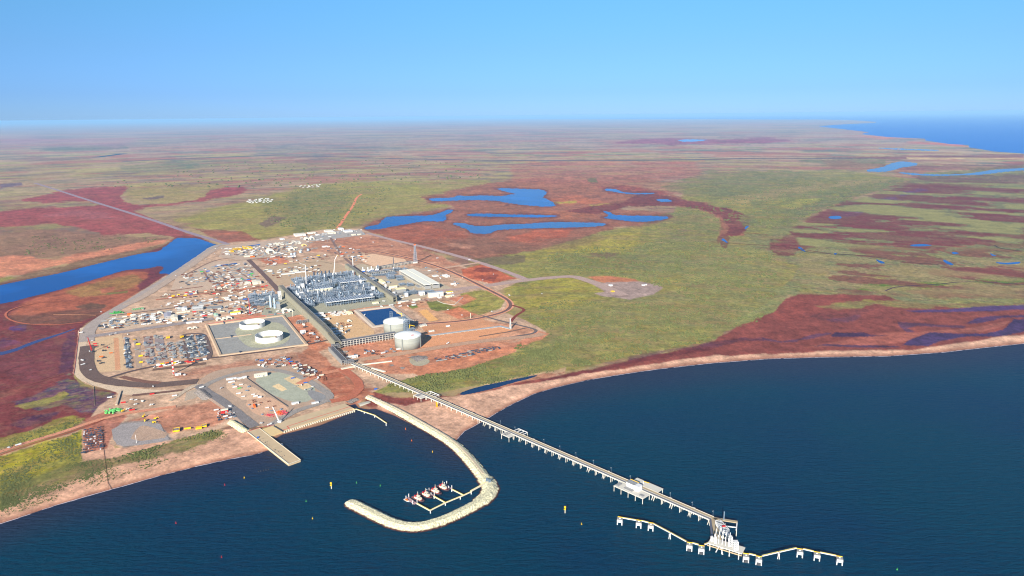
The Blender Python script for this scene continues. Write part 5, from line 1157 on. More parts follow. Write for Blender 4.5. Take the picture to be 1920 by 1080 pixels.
for k in range(4):
    q = G(405 + k * 20, -190 + (k % 2) * 14); t = empty('gas_treatment_vessel', q, UA, ORD[k] + ' bright white vessel cluster from the left behind the second clad rack', 'process vessel', 'white vessels behind the second rack'); MB().bar((-8, 0, 7), (8, 0, 7), 7.5, n=12).build('shell', WH, t); MB().lathe((0, 6, 0), [(2.4, 0), (2.4, 20), (.5, 22)], 10).build('tower', WH, t); MB().box((0, -5, 0), (12, 3, 5)).build('skid', BLU, t)
# power block left of the clad rack
for u, v, s, hs in ((-120, 110, .8, 1.3), (-95, 108, .7, 1.2), (-70, 100, .8, 1.3), (-48, 92, .6, 1.1), (-125, 150, .8, .9), (-105, 170, .8, .8), (-70, 150, .7, 1.3), (-50, 160, .7, 1), (-120, 200, .8, .5), (-95, 215, .7, .5)): put_module(u, v, 'd', s, None, hs)
for px, py, rr_, h, l in ((508, 576, 3, 46, 'left one of the two tall pale exhaust stacks of the power block'), (515.5, 578, 2.6, 40, 'right one of the two tall pale exhaust stacks of the power block')):
    q = P(px, py); t = empty('exhaust_stack', q, 0, l, 'exhaust stack'); MB().lathe((0, 0, 0), [(rr_ + 1, 0), (rr_, 6), (rr_, h)], 12).build('stack', mat('pale_blue_steel', (186, 206, 214), .5, .1, .06), t); MB().box((0, 2, 0), (9, 9, h * .45)).build('duct', STEEL, t)
bldg(525, 562, 12, 12, 34, 'tall white block with grey frame at the back of the power block', WH); bldg(521.5, 578, 11, 40, 22, 'tall light grey slab building at the front of the power block', GREY, mat('slab_roof', (150, 164, 172), .6, var=.1), extra=1)
tent(535, 583.5, 24, 20, 11, 'cream domed tent in front of the power block, the left and larger one'); tent(545, 584, 16, 18, 9, 'pale domed tent in front of the power block, the right and smaller one', CREAM); bldg(494, 564, 26, 16, 7, 'white shed on the left side of the power block')

# tanks
def lng(px, py, label, rad=41.5, H=36, dome=9, tw=0):
    q = P(px, py); t = empty('storage_tank', q, UA, label, 'storage tank'); MB().lathe((0, 0, 0), [(rad, 0), (rad, H)], 72).build('wall', TANKC, t, True)
    MB().lathe((0, 0, 0), [(rad + .8, H - .1), (rad + .8, H + 1.2), (rad * .93, H + 2.2), (rad * .75, H + dome * .55), (rad * .5, H + dome * .82), (rad * .25, H + dome * .96), (.1, H + dome)], 72, False).build('dome_roof', mat('dome_white', (226, 228, 224), .6, var=.04), t, True)
    for k in range(4):
        an = k * math.pi / 2 + math.pi * 1.25 - UA + .5; x, y = math.cos(an) * (rad + .9), math.sin(an) * (rad + .9); MB().box((x, y, 0), (1.8, 3.6, H), an).build('buttress', mat('buttress', (116, 120, 116), .8), t)
    b = MB()
    for z in (9, 18, 27): b.lathe((0, 0, z), [(rad + .12, 0), (rad + .12, .35)], 72, False)
    b.build('ring_joint', mat('ring_joint', (124, 128, 120), .8), t); MB().lathe((0, 0, H + 1.2), [(rad + .3, 0), (rad + .3, 1.2)], 72, False).build('rim_rail', STEEL, t)
    return t
t1 = lng(743.3, 621, 'left and rear one of the two big domed tanks, with yellow crane and stair tower'); t2 = lng(765.7, 649, 'right and front one of the two big domed tanks')
for t, sx in ((t1, 1), (t2, -1)):
    b = MB(); mkrack(b, 8, 30, -14 if sx > 0 else 16, 2 if sx > 0 else 32, 44, 49, 5, 4, 1, .7); b.box((19, -6 if sx > 0 else 24, 48), (24, 17, .6)); b.build('roof_platform', STEEL, t)
    b = MB()
    for k in range(5): b.bar((10 + k * 4, -12 if sx > 0 else 18, 49.5), (10 + k * 4, 0 if sx > 0 else 30, 49.5), 1.2, n=6)
    b.build('roof_pipes', GREY, t)
    x0, y0 = (20, -4) if sx > 0 else (16, 26)
    b = MB(); b.bar((x0, y0, 49), (x0, y0, 61), 1.8, n=6); b.bar((x0, y0, 60), (x0 + (-17 if sx > 0 else 15), y0 + (4 if sx > 0 else -4), 63 if sx > 0 else 55), 1.6, n=6); b.build('jib_crane', YEL, t)
    b = MB(); b.bar((-8, -12, 44.5), (-30, 0, 41), 1.2, n=5); b.build('roof_walkway', STEEL, t)
MB().box((6, -26, 41), (8, 4, 2)).build('red_skid', REDP, t2)
b = MB(); mkrack(b, 12, 30, -53, -40, 0, 50, 3, 2, 8, .8)
for k in range(5): b.bar((14 + k * 3.5, -45, 0), (14 + k * 3.5, -45, 48), 1.1, n=5)
b.build('riser_tower', STEEL, t1)
ltower(734.5, 613, GZ, 9, 54, 'grey lattice stair tower rising behind the rear domed tank', STEEL, n=9, name='stair_tower', rz=UA)
def opentank(px, py, rad, H, label):
    q = P(px, py); t = empty('open_tank', q, UA, label, 'storage tank'); w = mat('bright_white_shell', (222, 222, 220), .5, var=.03, scale=.05)
    MB().lathe((0, 0, 0), [(rad, 0), (rad, H), (rad - .8, H), (rad - .8, 1)], 72, False).build('shell', w, t, False); MB().lathe((0, 0, .9), [(rad - .7, 0), (.1, .3)], 48, False).build('floor_plate', mat('tank_floor', (206, 204, 196), .7), t)
    MB().lathe((0, 0, H - 1.4), [(rad + .5, 0), (rad + .5, .6)], 72, False).build('wind_girder', GREY, t)
    b = MB()
    for k in range(16): an = k * math.pi / 8; b.box((math.cos(an) * (rad + 2), math.sin(an) * (rad + 2), 0), (2, 2, 1.6), an)
    b.build('footing_gear', DGREY, t); MB().box((rad * .35, -rad * .95, H - 2), (3, 3, 3)).build('stair_head', RUST, t); return t
opentank(473.5, 612.5, 41.5, 17, 'rear left one of two bright white open-topped tanks'); t = opentank(505.3, 637, 43, 19, 'front right one of two bright white open-topped tanks')
MB().bar((-16, 6, 10), (-12, 0, 26), .5).bar((-12, 0, 26), (-2, 10, 12), .5).build('hoist_frame', RUST, t)
# bund
def berm(pts, w, top, h, m, label, name='bund_wall', z0=GZ, cat='earth bank'):
    b = MB()
    for i in range(len(pts) - 1):
        A = P(*pts[i]); B = P(*pts[i + 1]); d = (B - A).normalized(); n = Vector((-d.y, d.x, 0)); A = A - d * w * .3; B = B + d * w * .3; z1 = z0 + h + i * .013; z_ = z0 - .1
        R = lambda q: [(q + n * w / 2)[:2] + (z_,), (q + n * top / 2)[:2] + (z1,), (q - n * top / 2)[:2] + (z1,), (q - n * w / 2)[:2] + (z_,)]
        b.hull(R(A), R(B))
    return tag(b.build(name, m), label, cat)
pad([(391, 611), (530, 593), (572, 645), (416, 666)], (150, 148, 142), 'tank_yard'); pad([(435, 612), (520, 600), (545, 622), (540, 645), (475, 655), (450, 640)], (168, 166, 140), 'tank_yard', 2)
berm([(388, 610), (414, 667.5), (575, 647), (531, 592.5), (388, 610)], 14, 6, 4, SAND, 'pale earth bank enclosing the yard of the two open-topped tanks'); berm([(405, 636.5), (470, 628)], 9, 3, 3, SAND, 'low pale cross bank dividing the yard of the open-topped tanks')
for px, py, l in ((420, 606, 'small dark stair over the bank at the back of the tank yard'), (434, 632, 'small dark stair over the cross bank of the tank yard'), (450.5, 662, 'small dark stair over the bank at the front of the tank yard')):
    q = P(px, py); MB_ = MB().box((0, 0, 0), (4, 16, 5)); o = MB_.build('bank_stair', DSTEEL); o.location = (q.x, q.y, GZ + .3); o.rotation_euler.z = UA; tag(o, l, 'stair')
# pond
berm([(669, 583), (702, 613), (772, 602), (734, 575), (669, 583)], 22, 9, 3.5, mat('pond_bank', (176, 162, 146), .95, var=.12), 'grey-brown bank round the square dark blue pond', 'pond_bank')
sheet('pond', [(674, 584.5), (706, 611), (766, 601.5), (731.5, 577.5)], M_LAG2 if 'M_LAG2' in globals() else water_material('pond_water', (.002, .035, .14), (.002, .04, .16), .1, .12, .12), .05, 0, GZ + 1.2)
for q in ([(451, 462.5), (488, 457.5), (488, 459), (451, 464)], [(397, 499), (444, 492.7), (445, 494.5), (398, 500.7)]): sheet('trench_pool', q, M_LAG, .05, 0, GZ + .9, 5)
# flares, masts, cranes
def flare(px, py, h, w, label, lit=True, m=STEEL):
    q = P(px, py); t = empty('flare_tower', q, UA, label, 'flare tower'); b = MB(); n = 9; f = lambda z: w * (1 - .62 * min(1, z / h * 1.15)) + .8
    for sx_ in (-1, 1):
        for sy_ in (-1, 1):
            for i in range(n):
                z0, z1 = h * i / n, h * (i + 1) / n; b.bar((sx_ * f(z0) / 2, sy_ * f(z0) / 2, z0), (sx_ * f(z1) / 2, sy_ * f(z1) / 2, z1), .9)
    for i in range(n):
        z0, z1 = h * i / n, h * (i + 1) / n; a_, c_ = f(z0) / 2, f(z1) / 2
        for p_, q_ in (((-a_, -a_), (c_, -c_)), ((a_, -a_), (-c_, -c_)), ((a_, -a_), (c_, c_)), ((-a_, -a_), (-c_, c_))): b.bar((p_[0], p_[1], z0), (q_[0], q_[1], z1), .55)
    b.build('lattice', m, t); b = MB()
    for x in (-1.2, 1.2): b.bar((x, 0, 0), (x, 0, h), 1.7, n=8)
    b.build('riser', STEEL, t)
    if lit: MB().box((0, 0, h - 1), (7, 7, 1)).build('head_platform', m, t); MB().box((0, 0, h), (7.5, 5, 5)).build('orange_head', ORA, t)
    MB().box((-w * .3, -w * .3, 0), (w * 1.6, w * .7, 7)).build('base_skid', CONC, t); occ(q, w); return t
flare(779, 493, 88, 15, 'tall grey lattice flare tower with orange head, behind the plant', True, mat('tower_steel', (150, 162, 172), .6, .1)); flare(957, 617, 38, 3.5, 'short pale flare stack at the right-hand end of the low pipe rack', False, mat('pale_tower', (190, 194, 190), .6))
def mast(px, py, h, w, m, label, bands=None, name='mast', cat='mast'):
    q = P(px, py); t = empty(name, q, UA, label, cat)
    n = bands and 8 or 1
    for i in range(n): MB().box((0, 0, h * i / n), (w, w, h / n), 0).build('section', (bands[i % 2] if bands else m), t)
    MB().box((0, 0, 0), (w * 2.2, w * 2.2, .8)).build('base', CONC, t)
mast(325.5, 701, 46, 3.4, None, 'thick red and white banded tower beside the yards at lower left', (REDP, WH), 'banded_tower', 'tower'); mast(882.5, 596.5, 19, 1.4, CREAM, 'slim pale yellow mast by the dark perimeter road'); mast(549, 594, 19, 1, CREAM, 'slim white pole at the corner of the tank yard, below the domed tents'); mast(738, 498, 40, 2.6, DSTEEL, 'dark slim stack in front of the rack to the tall flare'); mast(662, 500, 46, 3, WH, 'slim white stack behind the second clad rack'); mast(665.5, 520, 24, 2, RUST, 'short brown stack at the back of the second clad rack'); mast(256, 831, 20, .8, WH, 'thin white pole on the grey gravel pad near the left beach'); mast(709, 507, 26, 5, STEEL, 'grey square lattice mast near the rack to the tall flare')
def crane(px, py, L, tilt, yaw, label, boomm, body, jib=None, w=2.2):
    q = P(px, py); t = empty('crawler_crane', q, yaw, label, 'crane'); MB().box((0, 0, 1.6), (9, 6, 4)).build('body', body, t)
    for y in (-3.6, 3.6): MB().box((0, y, 0), (10, 1.6, 1.7)).build('track', DGREY, t)
    tip = Vector((L * math.cos(tilt), 0, 4 + L * math.sin(tilt))); b = MB(); a0 = Vector((3, 0, 4))
    for sx_ in (-1, 1):
        b.bar(a0 + Vector((0, sx_ * w / 2, 0)), tip + Vector((0, sx_ * w / 4, 0)), w * .35); b.bar(a0 + Vector((-w * .6, sx_ * w / 2, w * .4)), tip + Vector((-.5, sx_ * w / 4, .4)), w * .3)
    n = int(L / 5)
    for i in range(n): p_ = a0.lerp(tip, i / n); q_ = a0.lerp(tip, (i + 1) / n); s_ = 1 if i % 2 else -1; b.bar(p_ + Vector((0, s_ * w / 2, 0)), q_ + Vector((0, -s_ * w / 3, 0)), w * .22)
    b.build('boom', boomm, t)
    if jib: MB().bar(tip, tip + Vector(jib), 1.8).build('jib', boomm, t)
    MB().bar(tip, (-6, 0, 7), .3).build('pendant_line', DGREY, t); return t
WHB = mat('white_boom', (226, 222, 218), .5)
crane(573.5, 537, 88, math.radians(86), math.radians(50), 'tall white lattice crane at the left of the rear train, with a jib', WHB, REDP, (-30, 0, 14), 3); crane(624.5, 522.5, 84, math.radians(80), math.radians(30), 'tall white lattice crane behind the middle of the rear train', WHB, REDP, (12, 0, 18), 3)
crane(470, 588.5, 56, math.radians(88), math.radians(200), 'red lattice crane standing behind the rear open-topped tank', REDP, REDP); crane(173.5, 660.5, 44, math.radians(72), math.radians(150), 'red lattice crane in the tan yard at the left edge of the site', REDP, DGREY)
crane(525, 793, 38, math.radians(64), math.radians(160), 'white crane with a bent boom at the near corner of the wharf', WHB, WH, (-10, 0, -22), 1.8)
# ------------------------------------------------------------ sheds and tents of the yards
SHG = mat('shed_grey', (150, 150, 150), .7, var=.08); SHR = mat('shed_roof_pale', (206, 206, 200), .6, var=.05); GRNR = mat('pale_green_roof', (176, 206, 176), .6)
for a in ((314.5, 594, 24, 62, 9, 'long grey-roofed shed with white middle bay in the left yard', SHG, mat('shed_roof_grey', (158, 156, 164), .7, var=.1)), (327.5, 599, 20, 50, 12, 'cream shed with ribbed roof right of the long grey-roofed shed', CREAM, CREAM), (337, 581.5, 18, 20, 9, 'small white-roofed shed, left one of two behind the ribbed cream shed', SHG, SHR), (346, 581, 18, 24, 9, 'small white-roofed shed, right one of two behind the ribbed cream shed', WH, WH),
  (371, 580, 36, 34, 8, 'broad pale-roofed workshop in the middle of the left yard', SHG, SHR), (383, 570.5, 48, 12, 6, 'long low grey shed behind the broad pale-roofed workshop', SHG, SHG), (358, 605.5, 30, 8, 4, 'white trailer building with cream side near the road, left of the tank yard', WH, WH), (372, 604.5, 24, 8, 4, 'white trailer building nearest the red pipe line by the tank yard', WH, WH), (344, 586, 46, 8, 4, 'thin cream-roofed hut row in front of the two small white-roofed sheds', CREAM, CREAM),
  (407, 577, 34, 34, 3, 'flat square grey laydown deck, the larger of two', GREY, GREY), (392.5, 578, 16, 32, 3, 'flat square grey laydown deck, the smaller of two', GREY, GREY), (405, 593, 14, 30, 7, 'pale green-roofed hut behind the leftmost white tent of the tank yard', SHG, GRNR), (441.5, 588.5, 34, 22, 7, 'white shed with yellow roof left of the red crane', WH, mat('lemon_roof', (232, 224, 60), .6)),
  (481, 531, 34, 46, 10, 'biggest pale cream hall in the northern laydown area', CREAM, CREAM), (464.5, 532.5, 22, 24, 9, 'smaller pale cream hall left of the biggest hall', CREAM, CREAM), (555.5, 509, 22, 30, 6, 'lone white-roofed building in the open ground behind the rear train', CREAM, CREAM),
  (562, 441.5, 62, 60, 11, 'large white hall at the left end of the northern row', WH, CREAM), (584, 437.5, 46, 30, 7, 'long low white hall second from the left in the northern row', SHR, CREAM), (595, 441, 22, 20, 6, 'small white hall in front of the long low northern hall', WH, WH), (616, 434, 48, 50, 8, 'white hall in the middle of the northern row, the rear of a pair', WH, CREAM), (622, 438, 44, 30, 8, 'cream hall in the middle of the northern row, the front of a pair', CREAM, CREAM), (639, 430, 30, 40, 8, 'white hall at the back of the northern row beside the red track', WH, WH), (652.5, 434.5, 50, 50, 9, 'white hall near the right end of the northern row', WH, WH), (663, 441, 26, 16, 6, 'low cream building at the right end of the northern row, left one', CREAM, CREAM), (673.5, 440.5, 22, 16, 6, 'low cream building at the right end of the northern row, right one', CREAM, CREAM),
  (529, 449, 24, 30, 6, 'white building with dark side alone left of the northern row', WH, WH), (609, 463, 28, 20, 5, 'low white building on the red ground south of the northern row', WH, WH), (466, 431 + 50, 44, 22, 5, 'low white barrack in front of the large domed tent', CREAM, CREAM), (520, 457, 20, 16, 4, 'small cream building beside the grey pipe laydown in the north', CREAM, CREAM), (547, 476.5 + 5, 40, 14, 5, 'white barrack beside the silver tanks', WH, WH), (540, 514, 60, 14, 4, 'long pale blue-roofed hut row behind the clad rack, left part', SHR, SHR), (561, 511, 56, 12, 4, 'long white hut row behind the clad rack, right part', WH, WH),
  (489, 705.5, 34, 14, 8, 'white shed with cream side on the green-grey terminal pad', CREAM, CREAM), (434, 711.5, 26, 6, 4, 'long white site hut at the upper left of the terminal yard', WH, WH), (434, 717, 16, 5, 3, 'short white hut in front of the long one, upper left of terminal yard', WH, WH), (451, 710.5, 16, 6, 4, 'white hut second from the left in the terminal yard row', WH, WH), (459, 709, 10, 6, 5, 'square white hut with shadow at the right end of the terminal yard row', WH, WH), (553.5, 757.5, 17, 6, 4, 'long white hut on the dark patch of the lower terminal yard', WH, WH), (591, 757, 17, 5, 4, 'white hut at the lower right edge of the terminal yard', WH, WH), (421, 773, 16, 12, 7, 'red-walled shed with pale curved roof by the road to the pier', REDP, CREAM),
  (597, 583 + 7, 36, 10, 6, 'white-roofed shed behind, of the three sheds beside the clad rack', WH, WH), (599.5, 594.5, 40, 11, 6, 'white-roofed shed in the middle of the three beside the clad rack', WH, WH), (606, 600.5, 42, 12, 6, 'white-roofed shed in front, of the three beside the clad rack', WH, WH), (655.5, 588, 18, 26, 6, 'pale yellow-roofed hut left of the dark pond', CREAM, ROOFY), (626, 618, 20, 12, 4, 'low white building beside the clad rack, rear one of the group of four', WH, SHR), (636, 622, 22, 12, 4, 'low white building beside the clad rack, right one of the group of four', WH, SHR), (624, 624, 14, 10, 4, 'low white building beside the clad rack, left one of the group of four', WH, SHR), (633, 627, 20, 10, 4, 'low white building beside the clad rack, front one of the group of four', WH, SHR),
  (568, 624, 16, 14, 8, 'white box building beside the right bank of the tank yard', WH, WH), (665.5, 670, 16, 10, 6, 'white cabin block by the jetty root', WH, WH), (809, 622, 18, 8, 4, 'long white hut beside the low white pipe rack', WH, CREAM), (840, 612.5, 13, 7, 4, 'small white hut in the tan field right of the tank pair', WH, WH), (793, 611, 24, 18, 4, 'low pale equipment yard block right of the rear domed tank', CONC, CONC), (781, 563.5, 30, 10, 6, 'cream tanker-shaped hut in front of the white cube-shaped building', CREAM, CREAM),
  (834, 517.5, 22, 14, 6, 'white hut pair beyond the twin cooler roofs, left one', WH, WH), (838.5, 519.5, 20, 12, 6, 'white hut pair beyond the twin cooler roofs, right one', WH, WH), (816, 518, 24, 22, 4, 'low grey-white hut beyond the twin cooler roofs', SHR, SHR), (850, 533, 22, 8, 5, 'white hut beside the sandy patch beyond the twin cooler roofs', WH, WH), (822, 550.5, 28, 8, 3, 'long white hut in the small yard by the green field', WH, WH), (843, 549, 26, 16, 5, 'white hut with bright yellow roof in the small yard by the green field', WH, mat('bright_yellow_roof', (226, 204, 50), .6)), (841, 556.5, 24, 14, 5, 'pale yellow hut in the small yard by the green field', CREAM, ROOFY), (847, 555, 18, 10, 4, 'white hut at the right of the small yard by the green field', WH, WH), (824, 559, 14, 10, 4, 'white hut at the lower left of the small yard by the green field', WH, WH),
  (1145, 536, 12, 14, 5, 'small white hut on the grey pad among the green plain', WH, WH), (1208, 535, 22, 8, 5, 'thin white hut at the far side of the grey pad on the green plain', WH, SHG), (1149, 547, 12, 14, 3, 'small yellow hut on the grey pad among the green plain', YEL, YEL),
  (334, 703.5, 15, 6, 5, 'white cabin right of the red and white banded tower', WH, WH), (346, 703.5, 5, 4, 3, 'tiny white cabin farther right of the banded tower', WH, WH)):
    bldg(*a[:6], wall=a[6], roof=a[7], ridge=0 if a[4] < 6 else 1.6)
for a in ((506.5, 472.5, 40, 46, 15, 'large white domed tent, biggest of the northern yard'), (546.5, 469, 34, 26, 13, 'cream domed tent beside the silver tanks'), (574.5, 449.5, 26, 34, 14, 'left one of two bright white domes with red bases in the north'), (584.5, 448.5, 26, 34, 14, 'right one of two bright white domes with red bases in the north'),
  (410.5, 600, 20, 18, 9, 'leftmost white tent behind the bank of the tank yard'), (421, 599, 16, 16, 8, 'middle white tent behind the bank of the tank yard'), (429.5, 597.5, 20, 18, 9, 'rightmost white tent behind the bank of the tank yard'), (356, 616.5, 15, 10, 6, 'arched shelter beside the road left of the tank yard, the left one'), (365.5, 615.5, 15, 10, 6, 'arched shelter beside the road left of the tank yard, the right one'),
  (412, 542, 17, 14, 7, 'cream arched shelter in the red strip, the left one of a pair'), (422.5, 540, 15, 14, 7, 'cream arched shelter in the red strip, the right one of a pair'), (409, 552.5, 13, 12, 6, 'small cream arched shelter beside the yellow machine in the red strip'), (311, 553, 13, 10, 5, 'small arched shelter on the left edge of the red strip'), (655, 603, 14, 12, 7, 'pale arched shelter with orange front below the pond'), (300, 588, 20, 20, 8, 'cream tent left of the long grey-roofed shed')):
    tent(*a)
q = P(570, 461); tent(570, 461, 26, 24, 10, 'orange-yellow dome right of the silver tanks', mat('orange_tent', (232, 176, 84), .7))

# ------------------------------------------------------------ clutter of the yards
def boxes(l): 
    b = MB()
    for c, d in l: b.box(c, d)
    return b
def protos():
    out = {}
    def add(k, parts): out[k] = [(n, b.mesh(n, m)) for n, b, m in parts]
    for nm, m in (('white', WH), ('cream', CREAM), ('blue', BLU), ('orange', ORA), ('green', GRE), ('grey', GREY), ('red', REDP), ('yellow', YEL)):
        add('container_' + nm, [('body', boxes([((0, 0, 0), (12.2, 2.8, 2.9))] + [((-5.5 + k * 1.1, 0, .1), (.3, 2.96, 2.7)) for k in range(11)]), m), ('door', boxes([((6.14, 0, .15), (.1, 2.4, 2.5))]), DGREY)])
    for nm, m in (('white', WH), ('cream', CREAM), ('grey', SHR)):
        add('cabin_' + nm, [('wall', boxes([((0, 0, .4), (14, 5, 3))]), m), ('roof', boxes([((0, 0, 3.4), (14.6, 5.6, .3))]), SHR if nm != 'cream' else CREAM), ('window_band', boxes([((-4, -2.54, 1.6), (2, .1, 1)), ((1, -2.54, 1.6), (2, .1, 1)), ((5, -2.54, 1.6), (2, .1, 1))]), GLASS)])
    for nm, m, rr_ in (('grey', GREY, .6), ('pale', CONC, .8), ('dark', DSTEEL, .6), ('yellow', YEL, .9), ('rusty', RUST, .6), ('green', GRE, .6)):
        b = MB()
        for i in range(5):
            for j in range(2 - (i % 2)): b.bar((-7 + i * .3, (i - 2) * rr_ * 2.1 + j * rr_, rr_ + j * rr_ * 1.8), (7 - i * .4, (i - 2) * rr_ * 2.1 + j * rr_, rr_ + j * rr_ * 1.8), rr_ * 2, n=6)
        add('pipes_' + nm, [('pipe_stack', b, m)])
    for i in range(6):
        rr_ = random.Random(i); b = MB(); w = rr_.uniform(7, 14); d = rr_.uniform(5, 10)
        for k in range(14): b.box((rr_.uniform(-w / 2, w / 2), rr_.uniform(-d / 2, d / 2), 0), (rr_.uniform(.8, 4), rr_.uniform(.6, 3), rr_.uniform(.6, 3)), rr_.choice((0, 0, math.pi / 2, rr_.uniform(0, 3))))
        for k in range(5): b.bar((rr_.uniform(-w / 2, 0), rr_.uniform(-d / 2, d / 2), rr_.uniform(.4, 2)), (rr_.uniform(0, w / 2), rr_.uniform(-d / 2, d / 2), rr_.uniform(.4, 2)), .6)
        add('stack%d' % i, [('steel_stack', b, (GREY, DSTEEL, DGREY, STEEL, SHR, RUST)[i])])
    wheels = lambda L, W: boxes([((sx_ * L * .32, sy_ * W * .5, 0), (1, .4, 1)) for sx_ in (-1, 1) for sy_ in (-1, 1)])
    for nm, m in (('white', WH), ('yellow', YEL)):
        add('truck_' + nm, [('body', boxes([((-1.4, 0, .9), (6, 2.6, 1.6))]), m), ('cab', boxes([((3, 0, .7), (2.4, 2.5, 2.4))]), m), ('windscreen', boxes([((4.22, 0, 2), (.1, 2.2, .9))]), GLASS), ('wheels', wheels(9, 2.4), DGREY)])
    add('pickup_white', [('body', boxes([((0, 0, .5), (5.4, 2.2, .9))]), WH), ('cab', boxes([((.4, 0, 1.4), (2.6, 2, .9))]), WH), ('windows', boxes([((.4, 0, 1.6), (2.64, 2.04, .45))]), GLASS), ('wheels', wheels(5.4, 2.1), DGREY)])
    add('pickup_dark', [('body', boxes([((0, 0, .5), (5.4, 2.2, .9))]), DSTEEL), ('cab', boxes([((.4, 0, 1.4), (2.6, 2, .9))]), DSTEEL), ('windows', boxes([((.4, 0, 1.6), (2.64, 2.04, .45))]), GLASS), ('wheels', wheels(5.4, 2.1), DGREY)])
    add('digger_yellow', [('body', boxes([((0, 0, 1.2), (4.4, 3, 2.2))]), YEL), ('boom', MB().bar((1.5, 0, 2.6), (6, 0, 5), .8).bar((6, 0, 5), (8, 0, 1), .7), YEL), ('tracks', boxes([((0, -1.5, 0), (5, .9, 1.2)), ((0, 1.5, 0), (5, .9, 1.2))]), DGREY)])
    return out
PR = protos(); WORD = {'container': ('shipping_container', 'shipping container', 'container'), 'cabin': ('site_cabin', 'site cabin', 'cabin'), 'pipes': ('pipe_bundle', 'pipe bundle', 'pipe bundle'), 'truck': ('truck', 'truck', 'truck'), 'pickup': ('pickup_truck', 'pickup', 'pickup truck'), 'digger': ('excavator', 'excavator', 'excavator'), 'stack': ('material_stack', 'stack', 'material stack')}
STK = (('grey_material_stack', 'steel bundles', 'steel bundle'), ('bluish_material_stack', 'stacked scaffolding', 'scaffold stack'), ('dark_material_stack', 'crate heap', 'crate heap'), ('pale_material_stack', 'stacked beams', 'beam stack'), ('whitish_material_stack', 'stacked boards', 'board stack'), ('rusty_material_stack', 'rusty material stack', 'bar stack'))  # all six are one kind of mixed material stack in different tones
SCOL = ('grey', 'bluish', 'black', 'pale grey', 'whitish', 'brown')
def put(kind, p, a, where, s=1.0, solo=None):
    k, _, c = kind.partition('_')
    if k.startswith('stack'): c = SCOL[int(k[5:])]; nm, word, cat = STK[int(k[5:])]
    else: nm, word, cat = WORD[k]
    k = k; lab = solo or '%s %s %s' % (c, word, where); grp = None if solo else '%s %ss %s' % (c, cat, where)
    pr_ = PR[kind]
    if len(pr_) == 1: o = bpy.data.objects.new(nm, pr_[0][1]); COL.objects.link(o); tag(o, lab, cat, grp); o.location = p; o.rotation_euler = (0, 0, a); o.scale = (s, s, s); return o
    t = empty(nm, p, a, lab, cat, grp); t.scale = (s, s, s)
    for n_, me in pr_: new(n_, me, t)
    return t
def inside(poly, x, y):
    c = False; n = len(poly)
    for i in range(n):
        ax, ay = poly[i]; bx, by = poly[(i + 1) % n]
        if (ay > y) != (by > y) and x < (bx - ax) * (y - ay) / (by - ay) + ax: c = not c
    return c
def yard(poly, n, mix, where, seed, rad=7, s=1.0, along=.8, skew=0.0):
    r = random.Random(seed); kinds = [k for k, w in mix for _ in range(w)]; xs = [p[0] for p in poly]; ys = [p[1] for p in poly]; made = 0; tries = 0
    us = [((P(*p) - PO).dot(UX), (P(*p) - PO).dot(VX)) for p in poly]; u0, u1 = min(q[0] for q in us), max(q[0] for q in us); v0, v1 = min(q[1] for q in us), max(q[1] for q in us)
    while made < n and tries < n * 40:
        tries += 1; u = r.uniform(u0, u1); v = v0 + round((r.uniform(v0, v1) - v0) / 13) * 13 + r.uniform(-1.5, 1.5)
        p = G(u, v, GZ + 1.35 * 0 + .2); x, y = to_px(p.x, p.y)
        if not inside(poly, x, y) or not free(p, rad): continue
        k = r.choice(kinds); sc_ = s * r.uniform(.85, 1.2); put(k, (p.x, p.y, GZ + ZTOP), UA + (math.pi / 2 if r.random() > along else 0) + r.uniform(-.06, .06), where, sc_); occ(p, rad * .95); made += 1
ZTOP = .24 + .012 * (zi[0] + 1)
ST = [('stack0', 3), ('stack1', 2), ('stack2', 1), ('stack3', 3), ('stack4', 3), ('stack5', 2)]
yard([(182, 612), (200, 598), (250, 592), (252, 606), (230, 616), (190, 618)], 40, ST * 2 + [('pipes_grey', 4), ('pipes_pale', 3), ('container_white', 1)], 'at the rounded left end of the big left yard', 1, 6, 1.2)
yard([(252, 592), (300, 586), (320, 582), (318, 612), (300, 606), (255, 612)], 44, ST * 2 + [('cabin_white', 5), ('container_white', 3), ('cabin_cream', 2), ('pipes_grey', 3)], 'around the long grey-roofed shed', 2, 6, 1.15)
yard([(325, 575), (400, 565), (470, 560), (478, 578), (405, 592), (390, 598), (330, 606)], 78, ST * 2 + [('cabin_white', 5), ('container_white', 3), ('cabin_cream', 2), ('container_red', 1), ('container_blue', 1), ('pipes_rusty', 3), ('container_orange', 1)], 'between the broad workshop and the tank yard', 3, 6.5, 1.1)
yard([(445, 575), (480, 570), (492, 585), (470, 592), (450, 590)], 20, ST + [('cabin_white', 3), ('container_orange', 1), ('truck_yellow', 1)], 'around the red lattice crane', 4, 7)
yard([(330, 518), (395, 500), (460, 493), (478, 512), (488, 524), (430, 530), (340, 536)], 130, ST * 2 + [('cabin_white', 2), ('container_green', 1), ('container_blue', 1), ('pipes_grey', 5), ('pipes_rusty', 4), ('container_white', 1)], 'in the northern laydown rows', 5, 8, 1.15)
yard([(395, 524), (460, 522), (488, 526), (490, 536), (400, 540)], 46, [('container_red', 1), ('container_orange', 1), ('cabin_white', 4), ('container_white', 3), ('cabin_cream', 2), ('stack5', 3), ('stack3', 2)], 'behind the red dirt strip', 6, 7, .95)
yard([(296, 562), (340, 548), (420, 540), (505, 536), (505, 546), (420, 552), (350, 560)], 62, [('container_blue', 1), ('container_orange', 1), ('container_red', 1), ('container_white', 3), ('cabin_cream', 2), ('pipes_yellow', 1), ('pipes_rusty', 3), ('stack5', 5), ('stack2', 2), ('truck_white', 1)], 'on the red dirt strip', 7, 7, .9, .8)
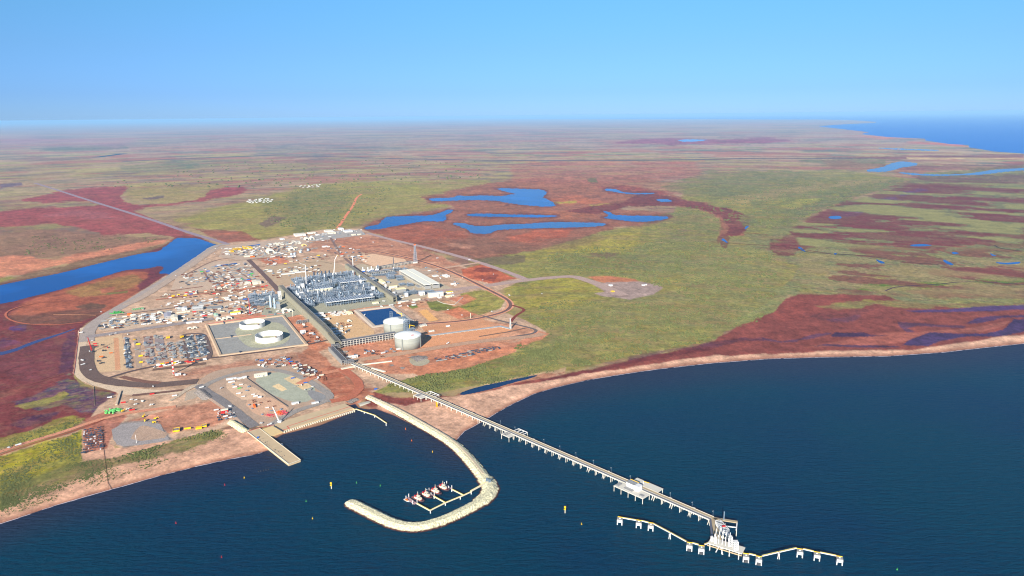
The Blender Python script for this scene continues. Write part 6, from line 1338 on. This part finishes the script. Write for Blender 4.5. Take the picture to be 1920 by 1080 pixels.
yard([(300, 570), (380, 560), (500, 549), (500, 556), (400, 566), (320, 576)], 34, [('container_white', 4), ('cabin_white', 3), ('cabin_cream', 2), ('stack3', 2), ('pickup_white', 2)], 'just in front of the red dirt strip', 8, 7, 1.1, .9)
yard([(425, 466), (470, 463), (545, 454), (556, 466), (600, 466), (560, 476), (530, 484), (470, 482), (415, 478)], 150, ST * 2 + [('cabin_white', 4), ('container_white', 3), ('cabin_cream', 3), ('cabin_grey', 3), ('pipes_grey', 5)], 'in the northern yard by the large domed tent', 9, 9, 1.15)
yard([(500, 456), (560, 452), (566, 458), (510, 462)], 34, [('pipes_pale', 5), ('pipes_grey', 4), ('stack4', 2)], 'in the pale pipe laydown in the far north', 10, 9, 1.15)
yard([(495, 486), (580, 480), (620, 478), (600, 492), (500, 500)], 30, ST + [('cabin_white', 4), ('cabin_cream', 2), ('container_yellow', 1), ('stack2', 2)], 'on the open ground behind the rear train', 11, 9, 1.1)
yard([(600, 460), (650, 462), (700, 478), (690, 498), (640, 484), (600, 468)], 40, ST + [('container_white', 2), ('container_orange', 2), ('truck_yellow', 1)], 'on the bare ground beside the far dark road', 12, 9, 1.1)
yard([(492, 508), (560, 500), (600, 498), (600, 508), (520, 522)], 44, ST + [('cabin_white', 4), ('pipes_pale', 3), ('container_white', 3)], 'between the northern rows and the rear train', 13, 8, 1.1)
yard([(585, 432), (680, 430), (690, 445), (640, 452), (560, 458), (555, 446)], 40, [('cabin_white', 4), ('container_white', 3), ('pickup_white', 4), ('stack0', 2), ('stack3', 2)], 'around the northern row of halls', 14, 9, 1.1)
for i, (q, n) in enumerate((([(234, 634), (241, 634), (246, 691), (236, 690)], 52), ([(269, 631), (285, 630), (288, 650), (271, 652)], 12), ([(272, 654), (288, 652), (293, 682), (277, 684)], 22), ([(289, 630), (305, 628), (315, 674), (298, 677)], 30), ([(313, 642), (324, 641), (331, 672), (322, 674)], 22), ([(331, 640), (341, 640), (350, 672), (340, 674)], 22), ([(345, 632), (362, 629), (372, 670), (358, 672)], 44), ([(366, 629), (382, 628), (392, 664), (377, 670)], 46))):
    wh_ = ('in the long dark storage strip of the front yards', 'in the first gravel bay of the front yards', 'in the second gravel bay of the front yards', 'in the third gravel bay of the front yards', 'in the fourth gravel bay of the front yards', 'in the fifth gravel bay of the front yards', 'in the left bay inside the dark loop road', 'in the right bay inside the dark loop road')[i]
    yard(q, n, ([('stack1', 3), ('stack2', 1), ('stack3', 5), ('pipes_dark', 1), ('stack4', 3), ('stack0', 3)] if i in (0, 6, 7) else [('stack0', 5), ('stack5', 2), ('stack3', 2), ('pipes_grey', 3)]), wh_, 20 + i, 3.8 if i in (0, 6, 7) else 4.5, .8)
yard([(250, 634), (264, 633), (268, 688), (256, 689)], 7, [('pipes_yellow', 2), ('stack0', 2)], 'in the tan bay with yellow pipes', 30, 5, .8)
yard([(296, 684), (360, 675), (385, 673), (386, 676), (330, 684), (298, 689)], 24, [('container_white', 4), ('container_orange', 1), ('container_yellow', 1), ('container_red', 1), ('stack2', 2)], 'along the dark road below the gravel bays', 31, 5, .8, 1)
yard([(176, 640), (205, 636), (212, 680), (186, 685)], 12, [('container_red', 1), ('stack2', 2), ('stack5', 1), ('container_orange', 1)], 'in the tan yard by the left red crane', 32, 7, .8)
yard([(416, 722), (440, 712), (480, 728), (500, 742), (470, 750), (448, 746)], 10, [('container_white', 2), ('stack3', 1), ('container_green', 1)], 'in the left half of the terminal yard', 33, 6, .8)
yard([(456, 754), (500, 744), (530, 758), (540, 770), (510, 780), (480, 778)], 12, [('container_white', 1), ('stack5', 3), ('truck_white', 1), ('stack3', 3)], 'around the pink sheeting by the wharf', 34, 6, .6)
yard([(520, 700), (560, 706), (600, 732), (592, 745), (560, 740)], 7, [('truck_white', 2), ('stack0', 1), ('container_blue', 1)], 'on the green-grey terminal pad', 35, 7, .8)
yard([(545, 686), (560, 680), (600, 700), (612, 712), (600, 716), (570, 706)], 34, [('cabin_cream', 3), ('container_red', 1), ('cabin_white', 3), ('stack5', 4), ('stack3', 2), ('truck_white', 2)], 'on orange ground between terminal and jetty root', 36, 6, .85)
yard([(480, 676), (540, 668), (560, 680), (520, 690), (485, 690)], 26, ST + [('container_red', 1), ('container_blue', 1)], 'on the bare slope in front of the tank yard', 37, 7, .9)
yard([(815, 672), (860, 663), (935, 650), (938, 655), (880, 668), (820, 680)], 74, [('pipes_dark', 3), ('pipes_grey', 3), ('stack1', 2), ('pipes_rusty', 2)], 'in rows right of the big gravel stockpile', 38, 5.5, .75, 1)
yard([(157, 806), (162, 803), (176, 806), (188, 800), (194, 806), (192, 846), (180, 842), (172, 850), (157, 850)], 60, [('pickup_white', 2), ('pickup_dark', 6), ('stack1', 1)], 'in the small car park above the left beach', 39, 3, 1.0, .5)
yard([(230, 740), (330, 735), (350, 750), (250, 772), (230, 765)], 10, [('container_white', 1), ('container_red', 1), ('stack4', 2), ('truck_white', 1)], 'on the tan flat behind the orange yard', 40, 7, .9)
yard([(405, 770), (440, 772), (445, 785), (410, 790)], 16, [('container_white', 2), ('stack3', 2), ('pickup_white', 3), ('stack1', 1)], 'around the red-walled shed', 41, 4.5, .8)
yard([(590, 610), (640, 606), (665, 612), (640, 632), (612, 625)], 22, ST + [('cabin_white', 2), ('container_white', 2), ('container_yellow', 1)], 'beside the low white buildings by the clad rack', 42, 7)
yard([(615, 586), (650, 582), (652, 590), (625, 594)], 14, [('cabin_white', 4), ('cabin_cream', 3)], 'behind the tan ground left of the pond', 43, 7)
yard([(700, 575), (760, 568), (800, 560), (800, 568), (760, 580)], 12, [('container_white', 2), ('stack5', 2), ('cabin_white', 1)], 'on the red verge in front of the second clad rack', 44, 8)
yard([(400, 532), (496, 548), (520, 556), (540, 600), (520, 596), (490, 580)], 30, ST + [('container_white', 2), ('cabin_white', 1)], 'on the red ground around the power block', 45, 7)
yard([(560, 600), (590, 620), (600, 640), (580, 645), (560, 615)], 16, ST + [('container_yellow', 1), ('cabin_white', 1)], 'between the tank yard and the clad rack', 46, 7)
yard([(640, 660), (700, 655), (760, 655), (740, 668), (680, 672), (650, 675)], 16, ST + [('cabin_white', 2), ('truck_yellow', 1)], 'on the red ground in front of the lattice rack', 47, 8)
yard([(460, 376), (500, 372), (512, 374), (508, 380), (465, 382)], 40, [('cabin_white', 6), ('cabin_grey', 3)], 'in the camp on the far olive hill', 48, 14, 1.2)
yard([(560, 348), (600, 346), (604, 351), (565, 353)], 18, [('cabin_grey', 3), ('cabin_white', 3)], 'in the far camp beyond the olive hill', 49, 20, 1.3)
yard([(780, 500), (800, 500), (860, 530), (855, 540), (830, 530)], 8, [('container_white', 2), ('stack3', 2)], 'beyond the twin cooler roofs', 50, 8)
yard([(745, 560), (700, 540), (705, 530), (760, 560)], 24, [('cabin_white', 2), ('stack3', 3), ('stack4', 3), ('stack1', 2)], 'under the yellow-roofed buildings', 51, 6, .9)
r = random.Random(9)
for q in ((250, 590), (219, 592), (190, 586), (152, 625), (173, 640), (168, 660), (155, 677), (156, 685), (170, 695), (268, 581), (303, 575), (340, 571), (240, 628), (208, 629), (217, 626), (290, 690), (361, 677), (287, 726), (206, 747) , (330, 518), (355, 500), (345, 519), (386, 487), (402, 476), (416, 467), (404, 467), (340, 540), (306, 556), (318, 553), (378, 728), (415, 729), (432, 764), (490, 795), (506, 798), (17, 841), (35, 836), (700, 455), (735, 462), (770, 470), (820, 485), (880, 488), (925, 515), (840, 582), (866, 592), (922, 585), (955, 555), (868, 521), (1016, 552), (905, 526), (660, 562), (612, 566), (720, 566), (684, 592), (470, 500), (500, 530), (476, 507), (700, 660), (840, 645)):
    p = P(*q); k = 'pickup_white' if r.random() < .6 else 'truck_white'; put(k, (p.x, p.y, GZ + ZTOP), r.uniform(0, 6), 'driving or parked on the roads of the site', 1.3)
# special pieces
def blk(px, py, d, m, label, name, cat, a=None, n=1, z=0):
    q = P(px, py); b = MB()
    if n == 1: b.box((0, 0, 0), d)
    else:
        for k in range(n): b.box(((k - (n - 1) / 2) * d[0] / n * 1.0, 0, 0), (d[0] / n * .62, d[1], d[2]))
    if name in ('sheeting', 'green_heap'):
        b = MB(); r_ = random.Random(int(px))
        for k in range(60): b.box((r_.gauss(0, d[0] / 4), r_.gauss(0, d[1] / 4), 0), (r_.uniform(1.5, d[0] * .14), r_.uniform(1, d[1] * .14), d[2] * r_.uniform(.3, 1)), r_.uniform(0, 3))
    o = b.build(name, m); o.location = (q.x, q.y, GZ + ZTOP); o.rotation_euler.z = UA if a is None else a; occ(q, max(d[:2]) / 2); return tag(o, label, cat)
blk(212, 772.5, (30, 28, 4), mat('green_plastic', (110, 200, 110), .6, var=.2), 'big pile of bright green pieces beside the track at the left beach yard', 'green_heap', 'green pile')
blk(220, 587.5, (46, 26, 4), GRE, 'scattered pile of green steel at the corner of the big left yard', 'green_heap', 'green pile'); blk(259, 580, (40, 16, 3), mat('pale_green_paint', (120, 180, 120), .6, var=.15), 'row of pale green frames beside the dark road into the left yard', 'green_rack', 'rack', n=7)
blk(243, 591, (14, 12, 6), ORA, 'orange block with long shadow in the big left yard', 'orange_bin', 'bin'); 
for i, (x, l) in enumerate(((457, 'yellow pipe stack in the far north, first of four from the left'), (461.5, 'yellow pipe stack in the far north, second of four from the left'), (466, 'yellow pipe stack in the far north, third of four from the left'), (470.5, 'yellow pipe stack in the far north, rightmost of four'))): blk(x, 465, (9, 70, 4), YEL, l, 'yellow_pipe_stack', 'pipe stack')
for x, y, l in ((434, 471.5, 'bent yellow pipe frame in the far north, the leftmost'), (441, 468, 'bent yellow pipe frame in the far north, the middle one'), (449, 467, 'bent yellow pipe frame in the far north, the right one nearest the four stacks')): blk(x, y, (22, 60, 3), YEL, l, 'bent_pipe_stack', 'pipe stack', n=4)
blk(473.5, 482.2, (22, 14, 4), ORA, 'long orange-yellow container on its own in the northern yard', 'orange_container', 'container')
blk(505, 779, (26, 14, 1.2), PINK, 'flat pink-red sheeting, the larger patch left of the wharf crane', 'sheeting', 'sheeting', math.radians(-30)); blk(530, 775, (26, 26, 1.6), PINK, 'big heap of pink-red sheeting with orange netting behind the wharf crane', 'sheeting', 'sheeting', math.radians(-30)); blk(524, 774.5, (12, 22, 2.2), ORA, 'orange netting heap lying on the pink sheeting', 'sheeting', 'netting')
blk(477, 762.5, (5, 19, 3), ORA, 'bright orange container in the terminal yard', 'orange_container', 'container'); blk(704.5, 731, (8, 3, 2.6), BLU, 'bright blue container at the foot of the jetty', 'blue_container', 'container'); blk(484, 822.5, (4, 3, 3), BLU, 'small blue hut at the landward end of the pier', 'blue_hut', 'hut', math.radians(-45), z=2)
blk(487, 725 + 21, (9, 6, 3), WH, 'white container at the end of the pale strip in the terminal yard', 'white_container', 'container')
for x, l in ((331, 'yellow-framed bin of dark rock on the left edge of the orange yard'), (383, 'yellow-framed bin of dark rock at the right end of the row by the beach')):
    q = P(x, 808 if x < 340 else 800); t = empty('rock_bin', q, UA - .1, l, 'bin'); t.location.z = GZ + ZTOP; b = MB(); b.box((0, -8, 0), (13, .8, 3.4)); b.box((-6.6, 0, 0), (.8, 16.8, 3.4)); b.box((6.6, 0, 0), (.8, 16.8, 3.4)); b.box((0, 8, 0), (13, .8, 3.4)); b.build('frame', YEL, t); MB().box((0, 0, .1), (12, 15, 2.6)).build('rock_fill', M_ROCKG, t); t.scale = (1, 1, 1) if x < 340 else (.8, .7, .9)
blk(373, 804, (13, 10, 3), YEL, 'solid yellow bin next to the small rock bin by the beach', 'yellow_bin', 'bin', UA - .1); blk(352, 805, (14, 3, 3), YEL, 'narrow yellow skip between the bins by the beach', 'yellow_skip', 'bin', UA - .1)
for x, y, l in ((272, 790, 'yellow excavator in the orange yard above the gravel pad, the lower left'), (269, 783, 'excavator in the orange yard above the gravel pad, the upper left'), (291, 787, 'yellow excavator in the orange yard, the upper right of four'), (288, 794, 'yellow excavator in the orange yard, the lower right of four'), (230, 773, 'small excavator beside the bright green pile')):
    p = P(x, y); put('digger_yellow', (p.x, p.y, GZ + ZTOP), r.uniform(0, 6), '', 1.1, solo=l)
for x, y, l in ((341, 633, 'yellow container stack at the top of the fifth gravel bay'), (315, 634, 'yellow container stack with maroon pieces at the top of the fourth gravel bay')): blk(x, y, (12, 14, 5), YEL, l, 'yellow_container_stack', 'container stack', n=4)
# red pipeline and hoarding lines
def line3(pts, w, h, m, name, label, cat, z=GZ + .3):
    b = MB()
    for i in range(len(pts) - 1): b.bar(P(*pts[i], z + h / 2), P(*pts[i + 1], z + h / 2), w, h)
    return tag(b.build(name, m), label, cat)
line3([(384, 608), (450, 598), (520, 588), (540, 586)], 2.4, 1, mat('faded_red', (196, 100, 92), .8), 'red_barrier', 'long faded red barrier line behind the bank of the tank yard', 'barrier')
line3([(138, 701), (140, 690), (146, 640), (149, 618)], 1, 1, mat('faded_red', (196, 100, 92), .8), 'red_barrier', 'faded red barrier line along the outer edge of the left embankment', 'barrier')
line3([(820, 564), (832, 569), (852, 571.5), (868, 557)], 2.4, 1, CONC, 'low_wall', 'thin white low wall round the red ground by the green field', 'wall')
line3([(193, 812), (194, 840), (204, 920)], .35, .6, RUST, 'beach_fence', 'thin dark fence line running down across the left beach to the water', 'fence'); line3([(160, 716), (176, 725), (177, 760)], .6, 1, SAND, 'causeway_fence', 'thin pale fence line through the blue mud pool at far left', 'fence')
line3([(218, 759), (226, 733)], 5, 2.5, mat('bank_brown', (196, 172, 146), .95), 'small_bank', 'small pale bank between the blue mud pool and the tan flat', 'earth bank')
line3([(462, 708), (500, 735), (540, 762)], .8, 2, DGREY, 'yard_fence', 'dark diagonal fence line through the terminal yard', 'fence')
line3([(676, 684), (735, 677)], 5, 2.5, CREAM, 'sand_bank', 'thin cream sand bank just right of the jetty root', 'earth bank'); line3([(640, 692), (664, 687)], 9, 3, CREAM, 'sand_bank', 'cream sand heap under the start of the jetty', 'earth bank'); line3([(697, 690), (712, 694), (722, 697)], 6, 2.5, CREAM, 'sand_bank', 'cream sand heap right of the jetty near the shore', 'earth bank')

# ------------------------------------------------------------ shrubs: leafy clumps on dunes and plain
def shrubs(name, regions, seed):
    r = random.Random(seed); V = []; Fc = []
    for poly, n, smin, smax in regions:
        xs = [p[0] for p in poly]; ys = [p[1] for p in poly]; k = 0; t = 0
        while k < n and t < n * 25:
            t += 1; x = r.uniform(min(xs), max(xs)); y = r.uniform(min(ys), max(ys))
            if not inside(poly, x, y): continue
            p = P(x, y); w = 820 / max(300, y - 100); cl = vnoise(np.array([p.x * .02]), np.array([p.y * .02]), 2)[0]
            if r.random() > (cl - .2) * 1.7: continue
            k += 1; s = r.uniform(smin, smax) * (.7 + cl * .6); m = len(V); a0 = r.uniform(0, 6)
            for j in range(6): a = a0 + j * math.pi / 3; rr_ = s * r.uniform(.35, .65); V.append((p.x + math.cos(a) * rr_, p.y + math.sin(a) * rr_, GZ + s * r.uniform(-.05, .12)))
            for j in range(4): a = a0 + j * math.pi / 2 + .4; rr_ = s * r.uniform(.15, .4); V.append((p.x + math.cos(a) * rr_, p.y + math.sin(a) * rr_, GZ + s * r.uniform(.3, .55)))
            for j in range(6): q = m + 6 + int(j * 4 / 6) % 4; Fc.append((m + j, m + (j + 1) % 6, q)); 
            for j in range(4): Fc.append((m + 6 + j, m + (int((j + 1) * 1.5) % 6), m + 6 + (j + 1) % 4))
            Fc.append((m + 6, m + 7, m + 8, m + 9))
    b = MB(); b.v = V; b.f = Fc; return b.build(name, mat('shrub_leaf', (94, 98, 56), .95, var=.45, scale=.03, spec=.05))
tag(shrubs('shrubs', [
  ([(0, 925), (60, 893), (120, 870), (200, 860), (260, 846), (330, 824), (400, 806), (420, 808), (400, 828), (340, 848), (280, 862), (200, 885), (100, 920), (0, 958)], 1700, 1.5, 4.2),
  ([(0, 940), (100, 905), (200, 872), (300, 850), (400, 815), (430, 812), (420, 826), (330, 862), (250, 886), (120, 932), (0, 972)], 900, 1.2, 3.2),
  ([(0, 857), (60, 838), (152, 808), (154, 860), (60, 900), (0, 930)], 1200, 1.5, 4), ([(0, 826), (60, 808), (130, 781), (163, 783), (150, 796), (0, 848)], 300, 1.5, 4),
  ([(720, 722), (790, 704), (880, 690), (960, 662), (1100, 640), (1100, 686), (1000, 704), (930, 718), (820, 733), (760, 735)], 2600, 2.5, 6),
  ([(975, 640), (1030, 628), (985, 590), (1040, 560), (1180, 570), (1300, 560), (1440, 580), (1430, 600), (1330, 640), (1200, 664), (1100, 686), (960, 660)], 2600, 3, 8),
  ([(1010, 480), (1180, 455), (1300, 450), (1450, 470), (1460, 560), (1300, 560), (1180, 520), (1010, 510)], 1800, 5, 11),
  ([(480, 405), (560, 350), (640, 345), (740, 350), (700, 400), (640, 425), (560, 438)], 700, 7, 15), ([(1250, 400), (1500, 335), (1690, 340), (1450, 430)], 900, 7, 15), ([(60, 440), (330, 446), (200, 470), (40, 480)], 150, 6, 10), ([(170, 350), (460, 300), (900, 300), (900, 345), (500, 352)], 260, 14, 28)], 5), kind='stuff')
# ------------------------------------------------------------ haze
hz = MB().quadbox([(-430000, -430000), (430000, -430000), (430000, 430000), (-430000, 430000)], -8, 712).build('haze', None)
hm = bpy.data.materials.new('haze_air'); hm.use_nodes = True; hn = hm.node_tree.nodes; hn.remove(hn['Principled BSDF'])
pv = hn.new('ShaderNodeVolumePrincipled'); pv.inputs['Density'].default_value = 1.6e-5
pv.inputs['Color'].default_value = (.33, .62, .95, 1); pv.inputs['Anisotropy'].default_value = -0.1
hm.node_tree.links.new(pv.outputs[0], hn['Material Output'].inputs['Volume'])
hz.data.materials.append(hm); tag(hz, kind='stuff')
